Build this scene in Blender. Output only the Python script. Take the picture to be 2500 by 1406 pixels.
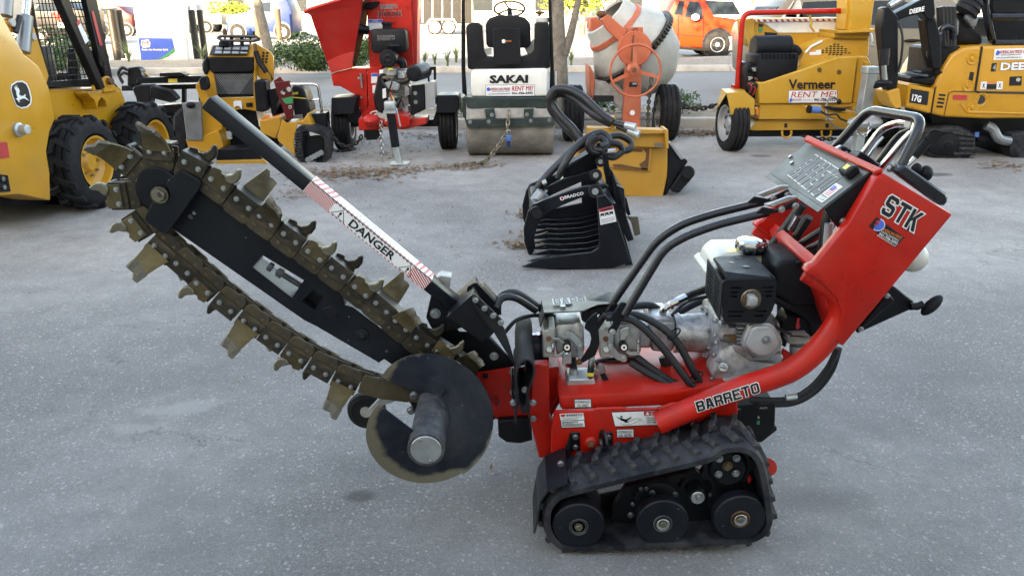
import bpy, bmesh, math, random
from mathutils import Vector, Matrix, Euler
from mathutils.geometry import tessellate_polygon
for _o in list(bpy.data.objects): bpy.data.objects.remove(_o)
random.seed(7)
R = math.radians
SC = bpy.context.scene
COL = SC.collection
V = Vector
# ------------------------------------------------------------------ camera
CAMH, PITCH, ROLL, FPX = 1.60, R(19.6), R(0.3), 1944.0
cam_d = bpy.data.cameras.new('camera'); cam_d.sensor_width = 36.0; cam_d.lens = FPX/2500*36.0
cam_d.clip_start = 0.05; cam_d.clip_end = 2000
cam = bpy.data.objects.new('camera', cam_d); COL.objects.link(cam)
CAMR = (Matrix.Rotation(R(90)-PITCH, 3, 'X') @ Matrix.Rotation(-ROLL, 3, 'Z'))
CAMP = V((0, 0, CAMH))
cam.matrix_world = Matrix.Translation(CAMP) @ CAMR.to_4x4()
SC.camera = cam
def ray(px, py): return CAMR @ V(((px-1250)/FPX, -(py-703)/FPX, -1.0))
# ------------------------------------------------------------------ world, sun, exposure
SUN_EL, SUN_AZ = R(14), R(205)      # azimuth measured from +Y clockwise (towards +X): behind the camera, to its left
sun_dir = V((math.sin(SUN_AZ)*math.cos(SUN_EL), math.cos(SUN_AZ)*math.cos(SUN_EL), math.sin(SUN_EL)))
w = bpy.data.worlds.new('World'); SC.world = w; w.use_nodes = True
nt = w.node_tree; bg = nt.nodes['Background']
sky = nt.nodes.new('ShaderNodeTexSky'); sky.sky_type = 'NISHITA'; sky.sun_disc = False
sky.sun_elevation = SUN_EL; sky.sun_rotation = SUN_AZ; sky.altitude = 0; sky.air_density = 1.0; sky.dust_density = 1.6; sky.ozone_density = 0.8
nt.links.new(sky.outputs[0], bg.inputs[0]); bg.inputs[1].default_value = 0.15
sun_d = bpy.data.lights.new('sun', 'SUN'); sun_d.energy = 5.0; sun_d.angle = R(0.5); sun_d.color = (1.0, 0.87, 0.66)
sun = bpy.data.objects.new('sun', sun_d); COL.objects.link(sun)
sun.rotation_euler = sun_dir.to_track_quat('Z', 'Y').to_euler(); sun.location = (0, -20, 30)
SC.view_settings.view_transform = 'Standard'; SC.view_settings.look = 'None'
SC.view_settings.exposure = 3.12; SC.view_settings.use_white_balance = True; SC.view_settings.white_balance_temperature = 8100; SC.view_settings.white_balance_tint = 14; SC.view_settings.gamma = 1.0; SC.view_settings.use_curve_mapping = False
SC.cycles.max_bounces = 6; SC.cycles.use_denoising = True
SC.cycles.sample_clamp_indirect = 6.0

# ------------------------------------------------------------------ materials
MATS = {}
def M(name, col, rough=.5, metal=0., var=.15, scale=9., bump=.05, bscale=180., wear=None, fleck=None, spec=.5, coat=0., rvar=.12, dirt=None, rnd=0.):
    """procedural paint / metal / rubber. wear=(colour, threshold 0..1, scale), fleck=(colour, density, scale), dirt=(colour, amount, scale)"""
    m = bpy.data.materials.new(name); m.use_nodes = True; MATS[name] = m
    n = m.node_tree.nodes; L = m.node_tree.links.new; b = n['Principled BSDF']
    tc = n.new('ShaderNodeTexCoord')
    def noise(sc, det=4, rg=.6):
        t = n.new('ShaderNodeTexNoise'); t.inputs['Scale'].default_value = sc; t.inputs['Detail'].default_value = det
        t.inputs['Roughness'].default_value = rg; L(tc.outputs['Object'], t.inputs['Vector']); return t
    def rng(src, a, c, lo, hi):
        r = n.new('ShaderNodeMapRange'); r.inputs[1].default_value = a; r.inputs[2].default_value = c
        r.inputs[3].default_value = lo; r.inputs[4].default_value = hi; L(src, r.inputs[0]); return r.outputs[0]
    def mix(f, a, c):
        x = n.new('ShaderNodeMix'); x.data_type = 'RGBA'
        if isinstance(f, float): x.inputs[0].default_value = f
        else: L(f, x.inputs[0])
        for i, q in ((6, a), (7, c)):
            if isinstance(q, tuple): x.inputs[i].default_value = (*q[:3], 1)
            else: L(q, x.inputs[i])
        return x.outputs[2]
    n1 = noise(scale)
    lo = tuple(c*(1-var) for c in col); hi = tuple(min(1, c*(1+var)) for c in col)
    c = mix(rng(n1.outputs[0], .3, .7, 0, 1), lo, hi)
    if dirt:
        n4 = noise(dirt[2], 5, .7); c = mix(rng(n4.outputs[0], .42, .72, 0, dirt[1]), c, dirt[0])
    rr = rng(n1.outputs[0], .3, .7, max(.02, rough-rvar), min(1, rough+rvar)); met = metal
    if wear:
        n2 = noise(wear[2], 6, .65); f = rng(n2.outputs[0], wear[1], wear[1]+.06, 0, 1); c = mix(f, c, wear[0])
    if fleck:
        v = n.new('ShaderNodeTexVoronoi'); v.inputs['Scale'].default_value = fleck[2]; L(tc.outputs['Object'], v.inputs['Vector'])
        f = rng(v.outputs['Distance'], fleck[1], fleck[1]*.7, 0, 1); c = mix(f, c, fleck[0])
    if rnd:
        oi = n.new('ShaderNodeObjectInfo'); hs = n.new('ShaderNodeHueSaturation'); L(rng(oi.outputs['Random'], 0, 1, 1-rnd, 1+rnd), hs.inputs['Value']); L(c, hs.inputs['Color']); c = hs.outputs[0]
    L(c, b.inputs['Base Color']); L(rr, b.inputs['Roughness'])
    b.inputs['Metallic'].default_value = met; b.inputs['Specular IOR Level'].default_value = spec
    b.inputs['Coat Weight'].default_value = coat; b.inputs['Coat Roughness'].default_value = .08
    if bump:
        n3 = noise(bscale, 3); bp = n.new('ShaderNodeBump'); bp.inputs['Strength'].default_value = bump; bp.inputs['Distance'].default_value = .01
        L(n3.outputs[0], bp.inputs['Height']); L(bp.outputs[0], b.inputs['Normal'])
    return m
DUST = (.30, .27, .22)
M('red_paint', (.45, .010, .0045), .36, var=.14, bump=.03, bscale=60, spec=.28, coat=.04, dirt=((.29, .022, .014), .75, 5), wear=((.34, .17, .13), .70, 42), fleck=((.40, .15, .11), .03, 55))
M('red_paint_old', (.43, .010, .008), .42, var=.12, dirt=((.40, .06, .04), .4, 4))
M('black_paint', (.0055, .0065, .0095), .40, var=.25, scale=5, bump=.03, spec=.2, dirt=((.018, .020, .025), .5, 4), fleck=((.22, .22, .22), .05, 22))
M('black_clean', (.005, .0055, .0075), .40, var=.2, bump=.02, spec=.2, dirt=((.014, .015, .018), .4, 5))
M('black_tube', (.006, .0065, .010), .28, var=.2, bump=.01, coat=.2, spec=.4)
M('black_plastic', (.006, .0065, .009), .5, var=.2, bump=.06, bscale=500, spec=.2, dirt=((.014, .014, .017), .4, 6))
M('rubber', (.0085, .009, .0115), .7, var=.25, bump=.12, bscale=260, spec=.2, dirt=((.03, .03, .033), .6, 9))
M('rubber_track', (.010, .011, .0155), .55, var=.35, bump=.12, bscale=200, spec=.2, dirt=((.065, .064, .066), .8, 9))
M('lug_rubber', (.013, .014, .018), .7, var=.3, bump=.2, bscale=260, spec=.2, dirt=((.11, .105, .10), .85, 26))
M('hose', (.0055, .0055, .0075), .48, var=.2, bump=.06, bscale=400)
M('steel_bolt', (.36, .37, .37), .32, metal=1, var=.15, bump=.03)
M('zinc', (.56, .57, .56), .36, metal=1., var=.12, scale=16, bump=.05, dirt=((.35, .32, .26), .35, 14))
M('chrome', (.50, .51, .52), .14, metal=1, var=.08, bump=.02, dirt=((.35, .35, .34), .4, 12))
M('cast_aluminium', (.45, .46, .48), .40, metal=.6, var=.18, scale=14, bump=.14, bscale=160, dirt=((.10, .10, .105), .85, 19))
M('cast_grey', (.36, .36, .35), .55, metal=.3, var=.2, bump=.15, bscale=120, dirt=((.15, .13, .11), .6, 12))
M('pump_beige', (.42, .42, .40), .5, metal=.3, var=.12, bump=.1, dirt=((.14, .125, .10), .6, 16))
M('white_plastic', (.50, .50, .455), .38, var=.05, bump=.01)
M('white_paint', (.70, .70, .66), .4, var=.06, dirt=((.48, .46, .41), .4, 5))
M('chain_brown', (.07, .052, .027), .5, metal=.4, var=.35, scale=22, bump=.15, bscale=120, dirt=((.022, .02, .02), .95, 13), wear=((.20, .085, .03), .70, 20), rnd=.45)
M('chain_dark', (.019, .0165, .0155), .46, metal=.4, var=.35, scale=20, bump=.15, bscale=130, dirt=((.10, .075, .035), .85, 16), rnd=.5)
M('tooth_olive', (.10, .074, .031), .45, metal=.45, var=.3, scale=20, bump=.1, bscale=130, dirt=((.045, .04, .035), .95, 12), rnd=.4)
M('tooth_tip', (.13, .112, .085), .75, var=.3, scale=40, bump=.5, bscale=160)
M('worn_steel', (.17, .152, .115), .40, metal=.8, var=.2, scale=12, bump=.06, dirt=((.17, .15, .10), .6, 14))
M('navy_paint', (.009, .012, .02), .44, var=.3, scale=6, bump=.08, spec=.2, dirt=((.035, .038, .045), .6, 10), fleck=((.25, .25, .26), .05, 26))
M('grey_shaft', (.045, .047, .053), .5, metal=.35, var=.3, bump=.08, dirt=((.18, .175, .17), .7, 16), fleck=((.38, .37, .34), .06, 40))
M('khaki_panel', (.052, .051, .046), .42, metal=.2, var=.05, bump=.01)
M('decal_white', (.72, .73, .74), .4, var=.04, bump=0, dirt=((.5, .5, .5), .3, 12))
M('decal_black', (.005, .0055, .009), .4, var=.05, bump=0)
M('decal_red', (.42, .03, .035), .4, var=.08, bump=0)
M('decal_grey', (.30, .31, .32), .4, var=.05, bump=0)
M('decal_blue', (.02, .08, .42), .4, var=.05, bump=0)
M('decal_green', (.02, .22, .08), .4, var=.05, bump=0)
M('decal_yellow', (.62, .50, .06), .4, var=.08, bump=0)
M('decal_orange', (.62, .18, .04), .4, var=.08, bump=0)
M('engrave', (.62, .63, .63), .5, var=.05, bump=0)
M('yellow_deere', (.50, .235, .010), .36, var=.10, scale=4, bump=.02, coat=.2, dirt=((.42, .23, .04), .5, 3), fleck=((.06, .03, .01), .03, 9))
M('yellow_plain', (.47, .225, .015), .40, var=.1, scale=4, bump=.02, coat=.1, dirt=((.40, .23, .05), .5, 3))
M('yellow_vermeer', (.47, .245, .018), .42, var=.08, scale=3, bump=.02, dirt=((.45, .29, .07), .5, 3))
M('yellow_rusty', (.44, .215, .022), .5, var=.12, scale=4, bump=.05, wear=((.10, .042, .018), .66, 4.5), dirt=((.38, .22, .06), .5, 5))
M('rust', (.12, .05, .02), .8, var=.4, scale=20, bump=.3)
M('orange_mixer', (.45, .095, .04), .55, var=.14, scale=6, bump=.06, dirt=((.44, .17, .10), .6, 4), wear=((.10, .05, .03), .73, 10))
M('mixer_drum', (.36, .36, .33), .72, var=.14, scale=3, bump=.15, bscale=60, dirt=((.52, .51, .47), .7, 4), wear=((.22, .20, .17), .69, 5))
M('roller_steel', (.25, .235, .205), .55, metal=.35, var=.25, scale=7, bump=.2, bscale=90, dirt=((.12, .11, .10), .8, 5))
M('green_paint', (.009, .018, .017), .42, var=.2, bump=.03, dirt=((.06, .085, .075), .5, 6))
M('grey_metal', (.22, .235, .25), .4, metal=.6, var=.15, bump=.03)
M('galvanised', (.40, .44, .45), .45, metal=.7, var=.15, bump=.05)
M('dark_chain', (.03, .028, .027), .5, metal=.5, var=.3, bump=.1)
M('padlock_blue', (.05, .13, .36), .4, var=.1)
M('paver', (.30, .27, .22), .9, var=.15, bump=.2)
M('wheel_silver', (.34, .35, .36), .42, metal=.3, var=.1)
M('tyre', (.0085, .0085, .010), .72, var=.25, bump=.15, bscale=140, spec=.2, dirt=((.03, .029, .03), .7, 8))
M('tan_car', (.15, .135, .105), .4, metal=.2, var=.03, bump=0, coat=.15, rvar=.03)
M('orange_car', (.32, .026, .006), .4, spec=.25, var=.03, bump=0, coat=.05, rvar=.03)
M('maroon_car', (.10, .008, .010), .4, spec=.25, var=.03, bump=0, coat=.05, rvar=.03)
M('silver_car', (.16, .165, .17), .4, spec=.25, var=.03, bump=0, coat=.05, rvar=.03)
M('blue_car', (.010, .028, .11), .4, spec=.25, var=.03, bump=0, coat=.05, rvar=.03)
M('white_car', (.5, .5, .49), .4, spec=.25, var=.03, bump=0, coat=.05, rvar=.03)
M('dark_car', (.012, .012, .014), .4, spec=.25, var=.03, bump=0, coat=.05, rvar=.03)
M('car_glass', (.02, .028, .04), .08, var=.05, bump=0, rvar=.02)
M('lamp_red', (.55, .02, .015), .2, var=.05, bump=0)
M('lamp_amber', (.70, .22, .02), .25, var=.05, bump=0)
M('lamp_clear', (.75, .75, .72), .15, var=.05, bump=0)
M('bollard_brown', (.020, .0145, .009), .42, var=.2, bump=.05)
M('wood_post', (.07, .045, .028), .8, var=.25, bump=.2)
M('bark', (.13, .112, .09), .9, var=.45, scale=14, bump=.9, bscale=38, dirt=((.26, .24, .21), .6, 9))
M('wall_cream', (.62, .58, .49), .9, var=.06, scale=1.2, bump=.1, bscale=30)
M('wall_grey', (.34, .33, .31), .9, var=.08, scale=1, bump=.1, bscale=30)
M('window_dark', (.02, .025, .03), .1, var=.1, bump=0)
M('concrete', (.40, .385, .35), .9, var=.14, scale=2.2, bump=.25, bscale=60, dirt=((.24, .23, .21), .7, 1.6))
M('mulch', (.15, .105, .065), .95, var=.4, scale=25, bump=.9, bscale=45, dirt=((.33, .29, .23), .8, 4))
M('leaf_litter', (.20, .125, .065), .85, var=.75, scale=60, bump=.1)
M('leaf_green', (.045, .085, .022), .55, var=.45, scale=14, bump=.1)
M('leaf_blade', (.11, .16, .06), .55, var=.4, scale=9, bump=.1)
M('leaf_yellow_green', (.20, .24, .035), .55, var=.35, scale=3, bump=.1)  # yellow-green leaf colour of the tree crowns
M('glass_clear', (.5, .5, .5), .1, var=.02, bump=0)

# ------------------------------------------------------------------ mesh builder
def lerp(a, b, t): return a+(b-a)*t
def catmull(P, n=6, closed=False):
    P = [V(p) for p in P]; out = []; N = len(P)
    for i in range(N if closed else N-1):
        if closed: a, b, c, d = P[i-1], P[i], P[(i+1) % N], P[(i+2) % N]
        else: a, b, c, d = P[max(i-1, 0)], P[i], P[i+1], P[min(i+2, N-1)]
        for k in range(n):
            t = k/n; out.append(.5*((2*b)+(c-a)*t+(2*a-5*b+4*c-d)*t*t+(3*b-a-3*c+d)*t*t*t))
    if not closed: out.append(P[-1])
    return out
def fillet(P, r, n=5):
    P = [V(p) for p in P]; out = [P[0]]
    for i in range(1, len(P)-1):
        a, b, c = P[i-1], P[i], P[i+1]; u = (a-b); v = (c-b); k = min(r, u.length*.49, v.length*.49); u.normalize(); v.normalize()
        p, q = b+u*k, b+v*k
        for j in range(n+1):
            t = j/n; out.append(lerp(lerp(p, b, t), lerp(b, q, t), t))
    out.append(P[-1]); return out
class B:
    def __init__(s): s.bm = bmesh.new()
    def _fin(s, nv0, nf0, bev=0., seg=1):
        bm = s.bm; bm.verts.ensure_lookup_table(); bm.faces.ensure_lookup_table()
        fs = bm.faces[nf0:]; bmesh.ops.recalc_face_normals(bm, faces=fs)
        if bev > 0:
            es = set()
            for f in fs:
                for e in f.edges:
                    if len(e.link_faces) == 2 and e.calc_face_angle(0) > .6: es.add(e)
            if es: bmesh.ops.bevel(bm, geom=list(es), offset=bev, segments=seg, profile=.5, affect='EDGES', clamp_overlap=True)
        return s
    def cnt(s): return len(s.bm.verts), len(s.bm.faces)
    def prism(s, pts, dv, holes=(), bev=0., seg=1):
        c = s.cnt(); bm = s.bm; dv = V(dv); pts = [V(p) for p in pts]
        if holes:
            loops = [pts]+[[V(p) for p in h] for h in holes]; flat = [p for l in loops for p in l]
            tris = tessellate_polygon(loops)
            a = [bm.verts.new(p) for p in flat]; b = [bm.verts.new(p+dv) for p in flat]
            for t in tris:
                try: bm.faces.new([a[i] for i in t]); bm.faces.new([b[i] for i in reversed(t)])
                except ValueError: pass
            k = 0
            for l in loops:
                m = len(l)
                for i in range(m):
                    j = (i+1) % m; bm.faces.new((a[k+i], a[k+j], b[k+j], b[k+i]))
                k += m
        else:
            a = [bm.verts.new(p) for p in pts]; b = [bm.verts.new(p+dv) for p in pts]; m = len(a)
            bm.faces.new(a); bm.faces.new(list(reversed(b)))
            for i in range(m): j = (i+1) % m; bm.faces.new((a[i], b[i], b[j], a[j]))
        return s._fin(*c, bev=bev, seg=seg)
    def loft(s, rings, closed=True, caps=True, bev=0.):
        c = s.cnt(); bm = s.bm; rs = [[bm.verts.new(V(p)) for p in r] for r in rings]
        for A, C in zip(rs, rs[1:]):
            m = len(A)
            for i in range(m if closed else m-1):
                j = (i+1) % m; bm.faces.new((A[i], A[j], C[j], C[i]))
        if caps and closed: bm.faces.new(list(reversed(rs[0]))); bm.faces.new(rs[-1])
        return s._fin(*c, bev=bev)
    def box(s, lo, hi, bev=0., seg=1):
        (x0, y0, z0), (x1, y1, z1) = lo, hi
        return s.prism([(x0, y0, z0), (x1, y0, z0), (x1, y0, z1), (x0, y0, z1)], (0, y1-y0, 0), bev=bev, seg=seg)
    def hexa(s, q, dv, bev=0.): return s.prism(q, dv, bev=bev)
    def cyl(s, p0, p1, r, r2=None, n=16, bev=0., caps=True):
        p0, p1 = V(p0), V(p1); r2 = r if r2 is None else r2; ax = (p1-p0).normalized()
        u = ax.orthogonal().normalized(); v = ax.cross(u)
        rg = lambda p, q: [p+(u*math.cos(2*math.pi*i/n)+v*math.sin(2*math.pi*i/n))*q for i in range(n)]
        return s.loft([rg(p0, r), rg(p1, r2)], caps=caps, bev=bev)
    def lathe(s, p0, ax, prof, n=24, caps=True):
        """prof: list of (distance along axis, radius)"""
        p0, ax = V(p0), V(ax).normalized(); u = ax.orthogonal().normalized(); v = ax.cross(u)
        return s.loft([[p0+ax*t+(u*math.cos(2*math.pi*i/n)+v*math.sin(2*math.pi*i/n))*max(r, 1e-4) for i in range(n)] for t, r in prof], caps=caps)
    def tube(s, P, r, n=10, closed=False, caps=True):
        P = [V(p) for p in P]; N = len(P); rs = r if isinstance(r, (list, tuple)) else [r]*N
        if len(rs) != N: rs = [rs[min(int(i*len(rs)/N), len(rs)-1)] for i in range(N)]
        T = []
        for i in range(N):
            a = P[i-1] if (i or closed) else P[i]; b = P[(i+1) % N] if (i < N-1 or closed) else P[i]
            T.append((b-a).normalized() if (b-a).length > 1e-9 else V((0, 0, 1)))
        u = T[0].orthogonal().normalized(); rings = []
        for i in range(N):
            u = (u-T[i]*u.dot(T[i])).normalized(); v = T[i].cross(u)
            rings.append([P[i]+(u*math.cos(2*math.pi*k/n)+v*math.sin(2*math.pi*k/n))*rs[i] for k in range(n)])
        if closed: rings.append(rings[0])
        return s.loft(rings, caps=caps and not closed)
    def torus(s, c, ax, r, t, n=24, m=8):
        c, ax = V(c), V(ax).normalized(); u = ax.orthogonal().normalized(); v = ax.cross(u)
        return s.tube([c+(u*math.cos(2*math.pi*i/n)+v*math.sin(2*math.pi*i/n))*r for i in range(n)], t, n=m, closed=True)
    def ell(s, c, rad, rot=None, n=14, m=8):
        c = V(c); rings = []
        for j in range(m+1):
            a = -math.pi/2+math.pi*j/m; k = max(math.cos(a), .02)
            rg = [V((rad[0]*k*math.cos(2*math.pi*i/n), rad[1]*k*math.sin(2*math.pi*i/n), rad[2]*math.sin(a))) for i in range(n)]
            if rot: rg = [rot @ p for p in rg]
            rings.append([c+p for p in rg])
        return s.loft(rings)
    def mesh(s, smooth=True, ang=.6):
        bm = s.bm; bmesh.ops.remove_doubles(bm, verts=bm.verts, dist=1e-6)
        for f in bm.faces: f.smooth = smooth
        for e in bm.edges: e.smooth = not (len(e.link_faces) == 2 and e.calc_face_angle(0) > ang)
        me = bpy.data.meshes.new('m'); bm.to_mesh(me); bm.free(); return me
def setm(me, mat):
    me.materials.clear(); me.materials.append(MATS[mat] if isinstance(mat, str) else mat); return me
def obj(name, me, mat=None, parent=None, **kw):
    if isinstance(me, B): me = me.mesh()
    if mat is not None: setm(me, mat)
    o = bpy.data.objects.new(name, me); COL.objects.link(o)
    if parent is not None: o.parent = parent
    me.name = name
    for k, v in kw.items(): o[k] = v
    return o
def inst(src, parent, loc, rot=None, scale=None):
    o = src.copy(); COL.objects.link(o); o.parent = parent; o.location = loc
    if rot is not None: o.rotation_mode = 'XYZ'; o.rotation_euler = rot
    if scale is not None: o.scale = scale if isinstance(scale, (tuple, list)) else (scale,)*3
    return o
# ------------------------------------------------------------------ a frame: one thing, with its own axes on the ground
class Fr:
    def __init__(s, name, label, cat, ox, oy, yaw=0., group=None, oz=0., off=None):
        s.o = bpy.data.objects.new(name, None); COL.objects.link(s.o); s.o.empty_display_size = .1
        s.o.location = (ox, oy, oz); s.o.rotation_euler = (0, 0, R(yaw)); s.o['label'] = label; s.o['category'] = cat
        if group: s.o['group'] = group
        s.M = Matrix.Translation((ox, oy, oz)) @ Matrix.Rotation(R(yaw), 4, 'Z'); s.I = s.M.inverted(); s.c = s.I @ CAMP
        s.off = -oy if (off is None and yaw == 0) else (off or 0.)     # unrotated frames measure depth in world metres
    def dr(s, px, py): return s.I.to_3x3() @ ray(px, py)
    def at(s, px, py, d=0.):
        r = s.dr(px, py); return s.c+r*((d+s.off-s.c.y)/r.y)
    def atx(s, px, py, x): r = s.dr(px, py); return s.c+r*((x-s.c.x)/r.x)
    def atz(s, px, py, z): r = s.dr(px, py); return s.c+r*((z-s.c.z)/r.z)
    def poly(s, P, d): return [s.at(x, y, d) for x, y in P]
    def part(s, name, me, mat, parent=None, **kw): return obj(name, me, mat, parent or s.o, **kw)
    def plate(s, name, mat, P, d, th, holes=(), bev=.003, parent=None, seg=1):
        b = B().prism(s.poly(P, d), (0, th, 0), [s.poly(h, d) for h in holes], bev=bev if not holes else 0., seg=seg)
        return s.part(name, b, mat, parent)
    def tube(s, name, mat, P, r, parent=None, n=10, fil=None, cat=None):
        """P: list of (px, py, depth)"""
        q = [s.at(*p) for p in P]
        if fil: q = fillet(q, fil)
        elif cat: q = catmull(q, cat)
        return s.part(name, B().tube(q, r, n=n), mat, parent)
    def bolts(s, pts, d, r=.009, parent=None, mat='steel_bolt', name='bolt', h=.007, n=6):
        me = setm(B().cyl((0, 0, 0), (0, -h*.25, 0), r*1.25, n=12).cyl((0, 0, 0), (0, -h, 0), r, n=n, bev=r*.12).mesh(), mat)
        for p in pts:
            o = obj(name, me, None, parent or s.o); o.location = s.at(p[0], p[1], p[2] if len(p) > 2 else d); o.rotation_euler = (0, random.random()*2, 0)
    def text(s, txt, A, Bp, C, d, mat, parent=None, bold=.0, lift=.0015, name='lettering', th=.0008, out=None):
        """baseline A->Bp, top-left C (pixels on the plane at depth d)"""
        pa, pb, pc = s.at(*A, d), s.at(*Bp, d), s.at(*C, d)
        return text3(s, txt, pa, pb, pc, mat, parent, bold, lift, name, th, out)
_TX = {}
def text_mesh(txt, bold):
    k = (txt, bold)
    if k not in _TX:
        cu = bpy.data.curves.new('t', 'FONT'); cu.body = txt; cu.offset = bold; cu.resolution_u = 2; cu.space_line = .95; cu.align_x = 'LEFT' if '\n' not in txt else 'CENTER'
        o = bpy.data.objects.new('t', cu); me = bpy.data.meshes.new_from_object(o)
        vs = [v.co.copy() for v in me.vertices]; fs = [list(p.vertices) for p in me.polygons]
        bpy.data.meshes.remove(me); bpy.data.objects.remove(o); bpy.data.curves.remove(cu)
        x0 = min(v.x for v in vs); x1 = max(v.x for v in vs); y0 = min(v.y for v in vs); y1 = max(v.y for v in vs)
        _TX[k] = ([((v.x-x0)/(x1-x0), (v.y-y0)/(y1-y0)) for v in vs], fs, (x1-x0), (y1-y0))
    return _TX[k]
def text3(s, txt, pa, pb, pc, mat, parent=None, bold=.0, lift=.0015, name='lettering', th=.0008, out=None):
    pa, pb, pc = V(pa), V(pb), V(pc); U = pb-pa; W = pc-pa; nrm = U.cross(W).normalized()
    def one(bo, li, m, nm, grow):
        uv, fs, ww, hh = text_mesh(txt, 0. if 'M' in txt else bo); me = bpy.data.meshes.new(nm)
        gu, gv = grow/U.length, grow/W.length
        sh = [(0, 0)]
        if 'M' in txt and bold > .005: k_ = bold*.8*W.length/U.length; sh = [(-k_, 0), (0, li*.15), (k_, li*.3)]
        n_ = len(uv); me.from_pydata([pa+U*(u*(1+2*gu)-gu+d)+W*(v*(1+2*gv)-gv)+nrm*(li+e) for d, e in sh for u, v in uv], [], [[i+n_*q for i in f] for q in range(len(sh)) for f in fs]); me.update()
        return obj(nm, me, m, parent or s.o)
    if out:
        one(bold+out[1], lift, out[0], 'lettering_outline', W.length*out[1]*1.1); lift += .0012
    return one(bold, lift, mat, name, 0)
_S, _b, _c = .28, .19, .16
BLK = {'B': ([(0, 0), (.84, 0), (1, .14), (1, .42), (.9, .5), (1, .58), (1, .86), (.84, 1), (0, 1)], [[(.28, .19), (.72, .19), (.72, .41), (.28, .41)], [(.28, .6), (.72, .6), (.72, .81), (.28, .81)]]),
 'A': ([(0, 0), (.28, 0), (.34, .2), (.66, .2), (.72, 0), (1, 0), (.78, 1), (.22, 1)], [[(.4, .38), (.6, .38), (.54, .8), (.46, .8)]]),
 'R': ([(0, 0), (.28, 0), (.28, .36), (.66, .36), (.72, .3), (.72, 0), (1, 0), (1, .36), (.9, .46), (1, .56), (1, .86), (.84, 1), (0, 1)], [[(.28, .55), (.72, .55), (.72, .81), (.28, .81)]]),
 'E': ([(0, 0), (1, 0), (1, .19), (.28, .19), (.28, .41), (.85, .41), (.85, .6), (.28, .6), (.28, .81), (1, .81), (1, 1), (0, 1)], []),
 'T': ([(.36, 0), (.64, 0), (.64, .81), (1, .81), (1, 1), (0, 1), (0, .81), (.36, .81)], []),
 'O': ([(0, .14), (.16, 0), (.84, 0), (1, .14), (1, .86), (.84, 1), (.16, 1), (0, .86)], [[(.28, .19), (.72, .19), (.72, .81), (.28, .81)]]),
 'S': ([(0, .14), (.16, 0), (.84, 0), (1, .14), (1, .47), (.86, .58), (.28, .62), (.28, .81), (.72, .81), (.72, .72), (1, .72), (1, .86), (.84, 1), (.16, 1), (0, .86), (0, .53), (.14, .43), (.72, .38), (.72, .19), (.28, .19), (.28, .29), (0, .29)], []),
 'K': ([(0, 0), (.28, 0), (.28, .38), (.4, .48), (.68, 0), (1, 0), (.62, .6), (1, 1), (.68, 1), (.28, .56), (.28, 1), (0, 1)], [])}
def _off(P, g, sx):
    n = len(P); ar = sum(P[i-1][0]*P[i][1]-P[i][0]*P[i-1][1] for i in range(n)); o = []; sg = 1 if ar > 0 else -1
    P = [(x*sx, y) for x, y in P]
    for i in range(n):
        a, b, c = V((*P[i-1], 0)), V((*P[i], 0)), V((*P[(i+1) % n], 0)); u = (b-a).normalized(); v = (c-b).normalized()
        n1 = V((u.y, -u.x, 0))*sg; n2 = V((v.y, -v.x, 0))*sg; m = (n1+n2); m = m/max(.35, m.dot(n1)); q = b+m*g; o.append((q.x/sx, q.y))
    return o
def block3(s, txt, pa, pb, pc, mat, parent=None, lift=.0015, out=None, g=.055, shear=0.):
    """blocky lettering built from polygons; out = colour of the outline"""
    pa, pb, pc = V(pa), V(pb), V(pc); U = pb-pa; W = pc-pa; nr = U.cross(W).normalized(); n = len(txt); cw = 1/(n+.16*(n-1)); sx = U.length*cw/W.length
    def one(gr, m, li, nm):
        b = bmesh.new()
        for i, ch in enumerate(txt):
            o, hs = BLK[ch]; loops = [_off(o, gr, sx)]+[_off(h, -gr, sx) for h in hs]; x0 = i*cw*1.16
            L = [[V((x0+x*cw, y, 0)) for x, y in l] for l in loops]; fl = [p for l in L for p in l]; vs = [b.verts.new(pa+U*p.x+W*p.y+nr*li) for p in fl]
            for t in tessellate_polygon(L):
                try: b.faces.new([vs[k] for k in t])
                except ValueError: pass
        bmesh.ops.recalc_face_normals(b, faces=b.faces[:]); me = bpy.data.meshes.new(nm); b.to_mesh(me); b.free(); return obj(nm, me, m, parent or s.o)
    if out: one(g, out, lift, 'lettering_outline'); lift += .0012
    return one(0, mat, lift, 'lettering')
def ground_at(px, py, z=0.):
    r = ray(px, py); return CAMP+r*((z-CAMH)/r.z)
def struct(name, me, mat): return obj(name, me, mat, kind='structure')
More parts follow.
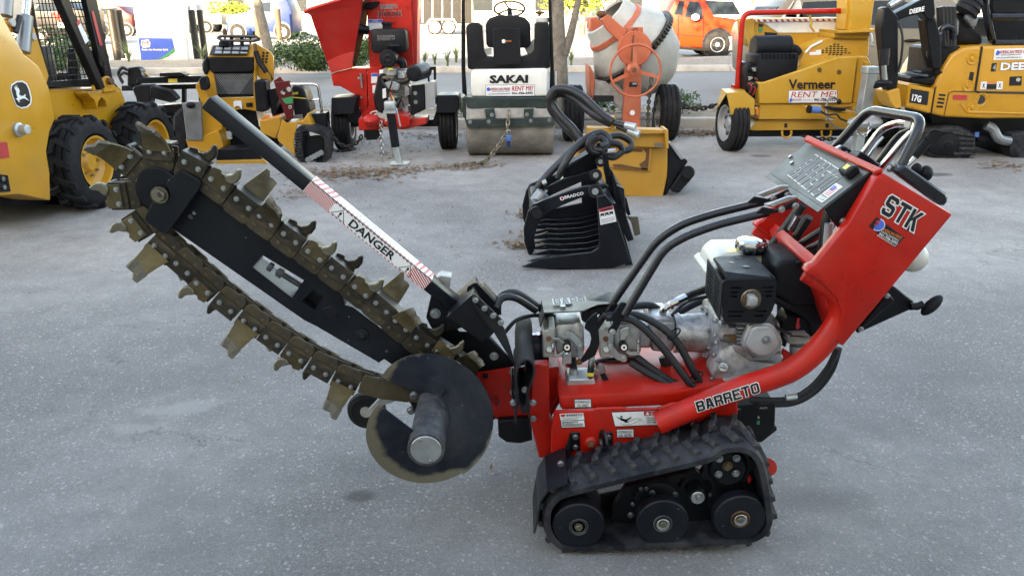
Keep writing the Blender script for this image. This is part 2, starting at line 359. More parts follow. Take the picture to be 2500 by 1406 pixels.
# ------------------------------------------------------------------ the setting
def ground_material(name, base, light, dark, spk=1.0, agg=160., patch=.5, marks=False):
    m = bpy.data.materials.new(name); m.use_nodes = True; MATS[name] = m
    n = m.node_tree.nodes; L = m.node_tree.links.new; b = n['Principled BSDF']; tc = n.new('ShaderNodeTexCoord')
    def noise(sc, det=4, rg=.6):
        t = n.new('ShaderNodeTexNoise'); t.inputs['Scale'].default_value = sc; t.inputs['Detail'].default_value = det; t.inputs['Roughness'].default_value = rg
        L(tc.outputs['Object'], t.inputs['Vector']); return t.outputs[0]
    def rng(src, a, c, lo, hi):
        r = n.new('ShaderNodeMapRange'); r.inputs[1].default_value = a; r.inputs[2].default_value = c; r.inputs[3].default_value = lo; r.inputs[4].default_value = hi; L(src, r.inputs[0]); return r.outputs[0]
    def mix(f, a, c, mode='MIX'):
        x = n.new('ShaderNodeMix'); x.data_type = 'RGBA'; x.blend_type = mode
        if isinstance(f, float): x.inputs[0].default_value = f
        else: L(f, x.inputs[0])
        for i, q in ((6, a), (7, c)):
            if isinstance(q, tuple): x.inputs[i].default_value = (*q[:3], 1)
            else: L(q, x.inputs[i])
        return x.outputs[2]
    def voro(sc, feat='F1'):
        v = n.new('ShaderNodeTexVoronoi'); v.feature = feat; v.inputs['Scale'].default_value = sc; L(tc.outputs['Object'], v.inputs['Vector']); return v
    vo = voro(agg*1.5); vc = n.new('ShaderNodeSeparateColor'); L(vo.outputs['Color'], vc.inputs[0])
    vb = voro(agg*.62); vd = n.new('ShaderNodeSeparateColor'); L(vb.outputs['Color'], vd.inputs[0])
    c = mix(rng(vc.outputs[2], 0, 1, 0, 1), dark, base)
    c = mix(rng(noise(agg*.4, 3, .75), .33, .67, 0, .45), c, base); c = mix(rng(noise(60., 5, .85), .36, .62, .6, 0), c, tuple(q*.62 for q in dark)); c = mix(rng(noise(85., 4, .85), .56, .74, 0, .55*spk), c, light)
    c = mix(rng(vc.outputs[0], .82, .95, 0, .55*spk), c, light)            # pale sand grains
    c = mix(rng(vd.outputs[0], .95, .975, 0, .7*spk), c, tuple(min(.6, q*1.1) for q in light))   # sparse pale stones
    c = mix(rng(vc.outputs[1], .90, .95, 0, .55*spk), c, tuple(q*.3 for q in dark))   # open dark pores
    c = mix(rng(noise(.45, 4, .6), .40, .66, 0, patch*.6), c, light)       # worn pale areas
    c = mix(rng(noise(1.1, 5, .65), .52, .74, 0, patch*.7), c, dark)        # oily dark areas
    c = mix(rng(noise(7., 4, .7), .40, .70, 0, .40), c, dark)
    if marks:
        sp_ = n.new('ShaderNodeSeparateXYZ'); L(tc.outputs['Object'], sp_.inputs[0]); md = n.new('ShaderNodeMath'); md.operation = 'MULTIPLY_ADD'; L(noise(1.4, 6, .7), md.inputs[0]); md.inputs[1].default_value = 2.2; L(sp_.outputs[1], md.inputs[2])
        c = mix(rng(md.outputs[0], 3.0, 6.4, 0, 1.), c, mix(1.0, c, (1.62, 1.54, 1.45), 'MULTIPLY'))     # yard further out: paler aggregate, and the brighter light there painted into the colour
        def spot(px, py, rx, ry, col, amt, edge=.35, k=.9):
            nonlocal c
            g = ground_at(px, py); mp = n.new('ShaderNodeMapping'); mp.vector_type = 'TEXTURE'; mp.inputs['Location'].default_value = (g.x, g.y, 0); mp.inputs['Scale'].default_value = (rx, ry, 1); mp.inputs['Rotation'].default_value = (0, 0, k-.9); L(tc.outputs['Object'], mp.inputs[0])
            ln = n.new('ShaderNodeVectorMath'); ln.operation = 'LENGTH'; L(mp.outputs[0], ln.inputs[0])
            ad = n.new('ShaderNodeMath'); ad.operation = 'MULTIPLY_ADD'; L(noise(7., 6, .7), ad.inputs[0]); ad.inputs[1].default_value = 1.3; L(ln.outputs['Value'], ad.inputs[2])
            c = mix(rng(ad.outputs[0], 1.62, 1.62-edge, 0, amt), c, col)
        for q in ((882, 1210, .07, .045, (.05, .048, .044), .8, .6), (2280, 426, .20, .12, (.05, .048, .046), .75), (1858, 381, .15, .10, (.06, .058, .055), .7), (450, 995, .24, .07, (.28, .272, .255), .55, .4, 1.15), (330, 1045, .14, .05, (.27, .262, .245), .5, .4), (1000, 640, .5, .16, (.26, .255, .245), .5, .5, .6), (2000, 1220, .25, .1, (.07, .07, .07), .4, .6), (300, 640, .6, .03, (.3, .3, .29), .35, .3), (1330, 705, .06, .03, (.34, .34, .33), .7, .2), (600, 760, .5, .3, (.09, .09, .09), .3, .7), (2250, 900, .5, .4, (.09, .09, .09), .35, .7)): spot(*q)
        ve = voro(.55, 'DISTANCE_TO_EDGE'); wv = n.new('ShaderNodeVectorMath'); wv.operation = 'ADD'; nz = n.new('ShaderNodeTexNoise'); nz.inputs['Scale'].default_value = 2.2; nz.inputs['Detail'].default_value = 7; nz.inputs['Roughness'].default_value = .7
        L(tc.outputs['Object'], nz.inputs['Vector']); sc_ = n.new('ShaderNodeVectorMath'); sc_.operation = 'SCALE'; sc_.inputs['Scale'].default_value = .7; L(nz.outputs['Color'], sc_.inputs[0]); L(tc.outputs['Object'], wv.inputs[0]); L(sc_.outputs[0], wv.inputs[1]); L(wv.outputs[0], ve.inputs['Vector'])
        cr = n.new('ShaderNodeMath'); cr.operation = 'MULTIPLY'; L(rng(ve.outputs['Distance'], .004, .0015, 0, .5), cr.inputs[0]); L(rng(noise(.9, 2), .56, .62, 0, 1), cr.inputs[1]); c = mix(cr.outputs[0], c, tuple(q*.45 for q in dark))
    L(c, b.inputs['Base Color']); b.inputs['Roughness'].default_value = .88
    bp = n.new('ShaderNodeBump'); bp.inputs['Strength'].default_value = .55; bp.inputs['Distance'].default_value = .006
    L(vo.outputs['Distance'], bp.inputs['Height']); L(bp.outputs[0], b.inputs['Normal']); return m
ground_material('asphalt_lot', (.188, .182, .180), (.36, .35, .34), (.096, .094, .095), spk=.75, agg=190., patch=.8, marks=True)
ground_material('asphalt_road', (.20, .20, .197), (.33, .33, .315), (.125, .126, .128), .6, 120., .35)
ground_material('pavement_far', (.34, .335, .315), (.44, .43, .40), (.26, .255, .24), .4, 60., .3)
ground_material('patch_light', (.215, .216, .215), (.38, .375, .36), (.15, .15, .15), .8)
def flat(x0, x1, y0, y1, z): return B().prism([(x0, y0, z), (x1, y0, z), (x1, y1, z), (x0, y1, z)], (0, 0, -.02))
KY = 10.95                                           # near kerb
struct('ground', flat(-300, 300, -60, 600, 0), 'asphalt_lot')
struct('road', flat(-300, 300, 12.35, 20.4, .004), 'asphalt_road')
# near kerb: separate concrete lengths with a bed of mulch behind it
struct('planting_bed', flat(-300, 300, KY+.15, 12.3, .11), 'mulch')
kerb = struct('kerb', B().box((-40, KY+.012, -.05), (40, KY+.135, .105)), 'concrete')
kb = setm(B().box((-1.51, KY, -.05), (1.51, KY+.15, .13), bev=.022, seg=2).mesh(), 'concrete')
for i in range(-6, 7):
    o = obj('kerb_stone', kb, None, kerb); o.location = (i*3.03+.4, 0, 0)
kerb2 = struct('kerb', B().box((-60, 12.312, -.05), (60, 12.39, .105)), 'concrete')
# far kerb and verge
kerb3 = struct('kerb', B().box((-80, 20.42, -.05), (80, 20.6, .12)), 'concrete')
kb = setm(B().box((-1.51, 20.4, -.05), (1.51, 20.64, .15), bev=.03, seg=2).mesh(), 'concrete')
for i in range(-9, 10):
    o = obj('kerb_stone', kb, None, kerb3); o.location = (i*3.03+.9, 0, 0)
def verge():
    b = B(); xs = [(-80+i*2.0) for i in range(81)]; ys = [20.62, 21.2, 22.0, 22.9, 23.9]; hs = [.12, .17, .22, .2, .05]; r = random.Random(4)
    b.loft([[(x, y, h+(r.random()-.5)*.05) for x in xs] for y, h in zip(ys, hs)], closed=False); return b
ground_material('sand_verge', (.26, .225, .18), (.40, .37, .32), (.15, .12, .085), .8, 40., .9)
struct('verge', verge(), 'sand_verge')
struct('pavement', flat(-300, 300, 23.6, 600, .006), 'pavement_far')
# the rental yard's own building, behind the camera: its shade lies over the whole yard
struct('building_behind', B().box((-70, -18, 0), (45, -6, 8.95)), 'wall_cream')
# ================================================================== the track trencher in front
T = Fr('track_trencher', 'red and black walk-behind track trencher with raised digging chain, nearest machine in the yard', 'trencher', .45, 2.45)
at = T.at
def poff(P, k):      # offset a closed 2-D loop (x, z) outward by k
    n = len(P); out = []
    for i in range(n):
        a, b, c = P[i-1], P[i], P[(i+1) % n]; t = (V((c.x-a.x, 0, c.z-a.z))).normalized(); out.append(V((b.x+t.z*k, b.y, b.z-t.x*k)))
    return out
# ---- tracks
def make_track(yn, yf, near):
    inner_px = [(1394, 1219), (1560, 1178), (1729, 1138), (1765, 1117), (1800, 1112), (1832, 1122), (1850, 1150), (1860, 1195), (1867, 1245), (1869, 1290), (1846, 1316), (1790, 1326), (1600, 1334), (1405, 1342), (1365, 1330), (1346, 1298), (1345, 1260), (1362, 1233)]
    loop = [at(x, y, 2.03) for x, y in inner_px]
    loop = catmull(loop, 4, True)
    lo = min(p.z for p in loop); 
    for p in loop: p.z = p.z-lo+.036
    loop = [V((p.x, yn-2.45, p.z)) for p in loop]
    sgn = -1 if poff(loop, .01)[0].z < loop[0].z else 1
    outer = poff(loop, .024*sgn); mid = poff(loop, .012*sgn)
    b = B(); sh = lambda L, y: [V((p.x, y-2.45, p.z)) for p in L]
    e = .012
    b.loft([sh(loop, yn), sh(poff(loop, .017*sgn), yn), sh(outer, yn+e), sh(outer, yf-e), sh(poff(loop, .017*sgn), yf), sh(loop, yf), sh(loop, yn)], caps=False)
    tr = T.part('track', b, 'rubber_track')
    # inner drive teeth
    L = sum((outer[i]-outer[i-1]).length for i in range(len(outer)))
    def walk(path, step, off0):
        res = []; acc = -off0; n = len(path)
        for i in range(n):
            a, c = path[i], path[(i+1) % n]; d = (c-a).length
            while acc+d >= 0:
                t = -acc/d if d else 0; p = lerp(a, c, min(max(t, 0), 1)); tg = (c-a).normalized(); res.append((p, tg)); acc -= step
            acc += d
        return res
    nl = int(L/.0605); step = L/nl
    prof = [(-.012, 0), (.012, 0), (.009, .0125), (-.007, .0125)]
    def lug(ya, yb, kink):
        m = (ya+yb)/2; rings = []
        for y, k in ((ya, 0), (ya+(yb-ya)*.35, 0), (m+(yb-ya)*.05, kink*.5), (yb, kink)):
            w_ = 1.35 if abs(y-ya) < 1e-6 else 1.
            rings.append([V((u*w_+k, y, v)) for u, v in prof])
        return setm(B().loft(rings).mesh(), 'lug_rubber')
    cy = (yn+yf)/2-2.45
    mn = lug(cy-.004, yn-2.45+.016, .018); mf = lug(cy+.004, yf-2.45-.016, .018)
    for me, o0 in ((mn, 0.), (mf, step*.5)):
        for p, tg in walk(outer, step, o0)[:nl]:
            nrm = V((tg.z, 0, -tg.x))*sgn; nrm = V((-tg.z*-1, 0, -tg.x)) if False else nrm
            Mx = Matrix((tg*(-1 if sgn > 0 else 1), V((0, 1, 0)), nrm)).transposed()
            o = obj('lug', me, None, tr); o.location = (p.x, 0, p.z); o.rotation_euler = Mx.to_euler()
            q = p+nrm*.012
    return tr, loop
track, tloop = make_track(2.03, 2.22, True)
make_track(2.66, 2.85, False)
# ---- undercarriage
uc = T.plate('undercarriage_frame', 'black_clean', [(1500, 1235), (1530, 1188), (1640, 1160), (1700, 1150), (1735, 1172), (1772, 1215), (1772, 1284), (1640, 1284), (1490, 1270)], 2.135, .03,
             holes=[[(1652, 1184), (1664, 1166), (1672, 1168), (1660, 1190)]])
T.plate('undercarriage_rail', 'black_clean', [(1380, 1270), (1400, 1225), (1700, 1160), (1840, 1150), (1850, 1290), (1400, 1310)], 2.20, .02, parent=None)
T.bolts([(1593, 1202), (1648, 1206), (1540, 1256), (1726, 1276)], 2.133, .0085, uc)
T.bolts([(1734, 1207)], 2.133, .006, uc)
T.bolts([(1565, 1193), (1578, 1192), (1545, 1229)], 2.128, .006, uc)
T.part('pivot_boss', B().cyl(at(1703, 1213, 2.08), at(1703, 1213, 2.08)+V((0, .06, 0)), .026, n=24), 'black_clean', uc)
T.part('washer', B().cyl(at(1703, 1213, 2.08), at(1703, 1213, 2.08)-V((0, .005, 0)), .021, n=24, bev=.001), 'zinc', uc)
T.bolts([(1707, 1213)], 2.074, .010, uc)
for i, (x, y) in enumerate(((1413, 1285), (1618, 1277), (1807, 1266))):
    c = at(x, y, 2.034); r = .080
    wh = T.part('idler_wheel', B().lathe(c, (0, 1, 0), [(0, .02), (-.004, .025), (0, .03), (0, r-.004), (.004, r), (.036, r), (.04, r-.006), (.04, .03), (.1, .03), (.1, r-.006), (.104, r), (.128, r), (.132, r-.006), (.132, .02)], n=48), 'black_paint')
    if i: T.part('washer', B().cyl(c+V((0, -.004, 0)), c+V((0, -.009, 0)), .020, n=24, bev=.001), 'zinc', wh)
    T.part('hub_ring', B().lathe(c, (0, 1, 0), [(-.001, .020), (-.0045, .028), (-.001, .029)], n=28), 'rust' if i == 2 else 'grey_shaft', wh)
    T.bolts([(x, y)], 2.024, .0105, wh, mat='worn_steel', h=.010)
c = at(1776, 1138, 2.10); b = B(); nt_ = 9; prof = []
for i in range(nt_*4):
    a = 2*math.pi*i/(nt_*4); rr = (.085 if i % 4 in (0, 1) else .072); prof.append(c+V((math.cos(a)*rr, 0, math.sin(a)*rr)))
sp = T.part('drive_sprocket', b.prism(prof, (0, .025, 0)).lathe(c, (0, 1, 0), [(-.02, .03), (-.022, .048), (-.016, .056), (0, .06), (.01, .06)], n=32), 'black_clean')
T.bolts([(1756, 1119), (1798, 1117), (1754, 1156), (1796, 1154)], 2.075, .0095, sp, h=.01)
T.bolts([(1776, 1137)], 2.076, .013, sp, mat='tooth_olive', h=.008)
T.part('pulley', B().cyl(at(1874, 1140, 2.30), at(1874, 1140, 2.34), .030, n=24), 'red_paint')
T.plate('scraper', 'red_paint', [(1822, 1164), (1832, 1158), (1836, 1170), (1830, 1184)], 2.10, .02)
# ---- front fender and mud flap over the track
def sheet(name, mat, rows, th=.004, parent=None):   # rows of (px,py,Y); a thin bent sheet with thickness
    P = [[at(*q) for q in r] for r in rows]; bm = B(); c = bm.cnt()
    g = [[bm.bm.verts.new(p) for p in r] for r in P]
    for a, d in zip(g, g[1:]):
        for i in range(len(a)-1): bm.bm.faces.new((a[i], a[i+1], d[i+1], d[i]))
    fs = bm.bm.faces[:]; bmesh.ops.recalc_face_normals(bm.bm, faces=fs)
    bmesh.ops.solidify(bm.bm, geom=fs, thickness=th)
    return T.part(name, bm, mat, parent)
fend = sheet('fender', 'black_paint', [[(1385, 1178, 2.02), (1336, 1198, 2.02), (1318, 1224, 2.02), (1313, 1250, 2.02)], [(1379, 1091, 2.235), (1330, 1112, 2.235), (1313, 1140, 2.235), (1308, 1165, 2.235)]])
T.plate('fender_strip', 'black_clean', [(1381, 1092), (1392, 1060), (1396, 1140), (1391, 1172)], 2.215, .012, parent=fend)
sheet('mud_flap', 'rubber', [[(1313, 1246, 2.025), (1309, 1275, 2.025), (1302, 1301, 2.02)], [(1308, 1165, 2.235), (1303, 1195, 2.235), (1300, 1215, 2.23)]], .006)
T.bolts([(1369, 1131, 2.10)], 2.1, .009, fend)
# ---- red chassis
chs = T.plate('chassis_side', 'red_paint', [(1353, 1003), (1450, 1000), (1455, 996), (1525, 994), (1530, 998), (1604, 996), (1800, 965), (1800, 1025), (1790, 1035), (1720, 1045), (1700, 1075), (1640, 1140), (1420, 1190), (1392, 1160), (1345, 1118), (1345, 1060)], 2.24, .012, bev=.004)
T.plate('chassis_side', 'red_paint', [(1353, 1003), (1604, 996), (1800, 965), (1790, 1035), (1640, 1140), (1420, 1190), (1345, 1118)], 2.64, .012)
def tank():
    near = T.poly([(1362, 966), (1368, 1003), (1800, 990), (1800, 920), (1700, 942)], 2.26)
    return near
tk = T.part('hydraulic_tank', B().prism(T.poly([(1362, 966), (1369, 1003), (1800, 985), (1790, 935), (1700, 946), (1640, 952)], 2.26), (0, .37, 0), bev=.012, seg=2), 'red_paint')
T.plate('chassis_post', 'red_paint', [(1298, 891), (1340, 889), (1342, 1018), (1356, 1046), (1356, 1062), (1348, 1066), (1346, 1120), (1316, 1118), (1297, 1040), (1290, 1020), (1296, 960)], 2.30, .04, bev=.005)
T.plate('chassis_post', 'red_paint', [(1330, 900), (1364, 895), (1366, 960), (1342, 1010)], 2.42, .15)
T.plate('chassis_wall', 'red_paint', [(1296, 892), (1560, 880), (1640, 900), (1640, 935), (1380, 960), (1345, 1020), (1300, 1020)], 2.56, .02)
T.plate('boom_side_plate', 'red_paint', [(1165, 912), (1256, 898), (1296, 893), (1300, 1024), (1262, 1028), (1205, 1022), (1165, 1000)], 2.41, .012, holes=[[(1194, 974), (1202, 965), (1215, 966), (1220, 978), (1219, 992), (1208, 997)]])
T.plate('boom_side_plate', 'red_paint', [(1165, 912), (1296, 893), (1300, 1024), (1205, 1022)], 2.58, .012)
T.plate('skid_block', 'black_clean', [(1215, 1028), (1296, 1022), (1300, 1075), (1270, 1083), (1236, 1080), (1217, 1066)], 2.38, .16, bev=.004)
T.bolts([(1185, 917, 2.405), (1229, 1025, 2.405), (1201, 1019, 2.405)], 2.405, .008, None, mat='black_clean')
# pipes and brackets on the chassis
ob = T.part('oil_plug', B().lathe(at(1443, 1083, 2.238), (0, -1, 0), [(0, .026), (.004, .024), (.010, .016), (.012, .012), (.012, 0)], n=24), 'red_paint')
T.bolts([(1443, 1083)], 2.225, .010, ob, mat='rust')
for x in (1404, 1484):
    br = T.plate('tie_bracket', 'black_clean', [(x-12, 1056), (x+12, 1054), (x+13, 1100), (x-10, 1103)], 2.234, .006)
    T.bolts([(x+1, 1066), (x+1, 1091)], 2.232, .0085, br)
T.part('tie_loop', B().torus(at(1474, 1075, 2.20), (1, .25, 0), .030, .006, n=24), 'black_tube')
T.part('fender_rib', B().box(at(1388, 1130, 2.20)-V((.004, 0, .05)), at(1388, 1130, 2.20)+V((.004, .03, .05))), 'black_clean')
# labels on the chassis
def label(P, d, mat='decal_white', parent=None, name='label_plate', edge=None):
    if edge: T.plate(name, edge, [(x+(1.8 if i in (1, 2) else -1.8), y+(1.8 if i in (2, 3) else -1.8)) for i, (x, y) in enumerate(P)], d+.0004, .001, bev=0, parent=parent)
    return T.plate(name, mat, P, d-.0004, .001, bev=0, parent=parent)
l = label([(1403, 976), (1442, 975), (1443, 993), (1404, 994)], 2.2585, edge='decal_black')
T.text('HYDRAULIC', (1405, 984), (1441, 983), (1404.5, 977.5), 2.2575, 'decal_black', l, .012); T.text('OIL ONLY', (1409, 993), (1437, 992), (1409, 986), 2.2575, 'decal_black', l, .012)
l = label([(1506, 1049), (1546, 1048), (1547, 1066), (1507, 1067)], 2.2385, edge='decal_black')
T.text('HYDRAULIC', (1508, 1057), (1544, 1056), (1508, 1050.5), 2.2375, 'decal_black', l, .012); T.text('OIL LEVEL', (1509, 1065.5), (1543, 1064.5), (1509, 1059), 2.2375, 'decal_black', l, .012)
l = label([(1366, 1010), (1424, 1008), (1427, 1024), (1369, 1026)], 2.2385, 'decal_white')
T.text('BARRETO', (1383, 1016), (1422, 1014.5), (1383, 1010), 2.2375, 'decal_black', l, .02)
T.plate('emblem', 'decal_red', [(1369, 1011.5), (1380, 1011), (1380, 1015.5), (1374.5, 1018), (1369, 1016)], 2.2374, .0006, bev=0, parent=l)
for k in range(3): T.plate('print_line', 'decal_grey', [(1372, 1019+k*2.3), (1420-6*k, 1017.5+k*2.3), (1420-6*k, 1018.4+k*2.3), (1372, 1020+k*2.3)], 2.2374, .0006, bev=0, parent=l)
l = label([(1370, 1028), (1426, 1026), (1428, 1041), (1372, 1043)], 2.2385, 'decal_white', edge='decal_black')
T.text('BARRETO', (1373, 1033), (1411, 1031.5), (1373, 1028.5), 2.2375, 'decal_black', l, .02)
for k in range(3): T.plate('print_line', 'decal_black', [(1373, 1035+k*2.5), (1424, 1033.5+k*2.5), (1424, 1034.6+k*2.5), (1373, 1036.2+k*2.5)], 2.2374, .0006, bev=0, parent=l)
l = label([(1494, 1007), (1602, 1003), (1606, 1036), (1502, 1040)], 2.2385, 'decal_white', edge='decal_black')
T.plate('danger_band', 'decal_red', [(1571, 1004.5), (1601, 1003.5), (1603, 1014), (1573, 1015)], 2.2376, .0006, bev=0, parent=l)
T.text('DA', (1589, 1013), (1602, 1012.5), (1588.5, 1006), 2.2368, 'decal_white', l, .02)
T.plate('warning_triangle', 'decal_white', [(1576, 1013), (1586, 1012.5), (1581, 1005)], 2.2368, .0006, bev=0, parent=l)
T.text('Moving\ncan kill\nor leg.', (1579, 1033), (1603, 1032), (1578, 1017.5), 2.2374, 'decal_black', l, .01)
pic = B()
for P in ([(1503, 1015), (1513, 1020), (1524, 1022), (1513, 1023)], [(1513, 1019), (1530, 1024), (1527, 1029), (1516, 1026)], [(1526, 1024), (1541, 1017), (1542, 1019), (1529, 1028)], [(1526, 1026), (1524, 1031), (1536, 1030), (1530, 1027)]):
    pic.prism(T.poly(P, 2.2374), (0, -.0006, 0))
pic.cyl(at(1517, 1016.5, 2.2374), at(1517, 1016.5, 2.2368), .0035, n=10)
T.part('pictogram', pic, 'decal_black', l)
pic = B()
for P in ([(1514, 1033), (1524, 1036), (1540, 1035), (1552, 1030), (1563, 1024), (1569, 1028)], [(1532, 1028), (1545, 1024), (1556, 1020), (1566, 1023)]):
    pic.tube([at(x, y, 2.237) for x, y in P], .0010, n=4)
T.part('pictogram', pic, 'decal_grey', l)
# ---- red main tube and its letters
tubeP = catmull([at(*p) for p in ((1606, 1033, 2.185), (1700, 992, 2.185), (1800, 950, 2.185), (1900, 917, 2.185), (1950, 892, 2.185), (1998, 850, 2.185), (2032, 806, 2.185), (2050, 766, 2.185), (2046, 730, 2.185), (2015, 700, 2.185), (1982, 676, 2.19), (1966, 666, 2.195))], 6)
nN = len(tubeP); rad = [(.0355 if i < nN*.5 else .0355-.009*min(1, (i-nN*.5)/(nN*.28))) for i in range(nN)]
mt = T.part('main_tube', B().tube(tubeP, rad, n=20), 'red_paint')
rL = B().tube([p+V((0, .5, 0)) for p in tubeP], rad, n=16); T.part('main_tube', rL, 'red_paint')
tA, tB = at(1700, 1004, 2.150), at(1853, 951, 2.150); tC = at(1697, 983, 2.150)
upv = (tC-tA)
block3(T, 'BARRETO', at(1704, 1005, 2.149), at(1856, 957, 2.149), at(1697, 981, 2.149), 'decal_black', mt, .0005, 'decal_white', .07)
T.plate('gusset', 'red_paint', [(1606, 998), (1640, 985), (1800, 975), (1802, 1012), (1790, 1020), (1700, 1040), (1622, 1052)], 2.222, .014, bev=.003)
T.part('tube_lug', B().prism(T.poly([(1640, 1056), (1665, 1038), (1700, 1030), (1712, 1040), (1690, 1056)], 2.215), (0, .03, 0)), 'black_clean')
T.bolts([(1694, 1038)], 2.212, .010)
# ---- boom
boom = T.plate('boom', 'black_paint', [(418, 556), (617, 694), (742, 781), (774, 797), (925, 885), (938, 876), (962, 893), (1000, 902), (1012, 862), (862, 750), (842, 744), (835, 717), (730, 634), (500, 470), (472, 445)], 2.365, .10,
               holes=[[(617, 652), (641, 623), (742, 684), (713, 727)], [(737, 735), (764, 708), (789, 726), (768, 757)]], bev=0)
T.part('boom_slot_back', B().prism(T.poly([(730, 728), (766, 700), (796, 724), (770, 764)], 2.40), (0, .004, 0)), 'black_clean', boom)
T.plate('boom_cap', 'black_clean', [(786, 755), (808, 746), (826, 757), (822, 778), (800, 783), (788, 772)], 2.363, .004, parent=boom)
bs = [at(655, 648, 2.385), at(745, 704, 2.385)]; ax = (bs[1]-bs[0]).normalized()
ts = T.part('tension_screw', B().cyl(bs[0]+ax*.03, bs[1], .0085, n=14).cyl(bs[0], bs[0]+ax*.016, .0165, n=6, bev=.0015).cyl(bs[0]+ax*.033, bs[0]+ax*.052, .0165, n=6, bev=.0015), 'grey_shaft', boom)
for k in range(14): 
    p = bs[0]+ax*(.056+.0045*k); T.part('thread', B().torus(p, ax, .0088, .0015, n=14, m=5), 'grey_shaft', ts)
T.bolts([(885, 816)], 2.362, .010, boom, mat='rubber', h=.012); T.part('boss', B().lathe(at(885, 816, 2.365), (0, -1, 0), [(0, .021), (.006, .020), (.009, .012), (.009, 0)], n=24), 'black_paint', boom)
T.part('hole', B().cyl(at(474, 520, 2.3645), at(474, 520, 2.3635), .006, n=12), 'patch_light', boom)
T.part('hole', B().cyl(at(466, 529, 2.3645), at(466, 529, 2.3635), .008, n=12), 'decal_black', boom)
T.part('hole', B().cyl(at(944, 857, 2.3645), at(944, 857, 2.3635), .005, n=12), 'decal_black', boom)
np_ = T.plate('nose_plate', 'black_paint', [(440, 414), (484, 440), (491, 450), (488, 460), (410, 570), (403, 574), (358, 544), (351, 534), (369, 498), (378, 491), (396, 497), (411, 484), (413, 470), (404, 452), (410, 440)], 2.315, .012, bev=.003, parent=boom)
c = at(383, 463, 2.33)
disc = T.part('nose_disc', B().lathe(c, (0, 1, 0), [(0, 0), (0, .062), (.004, .066), (.012, .066), (.012, .0735), (.09, .0735), (.09, 0)], n=48), 'black_paint')
T.part('hub', B().lathe(at(392, 476, 2.33), (0, -1, 0), [(0, .026), (.012, .026), (.014, .022), (.016, .022)], n=28), 'chain_dark', disc)
T.bolts([(391, 476)], 2.312, .0205, disc, mat='worn_steel', h=.017)
T.part('hub_hole', B().cyl(at(391, 476, 2.2948), at(391, 476, 2.2938), .008, n=10), 'decal_black', disc)
# ---- digging chain
top = [(386, 382), (464, 414), (527, 456), (587, 505), (644, 545), (702, 589), (762, 630), (818, 672), (874, 716), (924, 757), (972, 799), (1024, 840), (1075, 872), (1128, 905)]
left = [(344, 547), (302, 479), (319, 402)]
low = [(1030, 968), (966, 963), (909, 952), (846, 927), (786, 896), (727, 861), (670, 824), (616, 784), (557, 741), (503, 694), (452, 647), (399, 604)]
seq = low+left+top
kinds = {(386, 382): 'C', (464, 414): 'h', (527, 456): 'H', (587, 505): 'c', (644, 545): 'C', (702, 589): 'h', (762, 630): 'H', (818, 672): 'h', (874, 716): 'H', (924, 757): 'c', (972, 799): 'C', (1024, 840): 'h', (1075, 872): 'H', (1128, 905): 'C',
         (344, 547): 'H', (302, 479): 'H', (319, 402): 'C', (399, 604): 'C', (452, 647): 'c', (503, 694): 'H', (557, 741): 'h', (616, 784): 'C', (670, 824): 'c', (727, 861): 'H', (786, 896): 'h', (846, 927): 'C', (909, 952): '-', (966, 963): '-', (1030, 968): '-'}
YC = 2.335                                           # near plates
W_ = [at(x, y, YC) for x, y in seq]
core = B()
# rollers and pins of the inner chain
inner = []
for i in range(len(W_)):
    a = W_[max(i-1, 0)]; c_ = W_[min(i+1, len(W_)-1)]; tg = (c_-a).normalized(); nrm = V((-tg.z, 0, tg.x)); inner.append((W_[i], tg, nrm))
for p, tg, nrm in inner:
    for s_ in (-.022, .022):
        q = p+tg*s_-nrm*.018; core.cyl(q+V((0, .006, 0)), q+V((0, .046, 0)), .0115, n=12)
chain = T.part('digging_chain', core, 'chain_brown')
def rrect(u0, u1, v0, v1, r, corners=(1, 1, 1, 1), n=4):
    out = []
    for k, (cx, cy, a0) in enumerate(((u0+r, v0+r, 180), (u1-r, v0+r, 270), (u1-r, v1-r, 0), (u0+r, v1-r, 90))):
        if corners[k]:
            for j in range(n+1): a = R(a0+90*j/n); out.append((cx+r*math.cos(a), cy+r*math.sin(a)))
        else: out.append(((u0, v0), (u1, v0), (u1, v1), (u0, v1))[k])
    return out
uvp = lambda P, y: [V((u, y, v)) for u, v in P]
_sp = rrect(-.0430, .0430, -.038, .022, .017, (1, 1, 0, 0))
side_me = setm(B().prism(uvp(_sp, .004), (0, .008, 0), bev=.0014).mesh(), 'chain_brown'); sidef_me = setm(B().prism(uvp(_sp, .040), (0, .008, 0), bev=.0014).mesh(), 'chain_brown')
link_me = setm(B().prism(uvp(rrect(-.044, .044, -.036, -.002, .016), .015), (0, .006, 0)).mesh(), 'chain_brown'); linkf_me = setm(B().prism(uvp(rrect(-.044, .044, -.036, -.002, .016), .031), (0, .006, 0)).mesh(), 'chain_brown')
base_me = setm(B().prism([V((-.042, -.003, -.010)), V((.042, -.003, -.010)), V((.042, -.003, .036)), V((-.042, -.003, .036))], (0, .007, 0), bev=.001).prism([V((-.042, .0035, .029)), V((.042, .0035, .029)), V((.042, .048, .029)), V((-.042, .048, .029))], (0, 0, .0068)).mesh(), 'chain_dark')
bolt_me = setm(B().cyl((0, 0, 0), (0, -.002, 0), .0085, n=12).cyl((0, 0, 0), (0, -.008, 0), .0068, n=6, bev=.001).mesh(), 'steel_bolt')
rivet_me = setm(B().cyl((0, .004, 0), (0, -.001, 0), .0062, .0052, n=10).mesh(), 'tooth_olive')
